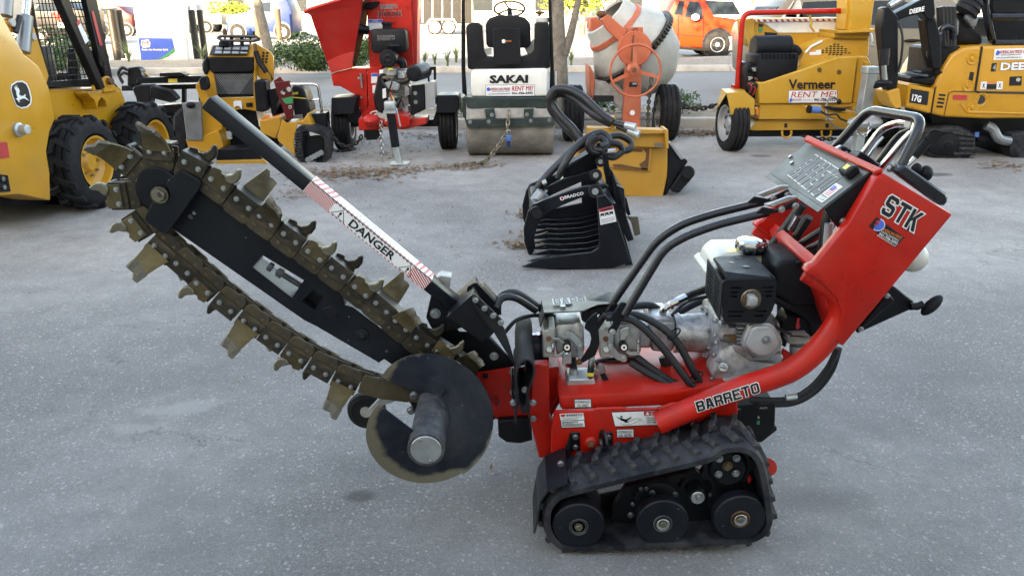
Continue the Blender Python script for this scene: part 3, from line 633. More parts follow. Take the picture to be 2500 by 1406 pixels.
# hook tooth: a block with a curved carbide fang
def hook(y, th):
    blk = [(-.030, .028), (.036, .028), (.036, .060), (.022, .062), (.012, .066), (-.002, .058), (-.010, .070), (-.022, .066)]
    fang = [(.002, .046), (.016, .034), (.034, .038), (.043, .052), (.043, .070), (.034, .086), (.028, .092), (.020, .083), (.021, .073), (.017, .063), (.010, .056)]
    return B().prism(uvp([(-.036, .004), (.036, .004), (.036, .046), (.012, .050), (-.006, .045), (-.014, .053), (-.036, .047)], y-.002), (0, .007, 0), bev=.001), B().prism(uvp(fang, y-th/2), (0, th, 0), bev=.0035)
hb, hf = hook(-.006, .018); hb_me = setm(hb.mesh(), 'tooth_olive'); hf_me = setm(hf.mesh(), 'worn_steel')
hb2, hf2 = hook(.040, .018); hb2_me = setm(hb2.mesh(), 'chain_dark'); hf2_me = setm(hf2.mesh(), 'chain_dark')
def cup(y0, sg, t0, t1, th, grow=0.):
    rows = []; nu = 4
    for j in range(7):
        t = lerp(t0, t1, j/6); v = .018+.076*t; y = y0+sg*(.002+.060*t**1.7)
        u0, u1 = lerp(-.041, -.020, t)-grow, lerp(.041, .030, t)+grow
        rows.append([(lerp(u0, u1, k/nu), y+sg*.006*t*math.sin(k*1.9), v+.020*(.5-k/nu)*t*t+(.004*math.sin(k*2.3) if j == 6 else 0)) for k in range(nu+1)])
    b = B(); g = [[b.bm.verts.new(V(p)) for p in r] for r in rows]
    for a, d in zip(g, g[1:]):
        for i in range(nu): b.bm.faces.new((a[i], a[i+1], d[i+1], d[i]))
    bmesh.ops.recalc_face_normals(b.bm, faces=b.bm.faces[:]); bmesh.ops.solidify(b.bm, geom=b.bm.faces[:], thickness=th)
    return b.mesh()
cup_n = setm(cup(-.004, -1, 0, .97, .006), 'tooth_olive'); cup_f = setm(cup(.046, 1, 0, 1, .006), 'tooth_olive'); tip_n = setm(cup(-.0025, -1, .78, 1.04, .010, .002), 'tooth_tip')
for (p, tg, nrm), px, nx in zip(inner, seq, W_[1:]+W_[-1:]):
    rt = Matrix((tg, V((0, 1, 0)), nrm)).transposed().to_euler()
    def add(nm, me, loc=None):
        o = obj(nm, me, None, chain); q = loc if loc is not None else V((0, 0, 0))
        o.location = p+tg*q.x+V((0, 1, 0))*q.y+nrm*q.z*1.16; o.rotation_euler = rt; o.scale = (1, 1, 1.16 if nm in ('side_plate', 'tooth_base', 'roller_link') else (1 if nm in ('bolt', 'rivet') else 1.02)); return o
    k = kinds[px]
    add('side_plate', side_me); add('side_plate', sidef_me); [setattr(add('roller_link', m_), 'location', p+(nx-p)*.5+nrm*-.002) for m_ in (link_me, linkf_me)]
    for s_ in (-.021, .021): add('rivet', rivet_me, V((s_, .004, -.019)))
    if k == '-': 
        continue
    add('tooth_base', base_me)
    if k == 'H': add('hook_tooth', hb_me); add('carbide_tip', hf_me)
    if k == 'h': add('hook_tooth', hb2_me); add('carbide_tip', hf2_me)
    if k == 'C': add('cup_tooth', cup_n); add('hardfacing', tip_n)
    if k == 'c': add('cup_tooth', cup_f)
    by = -.008 if k == 'H' else (-.005 if k == 'C' else -.003)
    for s_ in (-.022, .022): add('bolt', bolt_me, V((s_, by, .012)))
# inner strand seen on the far side of the lower run
# ---- danger bar (chain guard)
U0, U1 = at(490, 264, 2.3385), at(1109, 770, 2.3385); Wv = at(514, 231, 2.3385)-U0; ub = (U1-U0).normalized(); wb = (Wv-ub*Wv.dot(ub)); wb = wb.normalized(); hb_ = .041; _g = U0+V((0, .0015, 0))
bar = T.part('guard_bar', B().prism([_g, _g+(U1-U0), _g+(U1-U0)+wb*hb_, _g+wb*hb_], (0, .066, 0), bev=.004, seg=2), 'black_paint')
lab0 = (at(740, 466, 2.3385)-U0).dot(ub); lab1 = (at(1034, 707, 2.3385)-U0).dot(ub); LL = lab1-lab0; ny = V((0, -1, 0))
def bp(u, v, k=0.): return U0+ub*(lab0+u)+wb*(v*hb_)+ny*k
HB = hb_*.96
dl = T.part('danger_label', B().prism([bp(0, .03), bp(LL, .03), bp(LL, .985), bp(0, .985)], ny*.0008), 'decal_white', bar)
stripes = B()
def clip_poly(P, u0, u1):
    for s_, lim in ((1, u0), (-1, u1)):
        out = []
        for i in range(len(P)):
            a, c_ = P[i], P[(i+1) % len(P)]; ia = s_*(a[0]-lim) >= 0; ic = s_*(c_[0]-lim) >= 0
            if ia: out.append(a)
            if ia != ic: t = (lim-a[0])/(c_[0]-a[0]); out.append((lim, a[1]+(c_[1]-a[1])*t))
        P = out
    return P
for e0, e1, sl in ((0, LL*.20, .10), (LL*.845, LL, .10)):
    u = e0-.12
    while u < e1+.12:
        P = clip_poly([(u, .03), (u+.0095, .03), (u+.0095-sl, .985), (u-sl, .985)], e0+.001, e1)
        if len(P) > 2: stripes.prism([bp(a, b_, .0009) for a, b_ in P], ny*.0005)
        u += .0185
u = LL*.2
while u < LL*.845:
    for v0, v1 in ((.03, .10), (.915, .985)): stripes.prism([bp(u, v0, .0009), bp(u+.008, v0, .0009), bp(u+.005, v1, .0009), bp(u-.003, v1, .0009)], ny*.0005)
    u += .0145
T.part('warning_stripes', stripes, 'decal_red', dl)
text3(T, 'DANGER', bp(LL*.35, .20, .0012), bp(LL*.715, .20, .0012), bp(LL*.35, .84, .0012), 'decal_black', dl, .03, .0004)
for uu in (LL*.215, LL*.775):
    T.part('warning_triangle', B().prism([bp(uu, .12, .001), bp(uu+.052, .12, .001), bp(uu+.026, .88, .001)], ny*.0003, holes=[[bp(uu+.004, .155, .001), bp(uu+.048, .155, .001), bp(uu+.026, .81, .001)]]), 'decal_black', dl)
    text3(T, '!', bp(uu+.022, .22, .001), bp(uu+.030, .22, .001), bp(uu+.022, .66, .001), 'decal_black', dl, .02, .0004)
# the label's second face, on top of the bar
ty = V((0, 1, 0))
def tp(u, y, k=0.): return U0+ub*(lab0+u)+wb*(hb_+.0012+k)+ty*(.0015+y)
dl2 = T.part('danger_label', B().prism([tp(0, .004), tp(LL, .004), tp(LL, .064), tp(0, .064)], wb*.0008), 'decal_white', bar)
text3(T, 'DANGER', tp(LL*.72, .056, .001), tp(LL*.33, .056, .001), tp(LL*.72, .020, .001), 'decal_grey', dl2, .015, .0006)
stripes = B()
for e0, e1 in ((0, LL*.20), (LL*.845, LL)):
    u = e0
    while u < e1-.01:
        stripes.prism([tp(u, .006, .001), tp(u+.009, .006, .001), tp(min(u+.02, LL), .063, .001), tp(u+.011, .063, .001)], wb*.0005); u += .0185
u = LL*.2
while u < LL*.845: stripes.prism([tp(u, .006, .001), tp(u+.008, .006, .001), tp(u+.005, .014, .001), tp(u-.003, .014, .001)], wb*.0005); u += .0145
T.part('warning_stripes', stripes, 'decal_red', dl2)
# ---- mounting plates behind the auger
mp = T.plate('boom_mount_plate', 'black_clean', [(1010, 868), (1060, 800), (1046, 770), (1052, 735), (1085, 745), (1120, 810), (1185, 812), (1258, 896), (1262, 906), (1180, 918), (1120, 905)], 2.44, .03, bev=.004)
T.plate('bar_bracket', 'black_clean', [(1040, 775), (1052, 722), (1112, 765), (1130, 800), (1080, 812), (1052, 800)], 2.40, .012, bev=.003)
T.bolts([(1063, 765)], 2.398, .014, mp)
T.bolts([(1206, 869)], 2.437, .012, mp, mat='zinc')
cv = sheet('cover_plate', 'black_clean', [[(1091, 774, 2.27), (1155, 718, 2.27)], [(1188, 830, 2.27), (1226, 792, 2.27)]], .006)
T.plate('cover_side', 'black_clean', [(1091, 775), (1155, 719), (1168, 742), (1190, 792), (1182, 840)], 2.275, .18)
sheet('rubber_deflector', 'rubber', [[(1156, 740, 2.262), (1230, 800, 2.262)], [(1176, 776, 2.262), (1246, 846, 2.262)], [(1206, 812, 2.262), (1260, 900, 2.262)]], .007)
st = T.plate('clamp_strip', 'black_tube', [(1152, 727), (1160, 718), (1231, 785), (1226, 796)], 2.255, .006, bev=.001)
T.bolts([(1161, 732), (1183, 752), (1204, 770), (1223, 787)], 2.254, .008, st)
T.plate('lift_lug', 'black_clean', [(1138, 716), (1142, 700), (1155, 692), (1164, 690), (1222, 752), (1224, 766), (1214, 772), (1190, 745), (1170, 724), (1158, 714)], 2.36, .02, holes=[[(1146, 710), (1150, 704), (1158, 705), (1160, 711), (1155, 717), (1149, 716)]])
T.part('cover_top', B().prism(T.poly([(1180, 700), (1224, 748), (1224, 770), (1160, 712)], 2.38), (0, .05, 0)), 'black_clean')
T.plate('latch_box', 'pump_beige', [(1062, 680), (1075, 672), (1101, 676), (1098, 702), (1086, 703)], 2.43, .05)
# folded rubber flap: a sheet looped over itself, running across the machine
flp = [(1262, 1003), (1268, 965), (1262, 925), (1268, 890), (1284, 876), (1299, 886), (1302, 910), (1292, 940), (1284, 962), (1284, 985)]
loopF = catmull([at(x, y+4, 2.175) for x, y in flp], 5)
tk_ = .005
def thick(Pl, t):
    o_ = []
    for i in range(len(Pl)):
        a, c_ = Pl[max(i-1, 0)], Pl[min(i+1, len(Pl)-1)]; tg = (c_-a).normalized(); o_.append(Pl[i]+V((-tg.z, 0, tg.x))*t)
    return o_
o2 = thick(loopF, tk_); o3 = thick(loopF, tk_*2.1)
fb = B()
ring = loopF+list(reversed(o2))
fb.prism(ring, (0, .36, 0))
T.part('folded_flap', fb, 'rubber')
ring = catmull([at(x, y, 2.172) for x, y in [(1272, 1000), (1262, 985), (1262, 972), (1266, 950)]], 4)
sheet('flap_skirt', 'rubber', [[(1262, 960, 2.17), (1256, 1035, 2.17)], [(1254, 850, 2.52), (1250, 900, 2.52)]], .006)
sheet('flap_skirt', 'rubber', [[(1291, 960, 2.172), (1298, 1050, 2.172)], [(1280, 850, 2.5), (1284, 900, 2.5)]], .005)
lp = T.part('flap_loop', B().prism(catmull([at(x, y, 2.173) for x, y in [(1266, 975), (1270, 1000), (1280, 1010), (1290, 1002), (1292, 975), (1284, 985), (1277, 993), (1271, 985)]], 3, True), (0, .34, 0)), 'rubber')
T.bolts([(1253, 982, 2.19), (1301, 982, 2.19), (1282, 951, 2.20), (1302, 1021, 2.28), (1251, 908, 2.40), (1253, 957, 2.3)], 2.19, .009)
T.plate('clamp_strip', 'black_tube', [(1246, 900), (1252, 898), (1256, 1000), (1251, 1000)], 2.24, .01)
# ---- digging auger on the head shaft
ac = at(1040, 1098, 2.03); yA, yB = 2.40-2.45, 2.03-2.45
shaft = T.part('auger_shaft', B().lathe(V((ac.x, yB, ac.z)), (0, 1, 0), [(0, .040), (0, .0535), (.004, .0555), (yA-yB, .0555), (yA-yB, 0)], n=40), 'grey_shaft')
T.part('end_cap', B().cyl((ac.x, yB+.004, ac.z), (ac.x, yB-.0015, ac.z), .0455, n=36, bev=.001), 'zinc', shaft)
for dx, dz in ((-.016, .034), (.012, -.036)):
    o = obj('bolt', bolt_me, None, shaft); o.location = (ac.x+dx, yB-.001, ac.z+dz); o.scale = (.8, .6, .8)
T.part('hub_flange', B().lathe(V((ac.x, yA-.05, ac.z)), (0, 1, 0), [(0, .06), (.0, .085), (.02, .085), (.02, .06)], n=32), 'navy_paint', shaft)
def flight(a0, a1, y0, y1, ri, ro, th, n=56, ns=5):
    b = B(); rings = []
    for i in range(n+1):
        t = i/n; a = R(lerp(a0, a1, t)); y = lerp(y0, y1, t)
        ro_ = ro
        rings.append([V((ac.x+math.cos(a)*lerp(ri, ro_, k/ns), y, ac.z+math.sin(a)*lerp(ri, ro_, k/ns))) for k in range(ns+1)]+[V((ac.x+math.cos(a)*lerp(ri, ro_, k/ns), y+th, ac.z+math.sin(a)*lerp(ri, ro_, k/ns))) for k in range(ns, -1, -1)])
    b.loft(rings); return b
fm = bpy.data.materials['navy_paint'].copy(); fm.name = 'auger_flight_paint'; MATS['auger_flight'] = fm
def worn_edge(m, centre, r0, r1, ecol):
    n = m.node_tree.nodes; L = m.node_tree.links.new; b = n['Principled BSDF']; tc = n.new('ShaderNodeTexCoord')
    sx = n.new('ShaderNodeSeparateXYZ'); L(tc.outputs['Object'], sx.inputs[0])
    cx = n.new('ShaderNodeCombineXYZ'); L(sx.outputs[0], cx.inputs[0]); L(sx.outputs[2], cx.inputs[2])
    su = n.new('ShaderNodeVectorMath'); su.operation = 'DISTANCE'; su.inputs[1].default_value = (centre[0], 0, centre[1]); L(cx.outputs[0], su.inputs[0])
    no = n.new('ShaderNodeTexNoise'); no.inputs['Scale'].default_value = 9; no.inputs['Detail'].default_value = 6; L(tc.outputs['Object'], no.inputs['Vector'])
    ad = n.new('ShaderNodeMath'); ad.operation = 'MULTIPLY_ADD'; L(no.outputs[0], ad.inputs[0]); ad.inputs[1].default_value = .10; L(su.outputs['Value'], ad.inputs[2])
    mr = n.new('ShaderNodeMapRange'); mr.inputs[1].default_value = r0+.058; mr.inputs[2].default_value = r0+.074; L(ad.outputs[0], mr.inputs[0])
    old = b.inputs['Base Color'].links[0].from_socket
    x = n.new('ShaderNodeMix'); x.data_type = 'RGBA'; L(mr.outputs[0], x.inputs[0]); L(old, x.inputs[6]); x.inputs[7].default_value = (*ecol, 1); L(x.outputs[2], b.inputs['Base Color'])
    m2 = n.new('ShaderNodeMath'); m2.operation = 'MULTIPLY'; m2.inputs[1].default_value = .55; L(mr.outputs[0], m2.inputs[0]); L(m2.outputs[0], b.inputs['Metallic'])
worn_edge(fm, (ac.x+.026, ac.z+.018), .164, .19, (.20, .178, .13))
T.part('auger_flight', flight(152, -60, 2.325-2.45, 2.16-2.45, .05, .193, .007), 'auger_flight', shaft)
T.part('auger_flight', flight(-60, -222, 2.16-2.45, 2.075-2.45, .05, .186, .007), 'auger_flight', shaft)
for x, y, a in ((1084, 957, 60), (1105, 1001, 10)):
    p = at(x, y, 2.25); u = V((math.cos(R(a)), 0, math.sin(R(a))))
    T.part('slot', B().prism([p+u*-.013+V((0, -.006, 0))+V((-u.z, 0, u.x))*-.004, p+u*.013+V((0, -.006, 0))+V((-u.z, 0, u.x))*-.004, p+u*.013+V((0, -.006, 0))+V((-u.z, 0, u.x))*.004, p+u*-.013+V((0, -.006, 0))+V((-u.z, 0, u.x))*.004], (0, -.001, 0)), 'decal_black', shaft)
T.bolts([(1010, 964, 2.30), (1004, 1001, 2.33)], 2.3, .012, shaft, h=.012)
# small crumber wheel and the head-shaft housing behind
T.part('crumber_wheel', B().lathe(at(893, 1007, 2.52), (0, 1, 0), [(0, .022), (.004, .04), (0, .052), (.006, .066), (.02, .070), (.04, .066), (.045, .05), (.04, .02)], n=36), 'rubber')
T.part('wheel_hub', B().lathe(at(893, 1007, 2.515), (0, 1, 0), [(0, .006), (0, .020), (.01, .022)], n=16), 'cast_grey')
T.plate('wheel_arm', 'cast_grey', [(898, 1000), (932, 965), (1000, 940), (1010, 965), (935, 990), (912, 1018)], 2.50, .012)
T.plate('head_housing', 'black_clean', [(954, 898), (1010, 905), (1100, 905), (1180, 918), (1200, 960), (1150, 1000), (1000, 985), (955, 932)], 2.43, .10)
# ---- console: two red side plates, the panel between them, handles
SP = [(2158, 423), (2326, 523), (2322, 530), (2058, 846), (2044, 836), (2048, 800), (2054, 762), (2042, 726), (2000, 686), (1966, 666), (1978, 652), (1990, 648), (2071, 549), (2140, 436)]
sp_n = T.plate('side_plate', 'red_paint', SP, 2.15, .045, bev=.006, seg=2)
sp_f = T.part('side_plate', B().prism([p+V((0, .50, 0)) for p in T.poly(SP, 2.15)], (0, .045, 0), bev=.006), 'red_paint')
block3(T, 'STK', at(2148, 519, 2.1485), at(2230, 567, 2.1485), at(2174, 474, 2.1485), 'decal_black', sp_n, .0005, 'decal_white', .06)
dc = T.plate('sticker', 'decal_black', [(2140, 530), (2208, 580), (2186, 604), (2121, 553)], 2.1492, .001, bev=0, parent=sp_n)
T.part('emblem', B().cyl(at(2144, 549, 2.1488), at(2144, 549, 2.1478), .0175, n=28), 'decal_white', dc)
T.part('emblem', B().cyl(at(2144, 549, 2.148), at(2144, 549, 2.1472), .0158, n=28), 'decal_blue', dc)
em = B()
for P in ([(2136, 543), (2143, 537), (2150, 541), (2145, 546)], [(2140, 556), (2146, 549), (2153, 552), (2147, 560)], [(2133, 549), (2138, 545), (2140, 550), (2135, 554)]): em.prism(T.poly(P, 2.1468), (0, .0004, 0))
T.part('emblem', em, 'decal_red', dc)
T.text('AMERICAN PRIDE', (2151, 562), (2199, 597-12), (2155, 555), 2.1483, 'decal_orange', dc, .02)
T.text('RENTAL EQUIPMENT', (2150, 567), (2193, 590), (2152, 563), 2.1483, 'decal_white', dc, .01)
T.text('941-706-3392', (2144, 573), (2189, 598), (2148, 566.5), 2.1483, 'decal_white', dc, .02)
T.text('AmericanPrideRental.com', (2140, 575), (2185, 602), (2142, 571.5), 2.1483, 'decal_white', dc, .01)
# top edge strip, panel and wedge
def quad(name, mat, q, nrm_th, parent=None, bev=0.):
    p = [at(*x) for x in q]; n_ = (p[1]-p[0]).cross(p[3]-p[0]).normalized()
    if n_.dot(at(q[0][0], q[0][1], 0.)-p[0]) > 0 and False: n_ = -n_
    return T.part(name, B().prism(p, n_*nrm_th, bev=bev), mat, parent), p, n_
te, _, _ = quad('console_top_edge', 'red_paint', [(2138, 428, 2.16), (2158, 421, 2.16), (1974, 337, 2.69), (1963, 347, 2.69)], .012, bev=.003)
def quadw(name, mat, p, th):
    n_ = (p[1]-p[0]).cross(p[3]-p[0]).normalized(); return T.part(name, B().prism(p, n_*th), mat), p, n_
_b, _t = at(2011, 509, 2.205), at(2128, 419, 2.205); PQ = [_b+V((0, .495, 0)), _b, _t, _t+V((0, .495, 0))]
pn, pp, pnn = quadw('console_panel', 'khaki_panel', PQ, .004)
T.part('panel_lip', B().prism([_b, _b+V((-.014, 0, -.012)), _b+V((-.016, 0, -.010)), _b+V((-.003, 0, .002))], (0, .495, 0)), 'khaki_panel', pn)
def pq(u, v, k=.0): return pp[0]+(pp[1]-pp[0])*u+(pp[3]-pp[0])*v+((pp[2]-pp[1])-(pp[3]-pp[0]))*u*v+nn*k
nn = pnn if pnn.dot(CAMP-T.M @ pp[0]) > 0 else -pnn
block3(T, 'BARRETO', pq(.26, .17), pq(.80, .10), pq(.28, .80), 'decal_black', pn, .0052, 'engrave', .03)
st = T.part('origin_label', B().prism([pq(.845, .06, .0045), pq(.945, .06, .0045), pq(.945, .50, .0045), pq(.845, .50, .0045)], nn*.0008), 'decal_white', pn)
for k in range(6):
    T.part('flag_stripe', B().prism([pq(.86, .22+.035*k, .0058), pq(.935, .225+.035*k, .0058), pq(.935, .243+.035*k, .0058), pq(.86, .238+.035*k, .0058)], nn*.0004), 'decal_red', st)
T.part('flag_canton', B().prism([pq(.86, .34, .0066), pq(.90, .34, .0066), pq(.90, .45, .0066), pq(.86, .45, .0066)], nn*.0004), 'decal_blue', st)
text3(T, 'MADE IN', pq(.855, .165), pq(.935, .165), pq(.855, .195), 'decal_black', st, .01, .0058); text3(T, 'U.S.A', pq(.855, .085), pq(.938, .085), pq(.855, .155), 'decal_black', st, .02, .0058)
hm = B().prism([pq(.82, .66, .004), pq(.94, .66, .004), pq(.94, .90, .004), pq(.82, .90, .004)], nn*.028, bev=.005)
hm = T.part('hour_meter', hm, 'black_plastic', pn)
T.part('display', B().prism([pq(.855, .73, .033), pq(.91, .73, .033), pq(.91, .84, .033), pq(.855, .84, .033)], nn*.0006), 'decal_yellow', hm)
wd = T.plate('panel_wedge', 'black_clean', [(2128, 420), (2136, 428), (2141, 446), (2132, 462), (2070, 548), (2048, 560), (2012, 510)], 2.195, .006, bev=.002)
T.bolts([(2119, 460), (2058, 540)], 2.193, .0085, wd)
for u, v in ((.02, .52), (.13, .42)):
    T.part('bolt', B().cyl(pq(u, v, .004), pq(u, v, .009), .007, n=8), 'steel_bolt', pn)
T.plate('console_back', 'red_paint_old', [(2090, 470), (2300, 530), (2060, 830), (2030, 780)], 2.62, .02)
T.plate('console_floor', 'red_paint_old', [(1990, 660), (2010, 640), (2080, 790), (2050, 836)], 2.20, .44)
# handle bars
hb1 = T.tube('handle_bar', 'black_tube', [(2036, 364, 2.66), (2120, 268, 2.60), (2256, 291, 2.29), (2192, 420, 2.25)], .0145, n=14, fil=.05)
T.plate('handle_foot', 'black_tube', [(2180, 418), (2212, 404), (2312, 473), (2316, 484), (2313, 500), (2300, 505)], 2.21, .05, bev=.006)
T.plate('handle_foot', 'black_tube', [(2040, 366), (2060, 356), (2130, 395), (2155, 415), (2100, 400)], 2.55, .03, bev=.004)
T.plate('lever_bracket', 'black_clean', [(2090, 385), (2103, 370), (2155, 405), (2150, 414)], 2.42, .06)
for P in ([(2106, 378, 2.58), (2150, 316, 2.56), (2185, 302, 2.50), (2215, 303, 2.42)], [(2150, 412, 2.40), (2200, 350, 2.38), (2232, 318, 2.36), (2238, 296, 2.36)]):
    T.tube('lever', 'chrome', P, .0115, n=12, fil=.05)
T.tube('lever', 'black_tube', [(2140, 402, 2.45), (2180, 345, 2.44), (2200, 326, 2.42), (2228, 316, 2.36)], .009, n=10, fil=.05)
T.tube('lever', 'chrome', [(2196, 415, 2.30), (2222, 398, 2.31), (2240, 378, 2.31)], .006, n=8)
T.tube('lever_grip', 'black_plastic', [(2232, 382, 2.31), (2250, 362, 2.31), (2262, 347, 2.31)], .013, n=12)
T.tube('lever', 'chrome', [(2118, 386, 2.53), (2142, 350, 2.52), (2156, 335, 2.52)], .005, n=8)
for x, y, r_ in ((2238, 414, .016), (2260, 424, .020)): T.part('knob', B().ell(at(x, y, 2.30), (r_, r_, r_*1.2)), 'black_plastic')
T.bolts([(2046, 367, 2.54), (2064, 375, 2.54), (2182, 402, 2.24), (2172, 414, 2.24)], 2.5, .007)
# rear shift plate and knob
T.plate('shift_plate', 'black_clean', [(2172, 700), (2182, 698), (2232, 736), (2224, 756), (2100, 812), (2092, 815)], 2.36, .02, bev=.004)
T.plate('shift_plate', 'black_clean', [(2100, 800), (2170, 715), (2185, 735), (2094, 814)], 2.30, .14, bev=.003)
T.bolts([(2166, 722, 2.298), (2102, 803, 2.298)], 2.3, .007)
kb_ = T.tube('shift_knob', 'black_plastic', [(2222, 748, 2.34), (2240, 748, 2.34), (2254, 742, 2.34)], .012, n=12)
T.part('knob_head', B().ell(at(2275, 745, 2.34), (.018, .022, .042), Matrix.Rotation(R(40), 3, 'Y')), 'black_plastic', kb_)
T.part('coolant_bottle', B().ell(at(2228, 628, 2.46), (.048, .05, .048)), 'white_plastic')
# ---- control rods
T.tube('control_rod', 'black_tube', [(1455, 797, 2.38), (1602, 588, 2.38), (1662, 548, 2.38), (1740, 523, 2.40), (1862, 493, 2.42)], .0128, n=12, fil=.045)
T.tube('control_rod', 'black_tube', [(1525, 768, 2.31), (1622, 606, 2.31), (1680, 574, 2.31), (1760, 546, 2.32), (1875, 519, 2.34)], .0128, n=12, fil=.045)
for x, y, d in ((0, 0, 2.325), (-20, -26, 2.405)):
    rp = T.plate('rod_clevis', 'black_clean', [(1846+x, 520+y), (1862+x, 506+y), (1895+x, 512+y), (1945+x, 488+y), (1950+x, 498+y), (1935+x, 510+y), (1880+x, 524+y), (1850+x, 532+y)], d, .008, bev=.002)
    T.bolts([(1908+x, 511+y), (1942+x, 502+y)], d-.002, .0085, rp)
    T.plate('slotted_bar', 'zinc', [(1868+x, 500+y), (1925+x, 478+y), (1945+x, 478+y), (1950+x, 484+y), (1885+x, 508+y)], d+.012, .006)
# ---- pump levers and pumps
p1 = [(1446, 770), (1458, 763), (1460, 790), (1464, 840), (1454, 868), (1424, 886), (1418, 880), (1440, 845), (1444, 828), (1440, 812), (1427, 802), (1432, 785)]
T.plate('pump_lever', 'black_clean', p1, 2.325, .010, bev=.002)
l2 = T.plate('pump_lever', 'black_clean', [(1514, 740), (1528, 739), (1536, 754), (1518, 784), (1502, 816), (1494, 820), (1486, 814), (1485, 806), (1497, 792), (1494, 772)], 2.315, .010, bev=.002)
T.bolts([(1495, 810)], 2.313, .0085, l2, mat='zinc')
for x0, d in ((0, 2.40), (139, 2.40)):
    pb = T.plate('hydraulic_pump', 'cast_aluminium', [(1352+x0, 806), (1360+x0, 792), (1400+x0, 790), (1412+x0, 784), (1425+x0, 792), (1428+x0, 860), (1415+x0, 876), (1360+x0, 874)], d, .14, bev=.014, seg=2)
    T.plate('port_block', 'pump_beige', [(1325+x0, 808), (1338+x0, 806), (1338+x0, 800), (1356+x0, 800), (1356+x0, 866), (1352+x0, 872), (1326+x0, 874)], d-.02, .16, bev=.004, parent=pb)
    T.part('port_plug', B().cyl(at(1340+x0, 827, d-.021), at(1340+x0, 827, d-.026), .009, n=16), 'rust', pb)
    T.part('port_plug', B().cyl(at(1341+x0, 853, d-.021), at(1341+x0, 853, d-.030), .011, n=20, bev=.002), 'galvanised', pb)
    for k in range(4): T.part('rib', B().tube([at(1362+x0, 794-k*5, d+.02+.03*k), at(1385+x0, 793-k*5, d+.02+.03*k), at(1395+x0, 797-k*5, d+.02+.03*k), at(1412+x0, 795-k*5, d+.02+.03*k)], .006, n=6), 'cast_aluminium', pb)
    T.part('bearing', B().lathe(at(1384.5+x0, 848, d-.035), (0, 1, 0), [(0, .006), (0, .011), (.002, .011), (.002, .0125), (-.001, .0135), (.035, .0135)], n=24), 'decal_black', pb)
    T.part('shaft_end', B().cyl(at(1384.5+x0, 848, d-.039), at(1384.5+x0, 848, d-.034), .0095, n=18), 'zinc', pb); T.part('shaft_socket', B().cyl(at(1384.5+x0, 848, d-.040), at(1384.5+x0, 848, d-.0385), .0045, n=10), 'rust', pb)
D2 = lambda P: [(1290+x/5.86, 720+y/5.86) for x, y in P]
ar = T.plate('control_arm', 'galvanised', D2([(515, 540), (560, 515), (640, 550), (720, 620), (785, 700), (792, 790), (780, 960), (740, 985), (700, 975), (715, 800), (690, 720), (620, 640), (560, 610), (520, 610)]), 2.375, .005, bev=.001)
T.bolts([D2([(555, 565)])[0], D2([(752, 745)])[0]], 2.374, .009, ar, mat='zinc'); T.bolts([D2([(730, 955)])[0]], 2.374, .009, ar, mat='rust')
T.plate('control_arm', 'galvanised', D2([(345, 620), (430, 615), (520, 680), (500, 720), (430, 650), (350, 660)]), 2.378, .005, bev=.001)
T.plate('control_arm', 'galvanised', D2([(345, 860), (440, 850), (510, 800), (530, 830), (470, 890), (350, 895)]), 2.378, .005, bev=.001)
ar = T.plate('control_arm', 'galvanised', D2([(1140, 575), (1220, 560), (1210, 680), (1225, 740), (1290, 830), (1400, 865), (1400, 920), (1350, 948), (1270, 930), (1185, 860), (1130, 750), (1128, 650)]), 2.375, .005, bev=.001)
T.bolts([D2([(1172, 745)])[0], D2([(1362, 915)])[0]], 2.374, .009, ar, mat='zinc')
T.plate('control_arm', 'galvanised', D2([(1410, 790), (1470, 820), (1580, 815), (1590, 860), (1460, 870), (1390, 830)]), 2.378, .005, bev=.001)
T.plate('clevis', 'zinc', D2([(488, 845), (620, 815), (622, 985), (488, 995)]), 2.372, .012, bev=.002)
T.plate('clevis', 'zinc', D2([(1315, 500), (1440, 480), (1440, 580), (1400, 600), (1390, 650), (1310, 650)]), 2.379, .02, bev=.002)
for x, y0, y1 in ((352, 640, 860), (1572, 600, 850)):
    a, c_ = at(*D2([(x, y0)])[0], 2.372), at(*D2([(x, y1)])[0], 2.372); ln = (c_-a).length; hel = []
    for k in range(96): t = k/95; ang = t*2*math.pi*9; hel.append(lerp(a, c_, .18+.64*t)+V((math.cos(ang)*.0052, math.sin(ang)*.0052, 0)))
    T.part('return_spring', B().tube([a]+hel+[c_], .0011, n=5), 'chrome')
T.part('pump_end', B().lathe(at(1302, 851, 2.47), (1, 0, 0), [(-.012, .02), (-.01, .05), (.02, .052), (.024, .06), (.05, .06)], n=28), 'navy_paint')
T.part('fitting', B().cyl(at(1300, 817, 2.42), at(1325, 815, 2.42), .009, n=6).cyl(at(1312, 817, 2.42), at(1318, 816, 2.42), .013, n=6), 'chrome')
# small engine cover plate over the pumps
cvp = T.part('pump_cover', B().prism([at(1328, 763, 2.36), at(1424, 758, 2.36), at(1458, 744, 2.36), at(1500, 740, 2.36), at(1500, 726, 2.52), at(1322, 731, 2.52)], (0, 0, -.004)), 'khaki_panel')
sheet('cover_flange', 'khaki_panel', [[(1328, 763, 2.36), (1318, 798, 2.38)], [(1322, 731, 2.52), (1313, 770, 2.52)]], .004, cvp)
_z = at(1328, 763, 2.36).z+.001
def _cz(x, y): return T.atz(x, y, _z)
block3(T, 'BARRETO', _cz(1353, 745), _cz(1490, 738), _cz(1350, 731), 'khaki_panel', cvp, .003, 'engrave', .05)
T.part('bolt', B().cyl(at(1374, 750, 2.40), at(1374, 746, 2.40), .010, n=6), 'steel_bolt', cvp)
T.plate('cover_support', 'black_clean', [(1424, 760), (1500, 742), (1540, 748), (1540, 762), (1460, 768), (1432, 790), (1420, 782)], 2.37, .12, bev=.002)
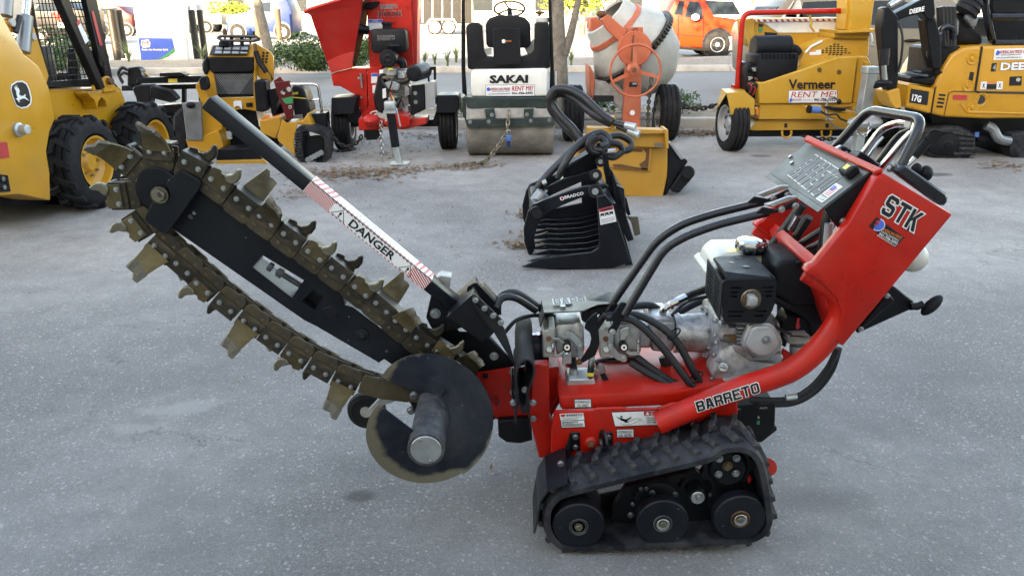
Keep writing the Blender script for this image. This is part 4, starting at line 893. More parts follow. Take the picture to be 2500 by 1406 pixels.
# bell housing, coupling block
fx0, fx1 = at(1648, 812, 2.50), at(1728, 812, 2.50); ax0 = (1, 0, 0); ln = fx1.x-fx0.x
bh = T.part('bell_housing', B().lathe(fx0, ax0, [(-.008, .05), (-.008, .068), (.012, .068), (.012, .062), (ln-.012, .069), (ln-.012, .090), (ln+.004, .092), (ln+.006, .03)], n=40), 'cast_aluminium')
for k in range(8):
    a = k*math.pi/4+.3; T.part('flange_bolt', B().cyl((fx0.x+ln-.02, fx0.y+math.cos(a)*.081, fx0.z+math.sin(a)*.081), (fx0.x+ln-.01, fx0.y+math.cos(a)*.081, fx0.z+math.sin(a)*.081), .007, n=6), 'steel_bolt', bh)
T.plate('coupling_block', 'cast_aluminium', [(1585, 784), (1596, 774), (1640, 774), (1648, 788), (1648, 850), (1636, 862), (1590, 858)], 2.43, .14, bev=.008)
T.plate('valve_block', 'cast_aluminium', [(1545, 798), (1588, 786), (1592, 850), (1545, 852)], 2.44, .12, bev=.008)
T.plate('coupling_block', 'galvanised', [(1602, 789), (1646, 789), (1646, 816), (1606, 816)], 2.425, .02, bev=.003)
T.part('elbow_fitting', B().tube(fillet([at(1618, 777, 2.45), at(1619, 752, 2.45), at(1655, 733, 2.45)], .02), .0125, n=8).cyl(at(1634, 746, 2.45), at(1640, 742, 2.45), .0165, n=6), 'chrome')
T.part('dipstick_port', B().cyl(at(1619, 780, 2.45), at(1619, 772, 2.45), .017, n=8), 'galvanised')
# ---- engine
D1 = lambda P: [(1640+x/5.02, 620+y/5.02) for x, y in P]
eb = T.plate('engine_block', 'cast_aluminium', [(1748, 880), (1756, 800), (1770, 785), (1905, 785), (1912, 880), (1895, 908), (1858, 934), (1776, 950), (1750, 930)], 2.33, .25, bev=.012, seg=2)
T.plate('crankcase', 'cast_aluminium', [(1738, 905), (1752, 875), (1762, 850), (1790, 842), (1830, 880), (1900, 890), (1905, 900), (1858, 918), (1790, 935), (1752, 930), (1736, 920)], 2.30, .08, bev=.008, parent=eb, seg=2)
T.plate('sump_flange', 'cast_grey', [(1766, 930), (1864, 914), (1866, 922), (1780, 946), (1768, 946)], 2.28, .14, bev=.003, parent=eb)
T.plate('head_fin_block', 'cast_aluminium', D1([(590, 840), (800, 850), (815, 1080), (700, 1090), (590, 1060), (570, 960)]), 2.32, .06, bev=.006, parent=eb)
for P in (D1([(695, 860), (800, 870), (800, 910), (700, 900)]), D1([(640, 990), (790, 985), (800, 1075), (680, 1080), (640, 1050)])): T.plate('port', 'rust' if P[0][1] > 810 else 'decal_black', P, 2.316, .003, bev=0, parent=eb)
T.bolts([D1([(680, 1035)])[0]], 2.315, .010, eb, mat='worn_steel')
for k in range(7): T.plate('fin', 'cast_aluminium', D1([(600+k*14, 1095), (607+k*14, 1095), (618+k*14, 1170), (609+k*14, 1170)]), 2.30, .03, bev=0, parent=eb)
for k in range(5): T.plate('cooling_fin', 'cast_aluminium', [(1800, 800+9*k), (1826, 800+9*k), (1824, 803+9*k), (1800, 803+9*k)], 2.30, .05, bev=0, parent=eb)
T.plate('head_gasket', 'cast_aluminium', D1([(745, 1120), (900, 1130), (990, 1280), (1340, 1220), (1372, 1270), (1360, 1300), (960, 1310), (780, 1200)]), 2.295, .04, bev=.003, parent=eb)
T.bolts([D1([(540, 820)])[0], D1([(535, 1000)])[0], D1([(550, 1090)])[0], D1([(575, 1305)])[0], D1([(520, 1240)])[0], (1728, 950), (1738, 925)], 2.295, .007, eb)
hc = D1([(955, 880), (1020, 850), (1220, 845), (1275, 885), (1340, 1000), (1372, 1110), (1340, 1170), (1240, 1270), (1160, 1290), (1040, 1290), (960, 1240), (870, 1150), (868, 1080)])
hcp = T.plate('rocker_cover', 'cast_aluminium', hc, 2.265, .035, bev=.010, seg=3, parent=eb)
cxx = sum(p[0] for p in hc)/len(hc); cyy = sum(p[1] for p in hc)/len(hc)
T.plate('rocker_cover_face', 'wheel_silver', [(cxx+(x-cxx)*.83, cyy+(y-cyy)*.83) for x, y in hc], 2.252, .02, bev=.008, seg=3, parent=hcp)
T.text('OHV', D1([(1045, 940)])[0], D1([(1245, 935)])[0], D1([(1060, 895)])[0], 2.2515, 'decal_grey', hcp, .01)
T.part('washer', B().lathe(at(1870, 830, 2.252), (0, -1, 0), [(0, .0145), (.003, .014), (.003, .009), (0.001, .008)], n=24), 'chrome', hcp); T.bolts([(1870, 830)], 2.249, .007, hcp)
dp = T.part('oil_filler', B().cyl(at(1766, 896, 2.30), at(1766, 896, 2.275), .0145, n=20, bev=.002), 'galvanised', eb)
T.plate('filler_grip', 'galvanised', [(1756, 893), (1772, 893), (1778, 901), (1762, 900)], 2.262, .014, parent=dp)
T.plate('heat_shield', 'red_paint', [(1836, 884), (1905, 876), (1912, 850), (1938, 868), (1940, 884), (1900, 905), (1870, 908)], 2.34, .01)
# carburettor
cb = T.plate('carburettor', 'cast_grey', [(1924, 820), (1978, 818), (1978, 838), (1970, 842), (1930, 842), (1922, 838)], 2.32, .06, bev=.005)
T.part('float_bowl', B().lathe(at(1949, 842, 2.35), (0, 0, -1), [(0, .026), (.008, .027), (.026, .025), (.034, .017), (.036, .0)], n=24), 'cast_aluminium', cb)
T.part('cross_shaft', B().cyl(at(1930, 821, 2.31), at(1990, 823, 2.31), .0045, n=8), 'chrome', cb)
T.plate('choke_lever', 'decal_red', [(1943, 802), (1948, 776), (1953, 776), (1952, 792), (1956, 798), (1948, 806)], 2.30, .006)
T.plate('air_box_bracket', 'black_plastic', [(1908, 800), (1925, 770), (1990, 780), (2010, 830), (1985, 838), (1975, 815), (1930, 815), (1918, 850), (1906, 840)], 2.36, .08, bev=.004)
T.part('spark_lead', B().tube(catmull([at(1890, 775, 2.28), at(1898, 800, 2.27), at(1930, 815, 2.3)], 6), .005, n=8), 'hose')
# muffler cover with its slots
mc_near = [(1764, 690), (1770, 684), (1890, 680), (1897, 688), (1894, 735), (1886, 758), (1868, 786), (1862, 789), (1774, 788), (1766, 783)]
slots = []
for x0, x1, y in ((722, 858, 412), (722, 810, 468), (720, 800, 520), (1100, 1240, 408), (1140, 1235, 458), (1150, 1222, 512), (690, 880, 704), (690, 855, 758), (1020, 1165, 700), (1010, 1130, 755)):
    slots.append(D1([(x0, y-11), (x1, y-11), (x1, y+12), (x0, y+12)]))
mc = T.plate('muffler_cover', 'black_plastic', mc_near, 2.25, .004, holes=slots)
T.part('cover_core', B().prism([p+V((0, .012, 0)) for p in T.poly([(1767, 692), (1893, 690), (1890, 735), (1864, 785), (1770, 784)], 2.25)], (0, .19, 0)), 'decal_black', mc)
nearw = T.poly(mc_near, 2.25)
ctr = sum(nearw, V())/len(nearw)
b = B()
def ringY(k, dy): return [V((ctr.x+(p.x-ctr.x)*k, p.y+dy, ctr.z+(p.z-ctr.z)*k)) for p in nearw]
# top and sides
tl, tr_ = at(1770, 684, 2.25), at(1890, 680, 2.25)
topm = T.part('cover_top', B().prism([V((tl.x+.006, nearw[0].y+.004, tl.z)), V((tr_.x-.004, nearw[0].y+.004, tr_.z)), V((tr_.x-.004, nearw[0].y+.030, tr_.z+.014)), V((tr_.x-.006, nearw[0].y+.18, tr_.z+.016)), V((tr_.x-.03, nearw[0].y+.205, tr_.z+.010)), V((tl.x+.03, nearw[0].y+.205, tl.z+.010)), V((tl.x+.006, nearw[0].y+.18, tl.z+.016)), V((tl.x+.006, nearw[0].y+.030, tl.z+.014))], (0, 0, -.012), bev=.004), 'black_plastic', mc)
# upper vents on the chamfer
for k in range(9):
    x = 808+k*41; P = [at(*D1([(x-11, 338)])[0], 2.2545), at(*D1([(x+11, 338)])[0], 2.2545), at(*D1([(x+11, 285)])[0], 2.281), at(*D1([(x-11, 285)])[0], 2.281)]
    T.part('vent', B().prism([p+V((0, -.001, .0015)) for p in P], (0, 0, -.004)), 'decal_black', mc)
for x, y, d, r_ in ((815, 112, 2.42, .011), (728, 168, 2.37, .008), (905, 205, 2.33, .011)):
    p = at(*D1([(x, y)])[0], d); T.part('screw_recess', B().cyl(V((p.x, p.y, tl.z+.0165)), V((p.x, p.y, tl.z+.0175)), r_, n=16), 'decal_black', mc)
# left side wall with two columns of slots
sx = nearw[0].x; y0w = nearw[0].y
zt, zb = nearw[0].z, nearw[-1].z
hol = []
for cy0, cy1 in ((.03, .085), (.115, .175)):
    for k in range(8):
        z = lerp(zt-.012, zb+.018, k/7); hol.append([V((sx, y0w+cy0, z)), V((sx, y0w+cy1, z+.006)), V((sx, y0w+cy1, z+.0005)), V((sx, y0w+cy0, z-.0055))])
T.part('cover_side', B().prism([V((sx, y0w+.002, zb)), V((sx, y0w+.2, zb+.02)), V((sx, y0w+.2, zt+.012)), V((sx, y0w+.002, zt))], (.004, 0, 0), holes=hol), 'black_plastic', mc)
rx = nearw[5].x
T.part('cover_side', B().prism([V((nearw[5].x, y0w+.004, nearw[5].z)), V((nearw[5].x, y0w+.2, nearw[5].z)), V((nearw[5].x, y0w+.2, tr_.z)), V((nearw[5].x, y0w+.004, tr_.z))], (-.004, 0, 0)), 'black_plastic', mc)
mo = T.part('muffler_outlet', B().lathe(at(*D1([(970, 550)])[0], 2.252), (0, -1, 0), [(-.01, .031), (.003, .032), (.006, .029), (.006, .018)], n=36), 'worn_steel', mc)
for k in range(10):
    a = k*2*math.pi/10+.2; c_ = at(*D1([(970, 550)])[0], 2.2455); T.part('rivet', B().cyl(c_+V((math.cos(a)*.0255, 0, math.sin(a)*.0255)), c_+V((math.cos(a)*.0255, -.0015, math.sin(a)*.0255)), .0026, n=8), 'rust', mo)
dm = at(*D1([(970, 550)])[0], 2.247)
T.part('deflector_dome', B().loft([[dm+V((u*k, -h_, v*k)) for u, v in [(-.014, -.018), (-.004, -.020), (.010, -.019), (.018, -.010), (.018, .006), (.008, .015), (-.004, .017), (-.015, .015)]] for k, h_ in ((1, 0), (.98, .010), (.86, .018), (.6, .021))]), 'wheel_silver', mo)
T.part('outlet_mouth', B().ell(dm+V((-.019, -.003, -.001)), (.007, .006, .016)), 'rust', mo)
# fuel tank
tn = [(1736, 662), (1742, 644), (1752, 628), (1768, 621), (1905, 618), (1930, 628), (1945, 650), (1948, 700), (1748, 720)]
ft = T.plate('fuel_tank', 'white_plastic', tn, 2.47, .19, bev=.026, seg=4)
T.part('tank_seam', B().prism(T.poly([(1726, 672), (1738, 662), (1950, 656), (1954, 668), (1732, 682)], 2.46), (0, .21, 0), bev=.003), 'white_plastic', ft)
cc = T.atz(1833, 606, at(1800, 621, 2.47).z+.012)
cap = T.part('fuel_cap', B().lathe(V((cc.x, cc.y, cc.z-.012)), (0, 0, 1), [(0, .046), (.004, .046), (.010, .049), (.034, .049), (.041, .046), (.046, .035), (.047, 0)], n=40), 'chrome', ft)
for k in range(12):
    a = k*math.pi/6; T.part('cap_rib', B().box(V((cc.x+math.cos(a)*.049-.004, cc.y+math.sin(a)*.049-.004, cc.z+.001)), V((cc.x+math.cos(a)*.049+.004, cc.y+math.sin(a)*.049+.004, cc.z+.018)), bev=.002), 'chrome', cap)
zz = max((p.z for p in T.poly(tn, 2.50)))
T.part('tank_label', B().prism([T.atz(x, y, at(1800, 621, 2.47).z+.0005) for x, y in ((1776, 617), (1818, 615), (1814, 606), (1772, 608))], (0, 0, .001)), 'decal_yellow', ft)
# air cleaner
ac_ = T.plate('air_cleaner', 'black_plastic', [(1889, 712), (1893, 655), (1902, 638), (1955, 634), (2010, 650), (2038, 672), (2042, 742), (1940, 750), (1890, 722)], 2.33, .20, bev=.018, seg=3)
T.plate('air_cleaner_base', 'black_plastic', [(1888, 720), (1940, 746), (2042, 740), (2040, 790), (2030, 806), (2012, 832), (1990, 830), (1975, 786), (1950, 770), (1890, 742)], 2.34, .16, bev=.008, parent=ac_, seg=2)
T.plate('clip', 'black_plastic', [(1945, 640), (1980, 636), (1982, 648), (1948, 652)], 2.32, .03, parent=ac_)
# battery box
bt = T.plate('battery', 'black_plastic', [(1792, 992), (1894, 985), (1892, 1046), (1888, 1056), (1858, 1076), (1792, 1072)], 2.32, .16, bev=.004)
T.text('ANCE', (1854, 998), (1873, 997), (1853.5, 993), 2.3185, 'decal_grey', bt, .015); T.text('HIC', (1797, 1001), (1809, 1000), (1797, 996), 2.3185, 'decal_grey', bt, .01)
T.plate('print_mark', 'decal_green', [(1848, 1027), (1855, 1027), (1855, 1036), (1848, 1036)], 2.3192, .001, bev=0, parent=bt); T.plate('print_mark', 'decal_grey', [(1850, 1016), (1854, 1016), (1854, 1022), (1850, 1022)], 2.3192, .001, bev=0, parent=bt)
T.plate('battery_tray', 'black_clean', [(1786, 1066), (1896, 1040), (1898, 1050), (1860, 1080), (1788, 1078)], 2.325, .17)
# valve manifold on the tank
zt_ = at(1430, 950, 2.40).z
mf = T.plate('manifold', 'galvanised', [(1383, 938), (1388, 926), (1450, 924), (1458, 948), (1440, 958), (1384, 960)], 2.33, .09, bev=.004)
T.part('port_fitting', B().cyl(at(1401, 944, 2.37), at(1400, 915, 2.37), .017, n=6).cyl(at(1400, 917, 2.37), at(1400, 900, 2.37), .014, n=8), 'galvanised', mf)
T.part('port_fitting', B().tube(catmull([at(1436, 940, 2.42), at(1428, 918, 2.42), at(1438, 906, 2.42), at(1450, 908, 2.42)], 5), .014, n=10), 'galvanised', mf)
T.part('port_fitting', B().cyl(at(1441, 938, 2.34), at(1441, 912, 2.34), .007, n=8).cyl(at(1441, 926, 2.34), at(1441, 920, 2.34), .010, n=6), 'tooth_olive', mf)
T.part('dust_cap', B().cyl(at(1441, 915, 2.34), at(1441, 910, 2.34), .0125, n=14), 'decal_yellow', mf)
mb = T.plate('mount_bracket', 'black_clean', [(1452, 885), (1462, 886), (1494, 940), (1508, 948), (1508, 956), (1490, 958), (1478, 945)], 2.35, .02)
for x, y, d in ((1487, 908, 2.44), (1501, 942, 2.34)): T.part('rubber_mount', B().cyl(at(x, y+10, d), at(x, y+3, d), .022, n=20).cyl(at(x, y+4, d), at(x, y-3, d), .016, n=18, bev=.002), 'grey_metal', mb)
T.bolts([(1467, 895, 2.35), (1462, 906, 2.35), (1470, 903, 2.35)], 2.35, .010, mb)
# ---- hydraulic hoses
hs = [([(1215, 742, 2.42), (1228, 720, 2.44), (1262, 716, 2.46), (1310, 746, 2.48), (1360, 780, 2.5)], .013), ([(1212, 752, 2.36), (1226, 728, 2.38), (1260, 728, 2.40), (1308, 758, 2.44)], .012),
      ([(1232, 812, 2.45), (1260, 782, 2.46), (1300, 770, 2.48), (1330, 772, 2.5)], .007),
      ([(1540, 748, 2.50), (1590, 746, 2.52), (1622, 770, 2.52)], .013), ([(1470, 770, 2.36), (1560, 770, 2.36), (1640, 820, 2.32), (1690, 900, 2.30), (1720, 960, 2.30)], .0125), ([(1480, 775, 2.35), (1545, 782, 2.34), (1610, 840, 2.31), (1680, 930, 2.28), (1712, 966, 2.28)], .0125),
      ([(1555, 872, 2.40), (1600, 906, 2.36), (1650, 936, 2.32), (1740, 962, 2.30)], .0125), ([(1540, 885, 2.38), (1590, 915, 2.34), (1650, 945, 2.31), (1720, 965, 2.30)], .012),
      ([(1620, 870, 2.45), (1632, 900, 2.44), (1670, 930, 2.42), (1700, 945, 2.42)], .018), ([(1380, 875, 2.5), (1430, 890, 2.52), (1480, 880, 2.5), (1560, 876, 2.5)], .012), ([(1396, 860, 2.46), (1400, 885, 2.40), (1400, 902, 2.37)], .012), ([(1445, 870, 2.5), (1443, 895, 2.38), (1441, 912, 2.34)], .011),
      ([(1650, 736, 2.46), (1700, 714, 2.52), (1745, 700, 2.6)], .014), ([(1640, 770, 2.5), (1680, 735, 2.55), (1745, 722, 2.55)], .006), ([(1648, 768, 2.56), (1700, 740, 2.6), (1760, 720, 2.6)], .013),
      ([(1830, 975, 2.30), (1920, 975, 2.28), (1975, 950, 2.27), (2020, 900, 2.26), (2045, 850, 2.25)], .010), ([(1840, 985, 2.34), (1930, 985, 2.33), (1990, 955, 2.32), (2030, 905, 2.31), (2048, 850, 2.30)], .010),
      ([(1862, 630, 2.60), (1900, 580, 2.58), (1945, 520, 2.56), (1960, 500, 2.55)], .016), ([(1890, 640, 2.56), (1935, 590, 2.52), (1975, 530, 2.48)], .014), ([(1905, 640, 2.50), (1950, 600, 2.46), (2010, 560, 2.40), (2030, 548, 2.38)], .012), ([(1915, 650, 2.46), (1960, 615, 2.42), (2005, 590, 2.38), (2025, 560, 2.36)], .010), ([(1930, 650, 2.52), (1990, 610, 2.5), (2040, 580, 2.48)], .010), ([(2010, 640, 2.30), (2015, 590, 2.29), (2018, 545, 2.29), (2024, 520, 2.29)], .011), ([(2000, 640, 2.33), (2006, 590, 2.32), (2012, 545, 2.31), (2020, 515, 2.31)], .010)]
for P, r_ in hs: T.part('hydraulic_hose', B().tube(catmull([at(*p) for p in P], 8), r_, n=10), 'hose')
T.part('hose_ferrule', B().cyl(at(1648, 738, 2.455), at(1672, 727, 2.48), .0155, n=10), 'chrome'); T.part('hose_ferrule', B().cyl(at(1933, 560, 2.54), at(1950, 525, 2.52), .016, n=14), 'chrome')
T.part('hose_ferrule', B().cyl(at(1945, 967, 2.27), at(1918, 970, 2.27), .011, n=8), 'galvanised')
for x, y, d in ((1645, 815, 2.31), (1700, 920, 2.29)):
    T.part('cable_tie', B().torus(at(x, y, d), (.6, 0, -.7), .024, .003, n=16, m=5), 'black_plastic')
T.part('hose_sleeve', B().tube([at(2016, 632, 2.28), at(2020, 590, 2.275), at(2024, 545, 2.275)], .0125, n=12), 'decal_grey')
T.plate('engine_deck', 'black_clean', [(1640, 962), (1700, 935), (1870, 925), (1930, 905), (1900, 950), (1720, 985)], 2.30, .30)
T.plate('rear_bulkhead', 'black_clean', [(1900, 660), (1990, 600), (2060, 560), (2070, 760), (2030, 830), (1960, 860), (1900, 800)], 2.58, .02)
# ================================================================== machines parked behind
def cv(ox, oy, s): return lambda P: [(ox+x/s, oy+y/s) for x, y in P]
def wheel(f, c, ax, R_, W, rr, name='wheel', rim='wheel_silver', bolts=5, dish=.03, tread=True, parent=None):
    """c: centre of the outer sidewall, ax: direction into the machine. tyre > rim"""
    ax = V(ax).normalized(); c = V(c); g = .012
    prof = [(W*.10, rr*1.03), (.0, rr*1.12), (.0, R_*.82), (W*.06, R_*.95), (W*.13, R_)]
    for k in range(3):
        t = W*(.26+.24*k); prof += [(t-.008, R_), (t-.006, R_-g), (t+.006, R_-g), (t+.008, R_)]
    prof += [(W*.87, R_), (W*.94, R_*.95), (W, R_*.82), (W, rr*1.05), (W*.9, rr*1.03)]
    b = B().lathe(c, ax, prof, n=40, caps=False)
    ty = f.part(name, b, 'tyre', parent)
    ri = f.part('rim', B().lathe(c, ax, [(W*.02, rr*1.02), (W*.04, rr*.93), (W*.25, rr*.88), (dish+W*.12, rr*.70), (dish+W*.06, rr*.40), (dish, rr*.34), (dish-.012, rr*.28), (dish-.012, 0)], n=32, caps=False), rim, ty)
    u = ax.orthogonal().normalized(); v = ax.cross(u)
    for k in range(8 if bolts == 5 else 0):
        a = 2*math.pi*(k+.5)/8; p = c+ax*(dish+W*.115)+(u*math.cos(a)+v*math.sin(a))*rr*.66
        f.part('rim_slot', B().cyl(p, p-ax*.012, rr*.11, n=10), 'decal_black', ty)
    for k in range(bolts):
        a = 2*math.pi*k/bolts; p = c+ax*(dish+W*.05)+(u*math.cos(a)+v*math.sin(a))*rr*.5
        f.part('wheel_nut', B().cyl(p, p-ax*.02, .012, n=6), 'steel_bolt', ty)
    return ty
def chain_line(name, label, P, link=.05, wire=.007, mat='dark_chain', cat='chain', sub=6, group=None):
    pts = catmull(P, 24); d = [0]
    for a, c in zip(pts, pts[1:]): d.append(d[-1]+(c-a).length)
    root = bpy.data.objects.new(name, None); COL.objects.link(root); root['label'] = label; root['category'] = cat
    root.location = pts[0]
    pitch = link*.66; n = int(d[-1]/pitch)
    h = link/2-wire*2; w2 = link*.30-wire*.6
    path = [V((h, w2*math.sin(a), 0))+V((w2*math.cos(a), 0, 0)) for a in [R(-90+45*k) for k in range(5)]]+[V((-h, w2*math.sin(a), 0))+V((w2*math.cos(a), 0, 0)) for a in [R(90+45*k) for k in range(5)]]
    me = setm(B().tube(path, wire, n=6, closed=True).mesh(), mat); j = 0
    for k in range(n):
        s_ = (k+.5)*pitch
        while d[j+1] < s_: j += 1
        t = (s_-d[j])/(d[j+1]-d[j]); p = lerp(pts[j], pts[j+1], t); tg = (pts[j+1]-pts[j]).normalized()
        u = tg.cross(V((0, 0, 1))); u = u.normalized() if u.length > .05 else V((1, 0, 0)); v = tg.cross(u)
        if k % 2: u, v = v, -u
        o = obj('link', me, None, root); o.location = p-pts[0]; o.rotation_euler = Matrix((tg, u, v)).transposed().to_euler()
    return root
# ------------------------------------------------------------------ skid steer loader (left edge)
S = Fr('skid_steer_loader', 'big yellow wheeled skid steer loader with deer emblem at the left edge', 'loader', -3.42, 6.45, 84.)
tw = S.plate('tower', 'yellow_deere', [(-160, -120), (-20, -4), (0, 30), (59, 133), (95, 162), (120, 214), (134, 292), (122, 322), (114, 370), (122, 422), (124, 490), (48, 474), (-160, 492)], .04, .30, bev=.012, seg=2)
S.plate('inner_tower', 'yellow_deere', [(66, 150), (62, 75), (72, 64), (84, 66), (94, 100), (120, 186), (112, 214), (90, 220)], .20, .04, bev=.006)
bd = S.plate('body', 'yellow_deere', [(100, 224), (229, 216), (294, 208), (312, 258), (300, 300), (270, 350), (240, 470), (120, 480), (100, 300)], .30, .95, bev=.02)
S.plate('belly', 'black_clean', [(0, 470), (125, 482), (260, 440), (420, 400), (420, 430), (250, 500), (0, 500)], .34, .8)
S.plate('arm_gusset', 'yellow_deere', [(215, 226), (292, 222), (293, 228), (272, 236), (264, 248), (262, 262), (258, 246), (248, 238), (240, 250), (238, 268), (232, 246), (218, 234)], .17, .12)
for P in ([(232, 224), (228, 197), (234, 190), (240, 196), (246, 222)], [(256, 226), (254, 192), (262, 186), (270, 190), (276, 202), (292, 222)]): S.plate('pin_lug', 'yellow_deere', P, .14, .03, bev=.005)
S.part('pin', B().cyl(S.at(266, 199, .13), S.at(266, 199, .13)+V((0, -.03, 0)), .03, n=16), 'rust')
# cab frame with welded screen
dC = .26
cab = S.plate('cab_frame', 'black_clean', [(60, -150), (120, -150), (235, 194), (276, 200), (290, 214), (114, 212), (88, 69), (70, -30)], dC, .05,
              holes=[[(72, -145), (112, -145), (205, 120), (228, 192), (122, 200), (92, 72), (76, -28)]])
L0, L1, R0, R1 = (64, -150), (116, 204), (150, -150), (262, 198)
def scr(u, v): a = (lerp(L0[0], L1[0], v), lerp(L0[1], L1[1], v)); c = (lerp(R0[0], R1[0], v), lerp(R0[1], R1[1], v)); return S.at(lerp(a[0], c[0], u), lerp(a[1], c[1], u), dC+.02)
for k in range(1, 14): S.part('screen_bar', B().tube([scr(k/14, 0), scr(k/14, .5), scr(k/14, 1)], .0042, n=5), 'black_clean', cab)
for k in range(0, 21): S.part('screen_bar', B().tube([scr(0, k/20), scr(1, k/20)], .0042, n=5), 'black_clean', cab)
# front post of the cab with punched slots, red and white safety tape
pst = S.plate('front_post', 'black_clean', [(205, -150), (232, -20), (276, 198), (262, 206), (238, 120), (196, -60), (170, -150)], .22, .05, holes=[[(244-3+4*k*.6, 150-16*k*0), (252, 150), (255, 162), (247, 164)] for k in range(1)])
S.plate('safety_tape', 'decal_red', [(229, 28), (237, 58), (251, 112), (244, 112), (232, 66), (223, 28)], .215, .003, bev=0, parent=pst)
S.plate('step_slot', 'decal_black', [(254, 160), (261, 160), (264, 174), (257, 175)], .216, .003, bev=0, parent=pst)
db = S.plate('lift_link', 'black_clean', [(128, -80), (152, -80), (164, -5), (200, 70), (258, 214), (246, 220), (186, 90), (147, 0)], .10, .07, bev=.006)
S.plate('warning_label', 'decal_white', [(190, 64), (198, 58), (217, 100), (209, 108)], .097, .002, bev=0, parent=db); S.plate('warning_label', 'decal_red', [(186, 55), (194, 49), (197, 57), (190, 63)], .097, .002, bev=0, parent=db)
S.plate('roof', 'black_clean', [(20, -170), (240, -170), (252, -140), (10, -140)], .2, 1.0)
S.plate('seat', 'black_plastic', [(80, 120), (130, 112), (145, 185), (200, 180), (200, 215), (90, 220)], .6, .45, bev=.03, seg=2)
S.tube('joystick', 'black_plastic', [(180, 200, .45), (178, 150, .45), (172, 120, .45)], [.05, .045, .03, .055], n=10)
S.plate('armrest', 'black_plastic', [(165, 180), (200, 172), (200, 200), (168, 206)], .42, .12, bev=.02)
# lift cylinder
S.tube('lift_cylinder', 'grey_metal', [(57, 128, .10), (64, 40, .10)], .048, n=18); S.tube('cylinder_rod', 'chrome', [(63, 44, .10), (74, -60, .10)], .028, n=16)
S.tube('hydraulic_line', 'hose', [(38, 80, .08), (44, 55, .08), (48, 40, .08)], .02, n=8, cat=4)
S.tube('lift_cylinder', 'grey_metal', [(14, 40, .12), (20, -60, .12)], .045, n=14)
S.plate('pin_lug', 'yellow_deere', [(18, 60), (20, 48), (28, 45), (36, 58), (34, 84)], .10, .05, bev=.01)
for x, y, d in ((27, 56, .095), (78, 90, .195)): S.part('pin', B().cyl(S.at(x, y, d), S.at(x, y, d)+V((0, -.02, 0)), .030, n=18, bev=.004), 'wheel_silver')
# deer emblem: shield with a leaping stag
q1 = cv(0, 0, 2.703)
sh = [(75, 560), (110, 537), (150, 534), (178, 552), (196, 590), (210, 650), (206, 690), (180, 712), (140, 718), (108, 700), (84, 640), (70, 590)]
em = S.plate('emblem', 'decal_white', q1(sh), .036, .003, bev=0, parent=tw)
cx_, cy_ = 140, 628
S.plate('emblem_field', 'decal_black', q1([(cx_+(x-cx_)*.88, cy_+(y-cy_)*.90) for x, y in sh]), .033, .002, bev=0, parent=em)
S.plate('emblem_stag', 'decal_white', q1([(100, 590), (92, 572), (97, 575), (104, 586), (103, 562), (108, 582), (114, 560), (113, 585), (120, 580), (126, 592), (131, 606), (127, 612), (128, 628), (144, 636), (160, 632), (166, 622), (170, 632), (166, 640), (182, 655), (196, 668), (178, 660), (160, 650), (140, 656), (126, 664), (132, 676), (126, 676), (118, 664), (104, 652), (118, 648), (108, 618), (108, 604)]), .0305, .002, bev=0, parent=em)
S.plate('reflector', 'decal_red', [(0, 348), (18, 347), (24, 385), (2, 388)], .034, .004, parent=tw); S.plate('hinge', 'black_clean', [(-20, 424), (20, 428), (27, 468), (-20, 470)], .02, .02, parent=tw)
for x, y in ((4, 437), (7, 457)): S.part('bolt', B().cyl(S.at(x, y, .02), S.at(x, y, .02)+V((0, -.015, 0)), .018, n=6), 'steel_bolt', tw)
S.part('filler_cap', B().lathe(S.at(42, 317, .04), (0, -1, 0), [(0, .05), (.02, .05), (.03, .035), (.08, .035), (.085, .028)], n=18), 'galvanised', tw)
def loader_wheel(px, py):
    c = S.at(px, py, 0); c.z = .385; R_, W, rr = .365, .26, .215
    ty = wheel(S, c, (0, 1, 0), R_, W, rr, rim='yellow_deere', bolts=8, dish=.07)
    for sd in (0, 1):
        pr = [(-.028, 0), (.028, 0), (.022, .024), (-.022, .024)]; rings = []
        for t in range(5):
            y = lerp(.0 if sd == 0 else W, W*.52, t/4); u = .06*(t/4)*1.0; rings.append([V((a+u-.05, y, v-(.02 if t == 0 else 0))) for a, v in pr])
        me = setm(B().loft(rings, ).mesh(), 'tyre')
        for k in range(15):
            a = 2*math.pi*(k+.5*sd)/15; o = obj('tread_lug', me, None, ty)
            o.location = (c.x+math.cos(a)*R_*.985, c.y, c.z+math.sin(a)*R_*.985); o.rotation_euler = (0, -(a-math.pi/2), 0)
loader_wheel(243, 410); loader_wheel(383, 330)
# ------------------------------------------------------------------ black attachment frame beyond the loader
A = Fr('black_attachment_frame', 'black steel attachment frame with upright post lying between the loader and the yellow stand-on machine', 'attachment', -4.1, 9.2)
qa = cv(240, 120, 6.696)
A.plate('upright', 'black_clean', qa([(470, 330), (480, 310), (635, 290), (690, 350), (690, 400), (740, 465), (620, 600), (470, 600)]), 9.2, .14, bev=.01)
A.plate('beam', 'black_clean', qa([(620, 470), (1680, 440), (1680, 545), (620, 570)]), 9.15, .14, bev=.01)
A.plate('beam', 'black_clean', qa([(370, 600), (1690, 575), (1690, 650), (370, 690)]), 9.22, .12, bev=.01)
A.plate('pad', 'black_clean', qa([(1000, 395), (1340, 385), (1425, 425), (1400, 450), (1000, 455)]), 9.1, .14); A.plate('label_plate', 'decal_yellow', qa([(1145, 490), (1290, 485), (1290, 550), (1145, 552)]), 9.146, .003, bev=0)
A.plate('brace', 'yellow_plain', qa([(690, 330), (850, 460), (760, 465), (700, 400)]), 9.3, .03)
for x in (1360, 1640): A.plate('post', 'black_clean', qa([(x, 640), (x+55, 640), (x+55, 960), (x, 960)]), 9.22, .06)
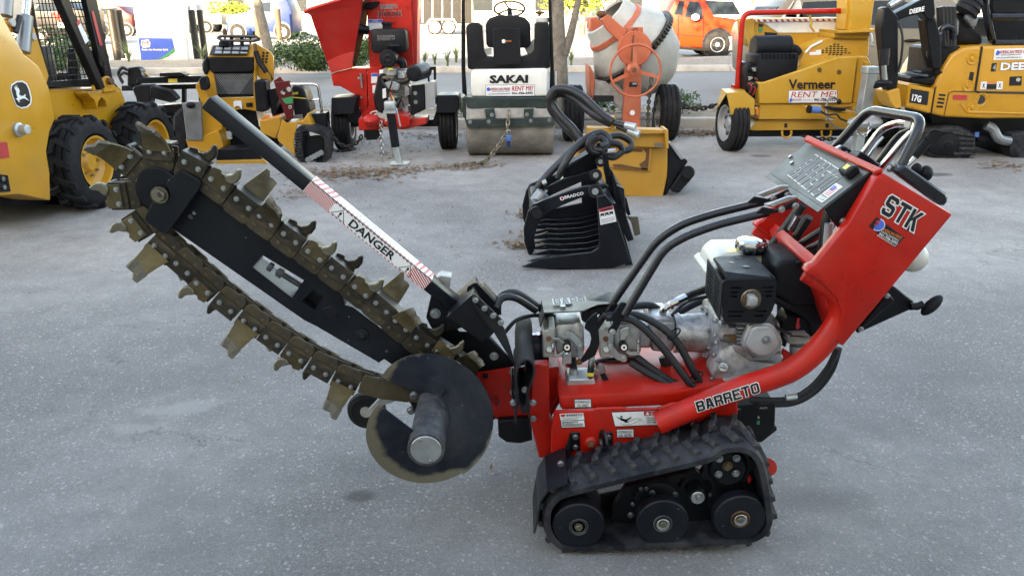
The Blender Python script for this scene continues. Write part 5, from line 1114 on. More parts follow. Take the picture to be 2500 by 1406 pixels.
A.plate('arm', 'black_clean', qa([(550, 655), (600, 600), (860, 590), (880, 640), (840, 920), (1000, 1010), (640, 930), (610, 800)]), 8.95, .14, bev=.01)
A.plate('arm', 'black_clean', qa([(840, 640), (870, 600), (1180, 690), (1290, 820), (1190, 880), (850, 800)]), 8.9, .12, bev=.01)
A.plate('rail', 'black_clean', qa([(980, 930), (1340, 900), (1340, 1090), (1000, 1020)]), 8.95, .2, bev=.01); A.plate('foot', 'black_clean', qa([(840, 920), (1400, 960), (1380, 1640), (840, 1640)]), 9.0, .15)
A.tube('hose', 'hose', [(300, 202, 9.15), (289, 180, 9.15), (298, 166, 9.15), (312, 172, 9.18)], .018, n=8, cat=6); A.tube('hose', 'hose', [(300, 205, 9.15), (292, 188, 9.15), (302, 178, 9.15), (312, 182, 9.18)], .014, n=8, cat=6)
A.tube('rod', 'chrome', [(415, 244, 8.93), (428, 246, 8.93)], .02, n=8)
# ------------------------------------------------------------------ stand-on track loader
C = Fr('stand_on_loader', 'yellow stand-on mini track loader with control console and black mesh grille, seen from its platform', 'loader', -2.9, 8.7)
q2 = cv(400, 0, 3.269)
C.part('console', B().prism([C.at(*p, 8.95) for p in q2([(352, 455), (716, 455)])]+[C.at(*p, 9.1) for p in q2([(730, 350), (378, 362)])], (0, .04, -.03), bev=.006), 'yellow_plain')
C.part('control_panel', B().prism([C.at(*p, 8.93) for p in q2([(368, 443), (664, 440)])]+[C.at(*p, 9.06) for p in q2([(690, 362), (398, 368)])], (0, -.006, .006)), 'decal_black')
gl = B()
for k in range(4):
    for j in range(2):
        x0 = 415+k*68; y0 = 380+j*30; gl.prism([C.at(*p, d_)+V((0, -.008, .007)) for p, d_ in zip(q2([(x0-j*6, y0+24), (x0+54-j*6, y0+24), (x0+56-j*5, y0+3), (x0+4-j*5, y0+3)]), (8.985-.045*j, 8.985-.045*j, 9.03-.045*j, 9.03-.045*j))], (0, 0, .001))
C.part('panel_print', gl, 'decal_grey')
C.plate('console_front', 'black_plastic', q2([(358, 458), (716, 458), (722, 570), (700, 578), (385, 585), (362, 560)]), 8.95, .3, bev=.012)
gr = C.plate('grille', 'black_clean', q2([(395, 580), (722, 572), (722, 775), (425, 780)]), 9.0, .02)
for k in range(22):
    x = 400+k*15
    C.part('mesh_wire', B().tube([C.at(*q2([(x, 590)])[0], 8.995), C.at(*q2([(min(x+120, 720), 590+min(120, 720-x)*1.35)])[0], 8.995)], .004, n=4), 'grey_metal', gr)
    C.part('mesh_wire', B().tube([C.at(*q2([(x, 590)])[0], 8.995), C.at(*q2([(max(x-120, 408), 590+min(120, x-408)*1.35)])[0], 8.995)], .004, n=4), 'grey_metal', gr)
C.plate('post', 'yellow_plain', q2([(330, 600), (362, 560), (395, 585), (425, 780), (420, 830), (340, 760)]), 8.97, .06, bev=.006); C.plate('post', 'yellow_plain', q2([(716, 455), (740, 470), (728, 560), (740, 690), (770, 760), (768, 800), (735, 880), (715, 770)]), 8.96, .06, bev=.006)
sd = C.plate('side_panel', 'yellow_plain', q2([(735, 352), (848, 415), (872, 455), (874, 640), (820, 690), (742, 600), (722, 500)]), 9.05, .04, bev=.006)
for k in range(4):
    for j in range(2): C.plate('vent', 'decal_black', q2([(788+j*30-k*3, 415+k*24), (806+j*30-k*3, 420+k*24), (803+j*30-k*3, 437+k*24), (785+j*30-k*3, 432+k*24)]), 9.046, .004, bev=0, parent=sd)
lf = C.plate('lower_face', 'yellow_plain', q2([(420, 782), (735, 778), (740, 890), (620, 870), (500, 900), (470, 980), (440, 900)]), 8.98, .05, bev=.005)
C.plate('latch', 'decal_white', q2([(555, 810), (610, 806), (625, 830), (622, 880), (600, 850), (575, 850), (560, 870)]), 8.96, .02, parent=lf); C.plate('socket', 'black_plastic', q2([(655, 824), (704, 822), (706, 854), (657, 856)]), 8.965, .02, parent=lf)
C.plate('left_leg', 'yellow_plain', q2([(250, 690), (300, 615), (345, 760), (455, 960), (468, 1035), (310, 1090), (300, 830)]), 8.85, .05, bev=.006)
C.plate('left_foot', 'yellow_plain', q2([(170, 1110), (310, 1085), (430, 1040), (470, 1150), (480, 1180), (420, 1230), (200, 1200)]), 8.8, .25, bev=.008)
C.plate('knee_pad', 'black_plastic', q2([(275, 640), (300, 612), (345, 615), (362, 690), (350, 720), (290, 720)]), 8.8, .06, bev=.012)
C.plate('dusty_cover', 'grey_metal', q2([(145, 830), (190, 810), (290, 812), (308, 1125), (180, 1120)]), 8.78, .05, bev=.008); C.part('knob', B().ell(C.at(*q2([(213, 842)])[0], 8.77), (.05, .03, .035)), 'black_plastic')
C.plate('hip_cover', 'black_plastic', q2([(300, 500), (340, 440), (362, 560), (340, 610), (305, 580)]), 8.95, .2, bev=.02)
C.plate('left_track', 'rubber', q2([(60, 920), (150, 840), (190, 900), (200, 1190), (120, 1250), (60, 1220)]), 8.85, .5, bev=.04)
C.plate('underbody', 'black_clean', q2([(440, 900), (500, 870), (730, 870), (760, 1010), (930, 1100), (900, 1200), (480, 1190)]), 9.05, .3)
C.part('drive_hose', B().cyl(C.at(*q2([(515, 1050)])[0], 9.0), C.at(*q2([(522, 1110)])[0], 9.0), .035, n=12), 'white_plastic')
C.plate('platform', 'black_clean', q2([(415, 1225), (425, 1195), (760, 1185), (780, 1278), (420, 1285)]), 8.55, .30, bev=.006); C.plate('platform_edge', 'yellow_plain', q2([(410, 1285), (795, 1275), (850, 1320), (440, 1318)]), 8.52, .3)
C.plate('bumper_box', 'black_plastic', q2([(715, 660), (735, 640), (810, 645), (828, 870), (800, 900), (735, 890)]), 8.78, .18, bev=.015)
C.plate('tool_box', 'yellow_plain', q2([(765, 965), (930, 930), (935, 1000), (890, 1110), (770, 1060)]), 8.7, .25, bev=.008); C.plate('manual_packet', 'decal_orange', q2([(768, 965), (800, 925), (850, 940), (928, 920), (930, 935), (820, 960)]), 8.72, .2)
C.plate('fin_plate', 'yellow_plain', q2([(905, 1100), (945, 955), (975, 985), (1040, 975), (1062, 990), (1035, 1140), (1052, 1250), (915, 1130)]), 8.55, .03, bev=.004)
C.plate('mud_guard', 'yellow_plain', q2([(1040, 970), (1110, 965), (1150, 900), (1195, 1005), (1180, 1020), (1060, 990)]), 8.7, .35, bev=.01)
sp_ = C.plate('maroon_panel', 'maroon_car', q2([(880, 660), (1000, 645), (1030, 820), (1028, 950), (985, 970), (900, 740)]), 8.75, .04, bev=.005); C.plate('green_stripe', 'decal_green', q2([(938, 790), (1028, 770), (1030, 828), (975, 832)]), 8.746, .003, bev=0, parent=sp_); C.text('CTX', q2([(996, 872)])[0], q2([(1024, 866)])[0], q2([(994, 846)])[0], 8.745, 'decal_white', sp_, .02)
C.plate('winch_box', 'maroon_car', q2([(870, 650), (930, 610), (950, 650), (900, 690)]), 8.9, .08, bev=.01)
C.plate('hydraulic_block', 'black_clean', q2([(825, 720), (910, 700), (920, 760), (880, 960), (920, 970), (940, 960), (1000, 960), (960, 1010), (860, 920)]), 8.85, .15, bev=.01)
for x, y in ((985, 715), (940, 738)): C.part('bolt', B().cyl(C.at(*q2([(x, y)])[0], 8.75), C.at(*q2([(x+14, y)])[0], 8.73), .028, n=6), 'steel_bolt')
hd = C.plate('hood', 'black_plastic', q2([(1015, 690), (1060, 680), (1120, 720), (1160, 860), (1172, 930), (1110, 950), (1040, 930), (1020, 780)]), 8.95, .3, bev=.02); C.text('Vermeer', q2([(1020, 765)])[0], q2([(1072, 755)])[0], q2([(1020, 735)])[0], 8.945, 'decal_yellow', hd, .02)
C.plate('hood_stripe', 'decal_yellow', q2([(1022, 775), (1136, 785), (1138, 792), (1022, 782)]), 8.946, .003, bev=0, parent=hd)
C.plate('number_plate', 'grey_metal', q2([(1030, 920), (1105, 915), (1108, 945), (1032, 950)]), 8.94, .01)
C.tube('guard_rail', 'chrome', [(708, 206, 9.1), (776, 206, 9.1), (786, 272, 9.1)], .014, n=8, fil=.05); C.tube('guard_rail', 'chrome', [(750, 246, 9.1), (781, 242, 9.1)], .010, n=8)
# right track: belt, frame, rollers
tp_ = q2([(1048, 1040), (1085, 1008), (1190, 1012), (1280, 1055), (1308, 1100), (1308, 1240), (1290, 1300), (1180, 1350), (1120, 1340), (1050, 1250)])
tc_ = C.plate('track', 'rubber_track', tp_, 8.56, .30, holes=[q2([(1110, 1060), (1140, 1045), (1240, 1075), (1280, 1110), (1278, 1230), (1265, 1275), (1180, 1310), (1120, 1290), (1105, 1200)])])
C.plate('track_frame', 'black_clean', q2([(1112, 1090), (1240, 1080), (1278, 1110), (1270, 1275), (1120, 1290)]), 8.66, .15)
for k in range(6): C.part('roller_bolt', B().cyl(C.at(*q2([(1125+k*26, 1290-k*14)])[0], 8.6), C.at(*q2([(1125+k*26, 1290-k*14)])[0], 8.64), .03, n=12), 'grey_metal', tc_)
for k in range(9):
    C.plate('lug', 'lug_rubber', q2([(1040, 1060+k*23), (1100, 1050+k*23), (1100, 1062+k*23), (1042, 1074+k*23)]), 8.545, .02, parent=tc_)
C.plate('rear_post', 'black_clean', q2([(1170, 910), (1290, 905), (1300, 1060), (1280, 1050), (1200, 1000)]), 8.8, .2)
C.tube('grab_rail', 'black_tube', [(532, 92, 8.98), (540, 89, 8.98), (625, 90, 8.98), (634, 97, 8.98)], .016, n=8); C.tube('grab_rail', 'black_tube', [(532, 94, 8.98), (545, 100, 8.93), (620, 101, 8.93), (634, 97, 8.98)], .014, n=8)
for x in (565, 590): C.tube('rail_post', 'black_tube', [(x, 93, 8.97), (x+1, 112, 9.0)], .022, n=8)
for x, m_ in ((549, 'rust'), (611, 'padlock_blue')): C.tube('joystick', 'black_tube', [(x, 108, 9.05), (x, 86, 9.05)], .012, n=8); C.part('joystick_knob', B().ell(C.at(x, 80, 9.05), (.026, .026, .045)), m_)
C.part('boot', B().lathe(C.at(549, 112, 9.05), (0, 0, 1), [(0, .07), (.02, .06), (.025, .065), (.05, .045), (.06, .03)], n=16), 'rubber')
C.tube('side_lever', 'rust', [(622, 107, 8.95), (624, 126, 8.93)], .018, n=8); C.tube('side_lever', 'black_clean', [(624, 126, 8.93), (632, 150, 8.92), (650, 176, 8.9)], .03, n=8)
C.tube('cable', 'hose', [(652, 172, 8.9), (662, 185, 8.9), (664, 198, 8.92)], .008, n=6, cat=5)
# ------------------------------------------------------------------ red chipper on its trailer
K = Fr('red_chipper', 'red towable wood chipper with tall hopper and jack stand, BARRETO lettering on black tank', 'chipper', -1.45, 9.3)
q3 = cv(740, 0, 3.3475)
hp = K.part('hopper', B().loft([[K.at(*p, d) for p, d in zip(q3([(8, 100), (520, -60), (520, -60), (8, 100)]), (9.0, 9.0, 10.0, 10.0))],
                                [K.at(*p, d) for p, d in zip(q3([(60, 130), (480, 30), (480, 30), (60, 130)]), (9.06, 9.06, 9.95, 9.95))],
                                [K.at(*p, d) for p, d in zip(q3([(228, 596), (402, 520), (402, 520), (228, 596)]), (9.3, 9.3, 9.75, 9.75))]], caps=False), 'red_paint_old')
K.plate('hopper_face', 'red_paint_old', q3([(60, 128), (480, 20), (470, 120), (402, 520), (402, 555), (228, 598)]), 9.25, .03, bev=.004, parent=hp)
K.part('hopper_lip', B().tube([K.at(*p, 9.2) for p in q3([(8, 104), (60, 78), (280, 10), (560, -70)])], .022, n=8), 'red_paint', hp)
K.plate('hopper_side', 'rust', q3([(470, 30), (530, -20), (520, 180), (430, 545), (402, 540), (420, 420)]), 9.45, .02, parent=hp)
K.plate('feed_chute', 'red_paint', q3([(225, 608), (390, 562), (520, 560), (530, 900), (470, 940), (450, 790), (300, 706), (248, 706)]), 9.28, .35, bev=.006)
K.plate('rotor_housing', 'red_paint', q3([(525, 560), (640, 545), (640, 915), (480, 960), (470, 930), (535, 880)]), 9.22, .3, bev=.006)
K.bolts(q3([(455, 795), (476, 797), (480, 645), (455, 640), (532, 600), (540, 700), (540, 800), (545, 870)]), 9.27, .012)
K.tube('latch_rod', 'grey_metal', [(*q3([(470, 600)])[0], 9.24), (*q3([(482, 720)])[0], 9.24)], .012, n=8)
up = K.plate('discharge_chute', 'red_paint', q3([(515, -60), (872, -60), (890, 200), (900, 530), (850, 560), (545, 570), (530, 250)]), 9.45, .35, bev=.006)
K.plate('chute_edge', 'red_paint_old', q3([(876, -40), (938, -10), (935, 200), (930, 530), (902, 530), (890, 200)]), 9.55, .3, bev=.003, parent=up)
K.text('BARRETO', q3([(632, 78)])[0], q3([(772, 74)])[0], q3([(632, 40)])[0], 9.446, 'decal_black', up, .02, lift=.003, out=('decal_white', .03))
K.text('3104CMS', q3([(610, 142)])[0], q3([(802, 136)])[0], q3([(610, 96)])[0], 9.446, 'decal_black', up, .03, lift=.003, out=('decal_white', .03))
nl_ = K.plate('notice_label', 'decal_white', q3([(530, 162), (648, 160), (648, 246), (532, 248)]), 9.444, .004, bev=0, parent=up); K.plate('notice_band', 'decal_blue', q3([(531, 164), (647, 162), (647, 190), (532, 192)]), 9.441, .003, bev=0, parent=nl_)
K.text('NOTICE', q3([(568, 178)])[0], q3([(610, 177)])[0], q3([(568, 168)])[0], 9.441, 'decal_white', nl_, .02, lift=.002); K.text('CHUTE OPERATION', q3([(540, 190)])[0], q3([(640, 189)])[0], q3([(540, 181)])[0], 9.441, 'decal_white', nl_, .02, lift=.002)
K.plate('vent_bracket', 'black_clean', q3([(490, 60), (520, 20), (620, 10), (610, 50), (560, 78), (500, 78)]), 9.4, .06, bev=.006); K.tube('support_arm', 'black_clean', [(*q3([(445, 235)])[0], 9.4), (*q3([(530, 250)])[0], 9.45)], .05, n=12)
K.plate('notice_label', 'decal_white', q3([(557, 602), (608, 600), (606, 680), (556, 682)]), 9.216, .004, bev=0); K.plate('notice_band', 'decal_blue', q3([(558, 604), (607, 602), (607, 625), (558, 627)]), 9.213, .003, bev=0); K.plate('notice_label', 'decal_white', q3([(566, 700), (608, 696), (606, 760), (568, 765)]), 9.216, .004, bev=0)
ft_ = K.plate('fuel_tank', 'black_plastic', q3([(548, 262), (560, 242), (815, 236), (838, 256), (848, 400), (832, 428), (790, 436), (575, 436), (556, 410)]), 9.2, .22, bev=.02, seg=2)
K.text('BARRETO', q3([(608, 334)])[0], q3([(750, 330)])[0], q3([(608, 294)])[0], 9.197, 'decal_black', ft_, .03, lift=.002, out=('decal_white', .025))
K.part('tank_cap', B().cyl(K.at(*q3([(686, 242)])[0], 9.3), K.at(*q3([(686, 205)])[0], 9.3), .05, n=20).cyl(K.at(*q3([(686, 208)])[0], 9.3), K.at(*q3([(686, 182)])[0], 9.3), .062, n=20, bev=.008), 'black_plastic', ft_)
K.part('air_filter', B().lathe(K.at(*q3([(690, 482)])[0], 9.02), (0, 1, 0), [(0, .02), (-.006, .03), (0, .05), (.0, .082), (.012, .094), (.03, .097), (.2, .097)], n=36), 'black_plastic')
K.part('intake_cap', B().lathe(K.at(*q3([(738, 400)])[0], 9.15), (0, 0, 1), [(0, .03), (.02, .03), (.02, .07), (.03, .075), (.05, .06), (.06, .03)], n=24), 'black_plastic')
K.tube('intake_pipe', 'black_plastic', [(*q3([(750, 490)])[0], 9.2), (*q3([(815, 500)])[0], 9.2), (*q3([(820, 560)])[0], 9.2)], .042, n=14, fil=.10)
mu = K.part('muffler', B().lathe(K.at(*q3([(903, 602)])[0], 9.0), (.25, 1, .02), [(-.008, .05), (-.008, .075), (0, .088), (.02, .092), (.34, .092), (.34, 0)], n=36), 'black_paint')
K.tube('exhaust_pipe', 'chain_dark', [(*q3([(780, 670)])[0], 9.1), (*q3([(830, 668)])[0], 9.1), (*q3([(870, 640)])[0], 9.1)], .03, n=12, cat=4)
en = K.plate('engine', 'cast_grey', q3([(620, 600), (650, 560), (760, 560), (830, 590), (870, 680), (880, 900), (820, 940), (620, 930), (580, 860), (590, 700)]), 9.2, .3, bev=.02)
K.plate('fan_shroud', 'black_plastic', q3([(610, 620), (660, 600), (680, 860), (650, 930), (590, 900), (572, 800)]), 9.08, .14, bev=.02, parent=en)
for P, m_, d in (([(685, 570), (750, 560), (760, 620), (690, 628)], 'wheel_silver', 9.08), ([(660, 680), (720, 660), (790, 690), (780, 745), (700, 740)], 'wheel_silver', 9.05), ([(640, 628), (745, 620), (748, 650), (650, 655)], 'worn_steel', 9.04), ([(820, 690), (870, 700), (876, 780), (830, 800)], 'cast_aluminium', 9.1), ([(690, 800), (770, 790), (775, 860), (700, 866)], 'wheel_silver', 9.04), ([(800, 870), (868, 860), (870, 930), (812, 930)], 'cast_aluminium', 9.1), ([(740, 800), (800, 800), (800, 840), (740, 842)], 'decal_black', 9.03), ([(770, 580), (835, 585), (840, 650), (775, 650)], 'cast_aluminium', 9.12), ([(622, 575), (655, 570), (655, 600), (625, 602)], 'decal_white', 9.05), ([(648, 730), (676, 722), (680, 800), (650, 808)], 'decal_white', 9.07)):
    K.plate('engine_cover' if m_ != 'decal_white' else 'label_plate', m_, q3(P), d, .10 if m_ != 'decal_white' else .005, bev=.012 if m_ != 'decal_white' else 0, parent=en)
K.part('dipstick', B().cyl(K.at(*q3([(714, 572)])[0], 9.05), K.at(*q3([(714, 558)])[0], 9.05), .03, n=12), 'decal_yellow', en)
for k in range(6):
    r_ = random.Random(k); x, y = 700+r_.random()*120, 620+r_.random()*180
    K.tube('wire', ('hose', 'decal_yellow', 'hose', 'decal_red', 'hose', 'hose')[k], [(*q3([(x, y)])[0], 9.0), (*q3([(x+r_.uniform(-50, 50), y+60)])[0], 8.98), (*q3([(x+r_.uniform(-60, 60), y+130)])[0], 9.0)], .007 if k % 2 else .010, n=6, cat=6)
K.tube('belt_cable', 'hose', [(*q3([(640, 640)])[0], 9.0), (*q3([(680, 720)])[0], 8.97), (*q3([(760, 760)])[0], 9.0)], .009, n=6, cat=6)
K.plate('battery_box', 'black_clean', q3([(884, 700), (990, 690), (995, 900), (960, 915), (880, 950), (872, 920)]), 9.0, .3, bev=.006); K.plate('box_side', 'wheel_silver', q3([(995, 690), (1075, 668), (1082, 860), (1000, 895)]), 9.02, .28)
K.bolts(q3([(916, 764), (920, 836)]), 8.998, .018)
K.plate('guard', 'black_clean', q3([(1015, 550), (1085, 546), (1088, 670), (1070, 690), (1020, 690)]), 9.3, .03, holes=[q3([(1030, 580), (1066, 575), (1068, 660), (1034, 668)])])
for P, th in (([(228, 806), (240, 800), (430, 792), (440, 800), (410, 935), (228, 942)], .35), ([(1092, 790), (1100, 782), (1260, 778), (1272, 790), (1274, 890), (1250, 925), (1086, 925)], .35)):
    K.plate('fender', 'black_paint', q3(P), 9.05, th, bev=.008)
K.plate('fender_arm', 'black_clean', q3([(388, 830), (430, 800), (470, 950), (440, 1010), (375, 1000)]), 9.2, .06); K.plate('fender_arm', 'black_clean', q3([(1090, 900), (1130, 905), (1090, 1020), (1050, 1020)]), 9.2, .06)
c1 = K.at(*q3([(410, 1080)])[0], 9.42); c1.z = .30; wheel(K, (c1.x, c1.y, .30), (-1, 0, 0), .30, .20, .17, dish=.05)
c2 = K.at(*q3([(1258, 1080)])[0], 9.42); wheel(K, (c2.x, c2.y, .30), (-1, 0, 0), .30, .20, .17, dish=.05)
K.part('axle', B().box((c1.x-.02, c1.y-.04, .26), (c2.x-.2, c1.y+.04, .34), bev=.008), 'black_clean')
K.plate('tongue_plate', 'red_paint', q3([(452, 968), (520, 958), (660, 985), (640, 1062), (455, 1070)]), 8.7, .12, bev=.01); K.plate('frame_rail', 'red_paint', q3([(740, 930), (868, 958), (870, 1035), (790, 1050), (770, 1040)]), 8.8, .5, bev=.008)
K.plate('frame_rail', 'red_paint_old', q3([(640, 1000), (1010, 960), (1012, 1015), (820, 1062), (700, 1050)]), 9.0, .3, bev=.008)
K.part('coupler', B().ell(K.at(*q3([(560, 985)])[0], 8.62), (.09, .12, .07)), 'red_paint'); K.plate('base_plate', 'black_clean', q3([(495, 1060), (640, 1050), (640, 1140), (500, 1150)]), 8.72, .02); K.bolts(q3([(508, 1140), (618, 1138)]), 8.718, .012)
ja = K.at(*q3([(712, 900)])[0], 8.42); jb = K.at(*q3([(755, 1200)])[0], 8.42); jc = K.at(*q3([(790, 1350)])[0], 8.42); jc.z = .012
jk = K.part('jack_stand', B().cyl(ja, jb, .045, n=20), 'black_paint'); K.part('jack_inner', B().cyl(jb, jc, .036, n=18), 'galvanised', jk); K.part('jack_foot', B().box((jc.x-.10, jc.y-.09, 0.004), (jc.x+.10, jc.y+.09, .022), bev=.004), 'galvanised', jk)
K.part('jack_head', B().box(ja-V((.055, .05, .0)), ja+V((.055, .05, .09)), bev=.006).box(ja-V((.065, .06, .03)), ja+V((.065, .06, .0)), bev=.004), 'galvanised', jk); K.tube('jack_crank', 'galvanised', [(*q3([(735, 880)])[0], 8.40), (*q3([(762, 890)])[0], 8.40), (*q3([(778, 960)])[0], 8.40), (*q3([(795, 1036)])[0], 8.40)], .009, n=8, parent=jk)
K.tube('tow_loop', 'galvanised', [(*q3([(540, 960)])[0], 8.6), (*q3([(560, 920)])[0], 8.6), (*q3([(605, 912)])[0], 8.6), (*q3([(590, 940)])[0], 8.6), (*q3([(530, 950)])[0], 8.6)], .007, n=6, cat=5)
# ------------------------------------------------------------------ road roller
Q = Fr('road_roller', 'small tandem road roller with white rear panel reading SAKAI and bare steel drum', 'roller', 0.0, 9.05)
q4 = cv(1100, 0, 3.516)
cL = Q.at(*q4([(150, 1240)])[0], 9.0); cR = Q.at(*q4([(880, 1240)])[0], 9.0); RD = .335
dr = Q.part('drum', B().lathe((cL.x, 0, RD), (1, 0, 0), [(0, RD-.05), (0, RD-.012), (.012, RD), (cR.x-cL.x-.012, RD), (cR.x-cL.x, RD-.012), (cR.x-cL.x, RD-.05)], n=72), 'roller_steel')
gb = Q.plate('drum_bar', 'green_paint', q4([(128, 1035), (180, 1028), (880, 1010), (905, 1012), (895, 1080), (880, 1085), (150, 1098), (140, 1090)]), 8.66, .06, bev=.006)
Q.bolts(q4([(168, 1048), (328, 1046), (690, 1040), (848, 1032), (355, 988), (656, 986)]), 8.655, .018, gb)
for P in ([(290, 940), (375, 935), (390, 1040), (310, 1045)], [(630, 940), (715, 935), (700, 1035), (630, 1035)]): Q.plate('bar_bracket', 'green_paint', q4(P), 8.70, .05, bev=.006)
Q.plate('chassis', 'green_paint', q4([(130, 830), (178, 838), (850, 838), (885, 830), (880, 930), (850, 945), (745, 945), (720, 930), (290, 935), (262, 950), (180, 950), (140, 930)]), 8.78, .5, bev=.012)
Q.plate('drum_arm', 'green_paint', q4([(95, 840), (140, 830), (150, 1000), (140, 1090), (120, 1020), (105, 1000)]), 8.85, .5, bev=.008); Q.plate('drum_arm', 'green_paint', q4([(850, 830), (915, 820), (915, 1000), (880, 1060), (870, 1010)]), 8.85, .5, bev=.008)
wp = Q.plate('rear_panel', 'white_paint', q4([(172, 640), (185, 604), (810, 594), (838, 600), (832, 832), (178, 836)]), 8.82, .5, bev=.03, seg=3)
Q.text('SAKAI', q4([(334, 718)])[0], q4([(665, 714)])[0], q4([(334, 648)])[0], 8.817, 'decal_black', wp, .05, lift=.003)
Q.plate('paint_chip', 'decal_white', q4([(530, 684), (540, 664), (546, 690), (538, 706)]), 8.812, .003, bev=0, parent=wp)
def rent_sign(f, q, P, d, parent, two=True):
    """a white rental magnet: emblem, name, phone"""
    (x0, y0), (x1, y1) = P; W, H = x1-x0, y1-y0
    f.plate('sign_edge', 'decal_black', q([(x0-3, y0-3), (x1+3, y0-6), (x1+3, y1+3), (x0-3, y1+5)]), d+.002, .003, bev=0, parent=parent)
    s_ = f.plate('rental_sign', 'decal_white', q([(x0, y0), (x1, y0-3), (x1, y1), (x0, y1+2)]), d, .004, bev=0, parent=parent)
    g = lambda u, v: q([(x0+W*u, y0+H*v-3*u)])[0]
    f.text('AMERICAN PRIDE', g(.09, .50), g(.50, .48), g(.09, .24), d-.001, 'decal_red', s_, .03, lift=.002)
    f.part('emblem', B().cyl(f.at(*g(.052, .38), d-.001), f.at(*g(.052, .38), d-.004), (f.at(*g(.09, .3), d)-f.at(*g(.015, .3), d)).length*.5, n=20), 'decal_blue', s_)
    f.text('RENTAL EQUIPMENT & SALES', g(.13, .66), g(.49, .64), g(.13, .55), d-.001, 'decal_black', s_, .01, lift=.002); f.text('www.AmericanPrideRental.com', g(.05, .90), g(.50, .87), g(.05, .76), d-.001, 'decal_black', s_, .01, lift=.002)
    if two: f.text('RENT ME!', g(.54, .56), g(.97, .53), g(.55, .10), d-.001, 'decal_red', s_, .03, lift=.002); f.text('941-706-3392', g(.54, .92), g(.97, .89), g(.54, .66), d-.001, 'decal_black', s_, .03, lift=.002)
    return s_
rent_sign(Q, q4, ((303, 735), (718, 824)), 8.812, wp)
Q.plate('water_tank', 'black_plastic', q4([(132, 240), (150, 210), (180, 198), (235, 198), (270, 225), (285, 440), (310, 490), (370, 495), (620, 485), (690, 470), (720, 440), (724, 210), (740, 196), (838, 196), (848, 240), (856, 585), (820, 592), (180, 600), (148, 590)]), 8.95, .35, bev=.03, seg=3)
ss = Q.plate('seat_back', 'black_plastic', q4([(300, 200), (330, 160), (400, 135), (560, 132), (640, 155), (684, 200), (690, 390), (660, 415), (320, 412), (305, 380)]), 9.0, .12, bev=.04, seg=3)
mb_ = Q.plate('manual_box', 'black_plastic', q4([(360, 250), (470, 236), (596, 250), (605, 540), (598, 552), (378, 560), (370, 545)]), 8.88, .08, bev=.01)
Q.part('emblem', B().cyl(Q.at(*q4([(456, 357)])[0], 8.878), Q.at(*q4([(456, 357)])[0], 8.875), .02, n=16), 'decal_white', mb_); Q.text('AMERICAN PRIDE', q4([(466, 364)])[0], q4([(522, 362)])[0], q4([(466, 350)])[0], 8.877, 'decal_orange', mb_, .03, lift=.002)
Q.part('tank_cap', B().cyl(Q.at(*q4([(787, 198)])[0], 9.1), Q.at(*q4([(787, 152)])[0], 9.1), .073, n=28, bev=.01), 'white_plastic'); Q.part('lever_knob', B().ell(Q.at(*q4([(766, 112)])[0], 9.3), (.055, .035, .02)).cyl(Q.at(*q4([(766, 115)])[0], 9.3), Q.at(*q4([(760, 145)])[0], 9.3), .018, n=10), 'rust')
Q.plate('control_plate', 'white_paint', q4([(284, 418), (352, 416), (356, 472), (286, 474)]), 9.05, .03); Q.plate('hood', 'white_paint', q4([(634, 416), (720, 330), (722, 455), (660, 465)]), 9.15, .1)
sw = Q.part('steering_wheel', B().torus(Q.at(*q4([(505, 80)])[0], 9.75), (0, .55, 1), .175, .013, n=40), 'rust'); Q.part('steering_hub', B().cyl(Q.at(*q4([(510, 125)])[0], 9.7), Q.at(*q4([(505, 85)])[0], 9.75), .03, n=12), 'black_plastic', sw)
for a in (.3, 2.4, 4.4):
    p = Q.at(*q4([(505, 80)])[0], 9.75); Q.part('spoke', B().cyl(p, p+V((math.cos(a)*.17, math.sin(a)*.14, -math.sin(a)*.075)), .011, n=6), 'rust', sw)
for P in ([(92, -150), (125, -150), (125, 600), (140, 830), (100, 800), (92, 560)], [(832, -150), (862, -150), (892, 700), (905, 820), (850, 830), (858, 560)]): Q.plate('roll_bar_post', 'black_clean', q4(P), 9.02, .08, bev=.008)
Q.plate('roll_bar_top', 'black_clean', q4([(92, -175), (862, -175), (862, -148), (92, -148)]), 9.02, .08)
Q.plate('plate_strip', 'white_paint', q4([(898, 616), (912, 614), (912, 750), (900, 752)]), 9.2, .02)
Q.plate('front_body', 'white_paint', q4([(180, 600), (840, 590), (840, 700), (180, 700)]), 9.4, 1.2)
Q.part('front_drum', B().lathe((cL.x, 1.55, RD), (1, 0, 0), [(0, RD-.05), (.0, RD), (cR.x-cL.x, RD), (cR.x-cL.x, RD-.05)], n=48), 'roller_steel')
# ------------------------------------------------------------------ concrete mixer
X = Fr('concrete_mixer', 'weathered orange towable concrete mixer with pale drum and big hand wheel', 'mixer', 1.5, 9.9)
q5 = cv(1400, 0, 4.017)
X.plate('drawbar_post', 'orange_mixer', q5([(520, 272), (684, 270), (684, 330), (672, 640), (664, 900), (655, 1270), (485, 1270), (495, 900), (512, 640)]), 9.62, .10, bev=.008)
gd = X.part('gear_guard', B().lathe(X.at(*q5([(602, 482)])[0], 9.50), (0, 1, 0), [(0, 0), (0, .188), (.008, .195), (.06, .195)], n=48), 'orange_mixer')
X.part('guard_rib', B().tube([X.at(*p, 9.495) for p in q5([(590, 345), (575, 480), (568, 600)])], .008, n=6), 'rust', gd)
X.part('latch_loop', B().torus(X.at(*q5([(607, 300)])[0], 9.53), (0, 1, .2), .022, .006, n=16, m=6), 'rust', gd)
hw_c = X.at(*q5([(608, 697)])[0], 9.28)
hw = X.part('hand_wheel', B().torus(hw_c, (0, 1, 0), .284, .013, n=56, m=10), 'orange_mixer')
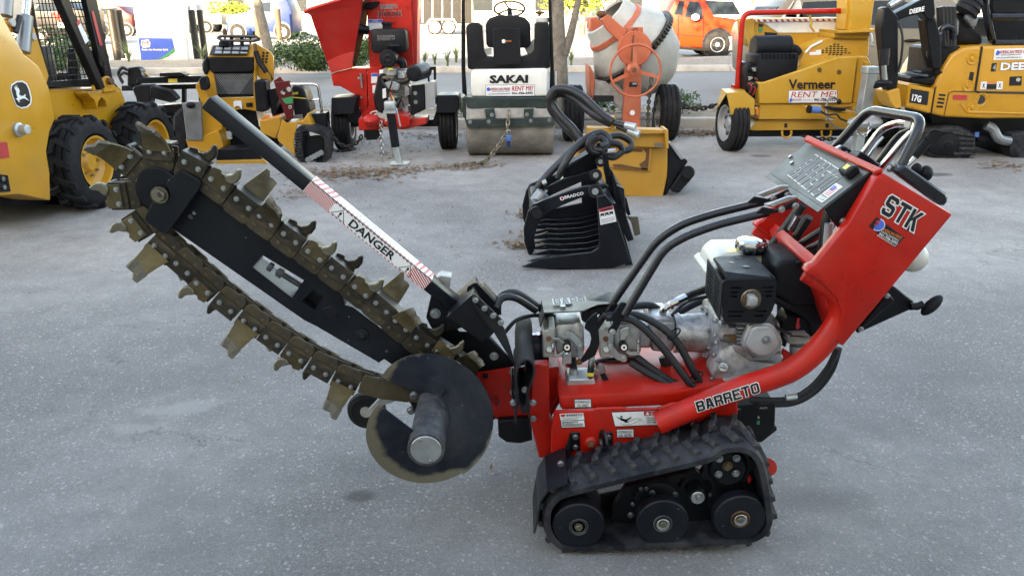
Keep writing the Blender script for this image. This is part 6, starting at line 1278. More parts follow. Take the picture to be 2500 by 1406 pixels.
for a in (R(205), R(-15), R(95)):
    p1_ = hw_c+V((math.cos(a)*.28, 0, math.sin(a)*.28)); nv_ = V((-math.sin(a), 0, math.cos(a)))*.022
    X.part('spoke', B().prism([hw_c+nv_, hw_c-nv_, p1_-nv_*.8, p1_+nv_*.8], (0, .012, 0)), 'orange_mixer', hw)
X.part('wheel_hub', B().lathe(X.at(*q5([(598, 688)])[0], 9.24), (0, 1, 0), [(-.01, .02), (-.01, .028), (0, .03), (0, .056), (.012, .062), (.2, .062)], n=24), 'orange_mixer', hw); X.part('hub_nut', B().cyl(X.at(*q5([(598, 688)])[0], 9.225), X.at(*q5([(598, 688)])[0], 9.205), .028, n=6), 'rust', hw)
# drum: axis tilted up to the right, seen from the side
dcen = X.at(*q5([(575, 475)])[0], 10.22); axd = V((-.64, -.16, .69)).normalized()
dm_ = X.part('drum', B().lathe(dcen, axd, [(-.56, .0), (-.56, .26), (-.52, .30), (-.30, .50), (-.06, .545), (.06, .545)], n=12), 'mixer_drum')
dm_2 = X.part('drum_cone', B().lathe(dcen, axd, [(.05, .545), (.09, .54), (.34, .36), (.52, .30), (.53, .27), (.50, .26)], n=12, caps=False), 'mixer_drum', dm_)
X.part('ring_gear', B().lathe(dcen, axd, [(-.02, .54), (-.03, .575), (.03, .585), (.04, .54)], n=56, caps=False), 'chain_dark', dm_)
u_ = axd.orthogonal().normalized(); v_ = axd.cross(u_)
gm = setm(B().box((-.010, -.010, -.03), (.010, .010, .03)).mesh(), 'chain_dark')
for k in range(64):
    a = 2*math.pi*k/64; rad_ = u_*math.cos(a)+v_*math.sin(a); o = obj('gear_tooth', gm, None, dm_); o.location = dcen+rad_*.588
    o.rotation_euler = Matrix((rad_, axd.cross(rad_), axd)).transposed().to_euler()
X.part('drum_band', B().lathe(dcen, axd, [(.33, .36), (.32, .385), (.37, .37), (.37, .34)], n=28, caps=False), 'orange_mixer', dm_)
X.plate('yoke', 'orange_mixer', q5([(265, 195), (345, 145), (520, 300), (510, 330), (450, 410), (330, 300)]), 9.56, .10, bev=.008); X.part('bracket', B().ell(X.at(*q5([(275, 140)])[0], 9.7), (.06, .05, .04)), 'rust')
X.plate('engine_box', 'orange_mixer', q5([(165, 180), (230, 170), (290, 240), (300, 330), (200, 345), (165, 330)]), 10.1, .5, bev=.01)
X.plate('frame', 'orange_mixer', q5([(158, 640), (190, 700), (215, 800), (200, 935), (182, 1000), (160, 880)]), 9.85, .6, bev=.01)
X.plate('sub_frame', 'cast_grey', q5([(190, 800), (400, 800), (500, 900), (500, 1120), (390, 1000), (185, 1000)]), 9.9, .35, bev=.01); X.plate('black_strip', 'decal_black', q5([(186, 938), (395, 940), (395, 998), (188, 1000)]), 9.88, .02, bev=0)  # thin black plate along the lower edge of the sub-frame
X.part('axle', B().cyl(X.at(*q5([(-90, 1145)])[0], 9.98), X.at(*q5([(860, 1140)])[0], 9.98), .05, n=14), 'cast_grey')
X.plate('data_plate', 'decal_black', q5([(548, 808), (628, 806), (626, 854), (546, 856)]), 9.616, .003, bev=0); X.plate('data_print', 'decal_grey', q5([(580, 814), (622, 812), (622, 832), (580, 834)]), 9.613, .003, bev=0)
X.part('round_sticker', B().cyl(X.at(*q5([(578, 1108)])[0], 9.618), X.at(*q5([(578, 1108)])[0], 9.614), .030, n=24), 'decal_white')
for px in (940, 30):
    c = X.at(*q5([(818 if px == 940 else -88, 1130)])[0], 9.98); c.z = .335
    if px == 940: wheel(X, (c.x, c.y, .335), (1, 0, 0), .335, .24, .2, rim='cast_grey', dish=.08)
    else: wheel(X, (c.x-.02, c.y, .335), (1, 0, 0), .335, .24, .2, rim='cast_grey', dish=.08)
# ------------------------------------------------------------------ yellow chipper on its trailer
VM = Fr('yellow_chipper', 'yellow towable brush chipper with red feed bar and RENT ME sign under its dark lettering', 'chipper', 2.55, 9.05, 7.)
q6 = cv(1720, 0, 3.7)
fp = VM.plate('front_panel', 'yellow_vermeer', q6([(486, 745), (540, 745), (850, 642), (1215, 517), (1390, 513), (1380, 560), (1335, 930), (1320, 938), (490, 942)]), .05, .6, bev=.012)
VM.plate('side_post', 'yellow_vermeer', q6([(1392, 513), (1470, 508), (1500, 560), (1440, 930), (1340, 932)]), .12, .5, bev=.012)
VM.text('Vermeer', q6([(758, 808)])[0], q6([(1182, 806)])[0], q6([(758, 720)])[0], .047, 'decal_black', fp, .03, lift=.003)
def vsign():
    x0, y0, x1, y1 = 762, 822, 1198, 928; W, H = x1-x0, y1-y0; d = .046
    VM.plate('sign_edge', 'decal_black', q6([(x0-4, y0-4), (x1+4, y0-6), (x1+2, y1+4), (x0-5, y1+5)]), d+.001, .003, bev=0, parent=fp)
    s_ = VM.plate('rental_sign', 'decal_white', q6([(x0, y0), (x1, y0-3), (x1-3, y1), (x0-2, y1+2)]), d-.001, .003, bev=0, parent=fp)
    g = lambda u, v: q6([(x0+W*u, y0+H*v-3*u)])[0]
    VM.text('RENT ME!', g(.04, .58), g(.96, .55), g(.07, .10), d-.002, 'decal_red', s_, .012, lift=.002)
    VM.text('941-706-3392', g(.52, .94), g(.96, .92), g(.52, .64), d-.002, 'decal_black', s_, .03, lift=.002)
    VM.text('AMERICAN PRIDE', g(.05, .84), g(.26, .83), g(.05, .70), d-.002, 'decal_red', s_, .012, lift=.002); VM.text('RENTAL EQUIPMENT & SALES', g(.07, .92), g(.26, .91), g(.07, .87), d-.002, 'decal_black', s_, .0, lift=.002); VM.text('www.AmericanPrideRental.com', g(.28, .85), g(.49, .84), g(.28, .76), d-.002, 'decal_black', s_, .0, lift=.002)
    VM.part('emblem', B().cyl(VM.at(*g(.03, .79), d-.003), VM.at(*g(.03, .79), d-.005), .022, n=18), 'decal_blue', s_)
vsign()
for x, y in ((1040, 632), (1216, 652)):
    for k in range(5):
        w2 = (14, 20, 22, 20, 14)[k]; VM.plate('vent_slot', 'decal_black', q6([(x-w2, y-18+k*9), (x+w2, y-18+k*9), (x+w2, y-13+k*9), (x-w2, y-13+k*9)]), .047, .004, bev=0, parent=fp)
rg = VM.plate('rotor_guard', 'yellow_vermeer', q6([(850, 640), (862, 570), (905, 480), (990, 400), (1120, 345), (1490, 338), (1480, 515), (1215, 522), (860, 645)]), .25, .4, bev=.012)
r_ = random.Random(5)
for j, (n_, x0) in enumerate(((2, 1165), (4, 1130), (6, 1095), (7, 1060), (8, 1060), (4, 1120))):
    for k in range(n_): VM.plate('vent_slot', 'decal_black', q6([(x0+k*34, 398+j*18+k*1), (x0+22+k*34, 398+j*18+k*1), (x0+20+k*34, 408+j*18+k*1), (x0-2+k*34, 408+j*18+k*1)]), .246, .004, bev=0, parent=rg)
VM.plate('hand_label', 'decal_white', q6([(948, 460), (1055, 452), (1052, 498), (950, 502)]), .246, .004, bev=0, parent=rg); VM.plate('label_band', 'decal_orange', q6([(950, 461), (1010, 457), (1010, 468), (950, 472)]), .243, .003, bev=0, parent=rg)
VM.part('belt_strip', B().tube([VM.at(*p, .24) for p in q6([(910, 480), (960, 425), (1060, 375)])], .012, n=6), 'decal_white', rg)
fh = VM.plate('feed_hopper', 'yellow_vermeer', q6([(440, 172), (1215, 165), (1280, 160), (1300, 290), (1180, 340), (900, 480), (860, 560), (480, 420), (455, 350)]), .55, .5, bev=.012)
VM.plate('hopper_table', 'white_paint', q6([(525, 206), (1206, 196), (1172, 298), (664, 300)]), .54, .02, parent=fh); VM.plate('hazard_strip', 'decal_white', q6([(462, 180), (1206, 170), (1206, 192), (466, 203)]), .535, .02, bev=0, parent=fh)
for k in range(14):
    x = 475+k*53; VM.plate('hazard_stripe', 'decal_red', q6([(x, 180-k*.6), (x+22, 180-k*.6), (x+34, 201-k*.6), (x+12, 201-k*.6)]), .531, .003, bev=0, parent=fh)
VM.plate('hopper_side', 'yellow_vermeer', q6([(360, 180), (440, 165), (465, 360), (440, 700), (395, 690), (410, 380)]), .5, .06, bev=.006)
VM.plate('label_plate', 'decal_black', q6([(545, 292), (656, 300), (652, 372), (578, 370), (575, 350), (545, 350)]), .54, .02, bev=0); VM.plate('label_plate', 'decal_black', q6([(490, 222), (530, 222), (530, 244), (490, 244)]), .544, .006, bev=0)
VM.part('round_sticker', B().cyl(VM.at(*q6([(504, 272)])[0], .545), VM.at(*q6([(504, 272)])[0], .54), .028, n=18), 'decal_green')
VM.plate('feed_handle', 'yellow_vermeer', q6([(925, 110), (945, 108), (985, 200), (970, 240), (1005, 290), (985, 292), (950, 235), (968, 200)]), .4, .02)
VM.tube('feed_bar', 'red_paint', [(*q6([(295, 790)])[0], .35), (*q6([(332, 300)])[0], .35), (*q6([(348, 120)])[0], .35), (*q6([(900, 108)])[0], .38), (*q6([(1240, 100)])[0], .40), (*q6([(1290, 150)])[0], .42)], .030, n=12, fil=.20)
VM.plate('bar_foot', 'red_paint', q6([(268, 770), (320, 770), (320, 800), (268, 800)]), .3, .1)
ch = VM.plate('discharge_chute', 'yellow_vermeer', q6([(1330, -80), (1560, -80), (1536, 0), (1500, 285), (1310, 288), (1325, 130)]), .20, .28, bev=.008); VM.plate('chute_side', 'yellow_vermeer', q6([(1285, -60), (1332, -80), (1325, 130), (1312, 285), (1268, 270), (1280, 130)]), .26, .22, bev=.004, parent=ch)
VM.plate('chute_flange', 'yellow_vermeer', q6([(1198, 272), (1310, 282), (1555, 262), (1548, 296), (1205, 306)]), .12, .45, bev=.006); VM.plate('chute_neck', 'yellow_vermeer', q6([(1170, 300), (1510, 295), (1485, 350), (1165, 345)]), .2, .35, bev=.006)
VM.part('engine_canister', B().cyl(VM.at(*q6([(438, 428)])[0], .28), VM.at(*q6([(765, 422)])[0], .28), .125, n=28, bev=.015), 'black_plastic')
VM.tube('intake_pipe', 'black_plastic', [(*q6([(760, 430)])[0], .28), (*q6([(820, 450)])[0], .28), (*q6([(850, 490)])[0], .28)], .05, n=12, cat=5)
eg = VM.plate('engine_cover', 'black_plastic', q6([(478, 500), (500, 484), (840, 482), (855, 500), (840, 640), (560, 738), (480, 735)]), .08, .35, bev=.02, seg=2)
for k in range(9): VM.plate('rib', 'black_plastic', q6([(520+k*36, 486), (538+k*36, 486), (540+k*36, 530), (520+k*36, 530)]), .066, .02, parent=eg)
er = random.Random(3); 
VM.plate('engine', 'black_clean', q6([(375, 600), (410, 560), (490, 580), (495, 900), (400, 905), (372, 840)]), .15, .3, bev=.02)
for k in range(14):
    x, y = er.uniform(375, 470), er.uniform(600, 870); m_ = er.choice(['cast_grey', 'black_clean', 'worn_steel', 'rust', 'black_plastic', 'wheel_silver'])
    VM.plate('engine_piece', m_, q6([(x, y), (x+er.uniform(20, 50), y+er.uniform(-8, 8)), (x+er.uniform(20, 50), y+er.uniform(20, 50)), (x+er.uniform(-5, 8), y+er.uniform(20, 45))]), .08+er.random()*.06, .08, bev=.01)
for k in range(5):
    x, y = 380+k*16, 760+er.uniform(-20, 20); VM.tube('wire', ('hose', 'decal_red', 'hose', 'decal_red', 'hose')[k], [(*q6([(x, y)])[0], .06), (*q6([(x+30, y+30)])[0], .04), (*q6([(x+10, y+90)])[0], .06)], .008, n=6, cat=5)
VM.plate('fender', 'yellow_vermeer', q6([(200, 842), (372, 832), (455, 900), (452, 1045), (240, 1040)]), -.10, .012, bev=.004); VM.part('fender_top', B().prism([VM.at(*q6([(150, 802)])[0], .35), VM.at(*q6([(360, 800)])[0], .35), VM.at(*q6([(372, 834)])[0], -.10), VM.at(*q6([(200, 844)])[0], -.10)], (0, 0, -.008)), 'yellow_vermeer')
VM.part('fender_side', B().prism([VM.at(*q6([(200, 842)])[0], -.10), VM.at(*q6([(152, 802)])[0], .35), VM.at(*q6([(106, 985)])[0], .42), VM.at(*q6([(128, 960)])[0], .3)], (.008, 0, 0)), 'yellow_vermeer')
c = VM.at(*q6([(172, 1128)])[0], .14); wheel(VM, (c.x, c.y, .312), (1, 0, 0), .312, .205, .20, dish=.05)
c = VM.at(*q6([(1640, 1128)])[0], .14); wheel(VM, (c.x, c.y, .312), (-1, 0, 0), .312, .205, .20, dish=.05)
VM.plate('fender', 'yellow_vermeer', q6([(1500, 815), (1640, 800), (1690, 975), (1500, 985)]), -.05, .35, bev=.01)
VM.plate('front_beam', 'yellow_vermeer', q6([(450, 940), (1335, 934), (1335, 965), (1180, 985), (1100, 1060), (1100, 1082), (490, 1082), (500, 960)]), .08, .45, bev=.008)
VM.plate('belly', 'yellow_vermeer', q6([(400, 1170), (490, 1088), (690, 1082), (1295, 1088), (1290, 1172), (430, 1182)]), .14, .3, bev=.006)
for x in (735, 1108): VM.plate('label_plate', 'decal_black', q6([(x-14, 1118), (x+14, 1117), (x+14, 1155), (x-14, 1156)]), .136, .004, bev=0)
VM.plate('axle_beam', 'black_clean', q6([(335, 1178), (1560, 1172), (1560, 1230), (340, 1238)]), .20, .1, bev=.008)
lamp = VM.plate('side_lamp', 'lamp_amber', q6([(464, 985), (478, 965), (492, 985), (492, 1030), (480, 1052), (466, 1030)]), .07, .03)
for x in (740, 1098): VM.tube('tie_loop', 'yellow_vermeer', [(*q6([(x-38, 1180)])[0], .12), (*q6([(x-36, 1225)])[0], .12), (*q6([(x, 1248)])[0], .12), (*q6([(x+40, 1222)])[0], .12), (*q6([(x+44, 1180)])[0], .12)], .013, n=8, cat=4)
VM.plate('tongue', 'yellow_vermeer', q6([(930, 975), (1060, 955), (1190, 1005), (1340, 1008), (1565, 1050), (1560, 1105), (1340, 1112), (1180, 1080), (1040, 1010)]), -.25, .14, bev=.01); VM.plate('tongue', 'yellow_vermeer', q6([(1320, 935), (1620, 930), (1690, 985), (1500, 1000), (1330, 1000)]), .1, .4, bev=.008)
ja, jb, jc = VM.at(*q6([(1497, 650)])[0], -.45), VM.at(*q6([(1425, 1010)])[0], -.45), VM.at(*q6([(1368, 1395)])[0], -.45); jc.z = .01; jb = lerp(ja, jc, .5)
jx = VM.part('jack_stand', B().prism([ja+V((-.06, -.06, 0)), ja+V((.06, -.06, 0)), ja+V((.06, .06, 0)), ja+V((-.06, .06, 0))], jb-ja, bev=.006), 'galvanised'); VM.part('jack_inner', B().prism([jb+V((-.045, -.045, 0)), jb+V((.045, -.045, 0)), jb+V((.045, .045, 0)), jb+V((-.045, .045, 0))], jc-jb), 'galvanised', jx); VM.part('jack_head', B().box(ja-V((.075, .07, .02)), ja+V((.075, .07, .055)), bev=.01), 'galvanised', jx)
VM.part('jack_foot', B().box(jc-V((.11, .1, .005)), jc+V((.11, .1, .01))), 'galvanised', jx); VM.tube('jack_crank', 'galvanised', [(*q6([(1530, 640)])[0], -.5), (*q6([(1555, 650)])[0], -.5), (*q6([(1522, 775)])[0], -.5)], .012, n=8, parent=jx, fil=.03); VM.tube('crank_grip', 'black_plastic', [(*q6([(1525, 780)])[0], -.5), (*q6([(1632, 792)])[0], -.5)], .026, n=10, parent=jx)
VM.tube('plug', 'padlock_blue', [(*q6([(945, 990)])[0], -.3), (*q6([(1040, 996)])[0], -.3)], .038, n=12); VM.tube('plug_end', 'black_plastic', [(*q6([(935, 988)])[0], -.3), (*q6([(955, 990)])[0], -.3)], .043, n=12)
VM.tube('wiring_cable', 'grey_metal', [(*q6([(1210, 915)])[0], -.05), (*q6([(1160, 880)])[0], -.10), (*q6([(1105, 940)])[0], -.22), (*q6([(1110, 1060)])[0], -.3), (*q6([(1180, 1150)])[0], -.3), (*q6([(1260, 1168)])[0], -.3)], .010, n=6, cat=8); VM.tube('wiring_cable', 'hose', [(*q6([(1040, 1000)])[0], -.3), (*q6([(1110, 1038)])[0], -.34), (*q6([(1190, 1035)])[0], -.36), (*q6([(1230, 1075)])[0], -.36), (*q6([(1310, 1105)])[0], -.36)], .010, n=6, cat=6)
VM.plate('battery_shelf', 'black_clean', q6([(1075, 962), (1280, 985), (1275, 1005), (1150, 1000)]), -.3, .12); VM.part('breakaway_box', B().ell(VM.at(*q6([(1215, 920)])[0], -.05), (.025, .03, .03)), 'black_plastic')
VM.part('coupler_bag', B().ell(VM.at(*q6([(1450, 1108)])[0], -.55), (.20, .12, .075)), 'wheel_silver'); VM.plate('coupler', 'yellow_vermeer', q6([(1395, 1140), (1495, 1135), (1490, 1195), (1400, 1200)]), -.5, .1, bev=.008)
VM.plate('hook_rack', 'yellow_vermeer', q6([(1440, 560), (1500, 570), (1505, 600), (1450, 605)]), .1, .05)
VM.tube('latch', 'galvanised', [(*q6([(1500, 300)])[0], .1), (*q6([(1515, 370)])[0], .08), (*q6([(1500, 410)])[0], .08), (*q6([(1528, 412)])[0], .08)], .014, n=6)
# ------------------------------------------------------------------ mini excavator
E = Fr('mini_excavator', 'yellow mini excavator with rubber tracks and DEERE lettering, at the right edge of the yard', 'excavator', 5.0, 8.9)
q7 = cv(2100, 0, 3.515)
eb_ = E.plate('upper_body', 'yellow_deere', q7([(868, 425), (900, 408), (1060, 398), (1560, 392), (1560, 1018), (1080, 1022), (720, 1006), (608, 978), (640, 760), (700, 610), (790, 470)]), 8.55, .9, bev=.03, seg=3)
E.part('panel_seam', B().tube([E.at(*p, 8.546) for p in q7([(1046, 402), (1010, 640), (988, 778), (1010, 792), (1560, 800)])], .012, n=5), 'decal_black', eb_)
E.part('panel_seam', B().tube([E.at(*p, 8.546) for p in q7([(608, 978), (640, 770), (650, 745)])], .008, n=5), 'decal_black', eb_); E.part('panel_seam', B().tube([E.at(*p, 8.546) for p in q7([(718, 1004), (760, 800), (800, 785), (985, 790)])], .006, n=5), 'rust', eb_)
gp = E.plate('side_box', 'yellow_deere', q7([(415, 722), (642, 764), (606, 978), (384, 922)]), 8.50, .5, bev=.015); E.plate('number_panel', 'decal_black', q7([(436, 762), (592, 788), (576, 906), (420, 880)]), 8.497, .006, bev=0, parent=gp)
E.text('17G', q7([(440, 868)])[0], q7([(518, 884)])[0], q7([(450, 808)])[0], 8.494, 'decal_white', gp, .04, lift=.003)
for k in range(4): E.plate('vent', 'decal_black', q7([(680-k*7, 806+k*33), (734-k*7, 812+k*33), (731-k*7, 830+k*33), (674-k*7, 824+k*33)]), 8.546, .006, bev=0, parent=eb_)
E.plate('reflector', 'decal_red', q7([(800, 816), (920, 818), (916, 860), (796, 856)]), 8.545, .006, bev=0, parent=eb_)
E.text('DEERE', q7([(1200, 606)])[0], q7([(1545, 600)])[0], q7([(1208, 540)])[0], 8.547, 'decal_white', eb_, .04, lift=.003, out=('decal_black', .03))
E.plate('tier_sticker', 'decal_black', q7([(1132, 545), (1174, 542), (1164, 616), (1122, 616)]), 8.546, .004, bev=0, parent=eb_); E.text('4', q7([(1134, 608)])[0], q7([(1162, 606)])[0], q7([(1138, 556)])[0], 8.545, 'decal_grey', eb_, .02, lift=.003)
sg = E.plate('rental_sign', 'decal_white', q7([(1155, 424), (1560, 412), (1560, 508), (1146, 518)]), 8.544, .005, bev=0, parent=eb_); E.text('AMERICAN PRIDE', q7([(1192, 464)])[0], q7([(1390, 458)])[0], q7([(1194, 436)])[0], 8.543, 'decal_red', sg, .03, lift=.002); E.text('RENTAL EQUIPMENT & SALES', q7([(1210, 482)])[0], q7([(1380, 476)])[0], q7([(1211, 470)])[0], 8.543, 'decal_black', sg, .01, lift=.002); E.text('www.AmericanPrideRental.com', q7([(1166, 506)])[0], q7([(1382, 500)])[0], q7([(1167, 490)])[0], 8.543, 'decal_black', sg, .01, lift=.002); E.text('RENT ME!', q7([(1400, 462)])[0], q7([(1545, 456)])[0], q7([(1402, 430)])[0], 8.543, 'decal_red', sg, .04, lift=.002)
E.part('emblem', B().cyl(E.at(*q7([(1177, 455)])[0], 8.542), E.at(*q7([(1177, 455)])[0], 8.539), .024, n=18), 'decal_blue', sg)
wl = E.plate('warning_label', 'decal_white', q7([(1040, 704), (1226, 702), (1220, 770), (1030, 768)]), 8.545, .005, bev=0, parent=eb_); E.plate('label_band', 'decal_orange', q7([(1090, 703), (1174, 702), (1172, 720), (1088, 721)]), 8.542, .004, bev=0, parent=wl); E.plate('label_block', 'decal_black', q7([(1088, 724), (1172, 722), (1168, 768), (1084, 767)]), 8.542, .004, bev=0, parent=wl)
for x in (1060, 1198): E.plate('pictogram', 'decal_black', q7([(x-14, 760), (x-2, 735), (x-10, 712), (x+2, 728), (x+14, 712), (x+4, 738), (x+12, 762), (x, 745)]), 8.542, .003, bev=0, parent=wl)
lt = E.plate('latch_recess', 'decal_black', q7([(1286, 660), (1388, 656), (1384, 736), (1278, 738)]), 8.546, .006, bev=0, parent=eb_); E.part('latch_pin', B().cyl(E.at(*q7([(1357, 686)])[0], 8.545), E.at(*q7([(1357, 686)])[0], 8.53), .02, n=14), 'chrome', lt)
E.part('recess', B().lathe(E.at(*q7([(1035, 858)])[0], 8.552), (0, -1, 0), [(0, .07), (.012, .078), (.012, .06), (.004, .05)], n=28), 'yellow_deere', eb_); E.part('recess_hole', B().cyl(E.at(*q7([(1030, 856)])[0], 8.548), E.at(*q7([(1030, 856)])[0], 8.542), .045, n=20), 'decal_black', eb_)
for x, y in ((960, 508), (925, 738), (962, 924)): E.part('boss', B().lathe(E.at(x/3.515+2100, y/3.515, 8.55), (0, -1, 0), [(0, .06), (.01, .055), (.006, .04), (.006, .025), (.02, .018), (.02, 0)], n=24), 'yellow_deere', eb_)
E.plate('serial_strip', 'decal_black', q7([(944, 620), (978, 622), (966, 698), (930, 694)]), 8.546, .004, bev=0, parent=eb_)
E.part('lower_crease', B().tube([E.at(*p, 8.548) for p in q7([(860, 890), (920, 965), (1560, 980)])], .012, n=6), 'yellow_deere', eb_)
E.plate('turntable', 'black_clean', q7([(600, 975), (1560, 1010), (1560, 1150), (1000, 1180), (620, 1070)]), 8.8, .6)  # black turntable block below the upper body
# tracks (pointing at the camera)
tl_ = E.plate('track', 'rubber_track', q7([(560, 1250), (600, 1110), (700, 1080), (860, 1085), (960, 1120), (1004, 1190), (1004, 1290), (950, 1365), (880, 1392), (760, 1400), (600, 1350)]), 8.62, 1.2, bev=.05, seg=3)
for k in range(6): E.plate('lug', 'lug_rubber', q7([(800, 1130+k*45), (990, 1150+k*42), (985, 1178+k*38), (800, 1160+k*44)]), 8.60, .05, bev=.01, parent=tl_)
E.plate('track_frame', 'black_clean', q7([(570, 1180), (640, 1120), (780, 1150), (790, 1310), (740, 1345), (590, 1310)]), 8.59, .06, bev=.012); E.part('idler', B().lathe(E.at(*q7([(752, 1235)])[0], 8.58), (-.3, -1, 0), [(0, .12), (.02, .11), (.03, .04), (.04, .03)], n=24), 'black_clean')
E.plate('track', 'rubber_track', q7([(1285, 1290), (1290, 1170), (1330, 1140), (1600, 1140), (1600, 1420), (1400, 1405), (1300, 1350)]), 8.62, 1.2, bev=.05, seg=2)
E.plate('blade_arm', 'black_clean', q7([(1000, 1170), (1300, 1150), (1300, 1230), (1010, 1210)]), 8.7, .1); E.tube('hydraulic_hose', 'grey_metal', [(*q7([(1080, 1075)])[0], 8.66), (*q7([(1140, 1110)])[0], 8.64), (*q7([(1190, 1190)])[0], 8.62), (*q7([(1275, 1215)])[0], 8.64)], .05, n=10, cat=6)
E.plate('blue_tag', 'padlock_blue', q7([(985, 1140), (1025, 1135), (1020, 1180), (985, 1182)]), 8.66, .02)
# stick, boom and cylinders
E.plate('stick', 'black_clean', q7([(205, 70), (250, 60), (330, 150), (330, 690), (312, 800), (262, 805), (232, 760), (195, 400), (180, 250)]), 8.35, .16, bev=.012)
bm_ = E.plate('boom', 'black_clean', q7([(280, 130), (430, 50), (560, -20), (640, -20), (650, 120), (630, 180), (575, 170), (540, 115), (400, 150), (320, 180)]), 8.45, .16, bev=.012); E.text('DEERE', q7([(420, 126)])[0], q7([(548, 98)])[0], q7([(424, 84)])[0], 8.447, 'decal_white', bm_, .04, lift=.003)
E.plate('boom', 'black_clean', q7([(560, 170), (640, 140), (700, 330), (700, 600), (620, 590), (600, 470)]), 8.5, .18, bev=.012)
E.tube('bucket_cylinder', 'chrome', [(*q7([(250, 58)])[0], 8.42), (*q7([(370, -10)])[0], 8.42)], .035, n=12); E.tube('arm_cylinder', 'black_tube', [(*q7([(215, 420)])[0], 8.30), (*q7([(205, 560)])[0], 8.30)], .05, n=12); E.tube('cylinder_rod', 'chrome', [(*q7([(206, 560)])[0], 8.30), (*q7([(214, 700)])[0], 8.30)], .028, n=10)
E.part('pivot', B().ell(E.at(*q7([(200, 715)])[0], 8.3), (.09, .05, .04)), 'black_clean'); E.tube('hose', 'hose', [(*q7([(335, 200)])[0], 8.33), (*q7([(365, 330)])[0], 8.30), (*q7([(350, 520)])[0], 8.30), (*q7([(318, 620)])[0], 8.33)], .012, n=6, cat=6)
E.plate('bucket_ear', 'yellow_plain', q7([(232, 790), (340, 760), (360, 930), (300, 940), (260, 880)]), 8.3, .3, bev=.012)
for k in range(4): E.tube('boom_hose', 'hose', [(*q7([(690+k*32, 60)])[0], 8.7), (*q7([(700+k*30, 250)])[0], 8.7), (*q7([(715+k*24, 400)])[0], 8.7)], .045, n=8)
E.plate('operator_deck', 'black_clean', q7([(650, 410), (880, 400), (820, 480), (740, 590), (660, 740), (640, 740), (430, 715), (430, 660), (620, 665)]), 8.6, .6, bev=.02)
E.part('step_lamp', B().box(E.at(*q7([(520, 640)])[0], 8.55), E.at(*q7([(640, 600)])[0], 8.75), bev=.02), 'black_plastic')
E.tube('grab_bar', 'black_tube', [(*q7([(640, 500)])[0], 8.55), (*q7([(595, 480)])[0], 8.55), (*q7([(635, 310)])[0], 8.55), (*q7([(680, 290)])[0], 8.6)], .035, n=10, fil=.08); E.tube('grab_bar', 'black_tube', [(*q7([(680, 360)])[0], 8.6), (*q7([(695, 232)])[0], 8.6), (*q7([(805, 232)])[0], 8.6), (*q7([(800, 340)])[0], 8.6)], .032, n=10, fil=.08)
E.plate('seat', 'black_plastic', q7([(800, 320), (770, 220), (790, 150), (850, 100), (900, 130), (990, 250), (1060, 300), (1060, 390), (820, 380)]), 8.8, .4, bev=.05, seg=3); E.plate('armrest', 'grey_metal', q7([(768, 230), (790, 160), (830, 130), (855, 190), (850, 300), (820, 322), (790, 290)]), 8.75, .06, bev=.02, seg=2)
E.plate('console', 'grey_metal', q7([(910, 160), (940, 120), (1010, 110), (1020, 180), (1000, 240), (950, 230)]), 8.72, .1, bev=.03, seg=2); E.part('joystick_boot', B().lathe(E.at(*q7([(900, 110)])[0], 8.75), (.5, 0, .8), [(0, .13), (.05, .12), (.06, .13), (.11, .10), (.12, .11), (.17, .08), (.18, .09), (.24, .06), (.34, .05)], n=18), 'rubber')
for P in ([(1075, -120), (1110, -120), (1112, 60), (1180, 370), (1140, 372), (1080, 90)],): E.plate('canopy_post', 'black_tube', q7(P), 8.7, .1, bev=.01)
E.plate('seat_back', 'black_plastic', q7([(1120, -60), (1560, -60), (1560, 135), (1135, 138), (1118, 90)]), 8.95, .2, bev=.03); E.plate('rear_deck', 'black_clean', q7([(1120, 150), (1560, 145), (1560, 395), (1100, 395), (1160, 330)]), 8.95, .4, bev=.02); E.tube('rear_rail', 'black_tube', [(*q7([(1120, 148)])[0], 8.72), (*q7([(1560, 148)])[0], 8.72)], .035, n=10); E.tube('rear_rail', 'black_tube', [(*q7([(1150, 372)])[0], 8.66), (*q7([(1560, 372)])[0], 8.66)], .035, n=10)
# ------------------------------------------------------------------ yellow brush-cutter head with its hoses
H = Fr('yellow_cutter_head', 'rust-patched yellow cutter attachment with black side chute, standing behind the grapple bucket', 'attachment', 1.3, 6.95)
q8 = cv(1260, 200, 2.93); H.off -= .13
H.plate('top_beam', 'yellow_rusty', q8([(510, 332), (1085, 348), (1090, 395), (1080, 475), (440, 452), (440, 412), (508, 388)]), 6.95, .16, bev=.008)
H.plate('main_face', 'yellow_rusty', q8([(430, 455), (1085, 478), (1082, 680), (1050, 832), (790, 822), (480, 745), (430, 600)]), 7.02, .38, bev=.01)
H.plate('top_rail', 'yellow_rusty', q8([(510, 330), (1066, 345), (1066, 372), (512, 385)]), 6.90, .06, bev=.006); H.plate('end_plate', 'yellow_rusty', q8([(1062, 340), (1088, 342), (1092, 480), (1070, 480)]), 6.88, .2, bev=.004)
pa_ = H.plate('access_panel', 'yellow_rusty', q8([(655, 462), (972, 470), (958, 640), (690, 618), (660, 600)]), 6.99, .03, bev=.006)
H.plate('rust_patch', 'rust', q8([(905, 480), (955, 478), (945, 630), (900, 628), (880, 590), (925, 560), (930, 510)]), 6.988, .003, bev=0, parent=pa_); H.plate('rust_patch', 'rust', q8([(690, 590), (760, 590), (850, 610), (940, 622), (938, 634), (700, 612)]), 6.988, .003, bev=0, parent=pa_); H.plate('rust_patch', 'rust', q8([(800, 478), (905, 480), (905, 504), (830, 500)]), 6.988, .003, bev=0, parent=pa_)
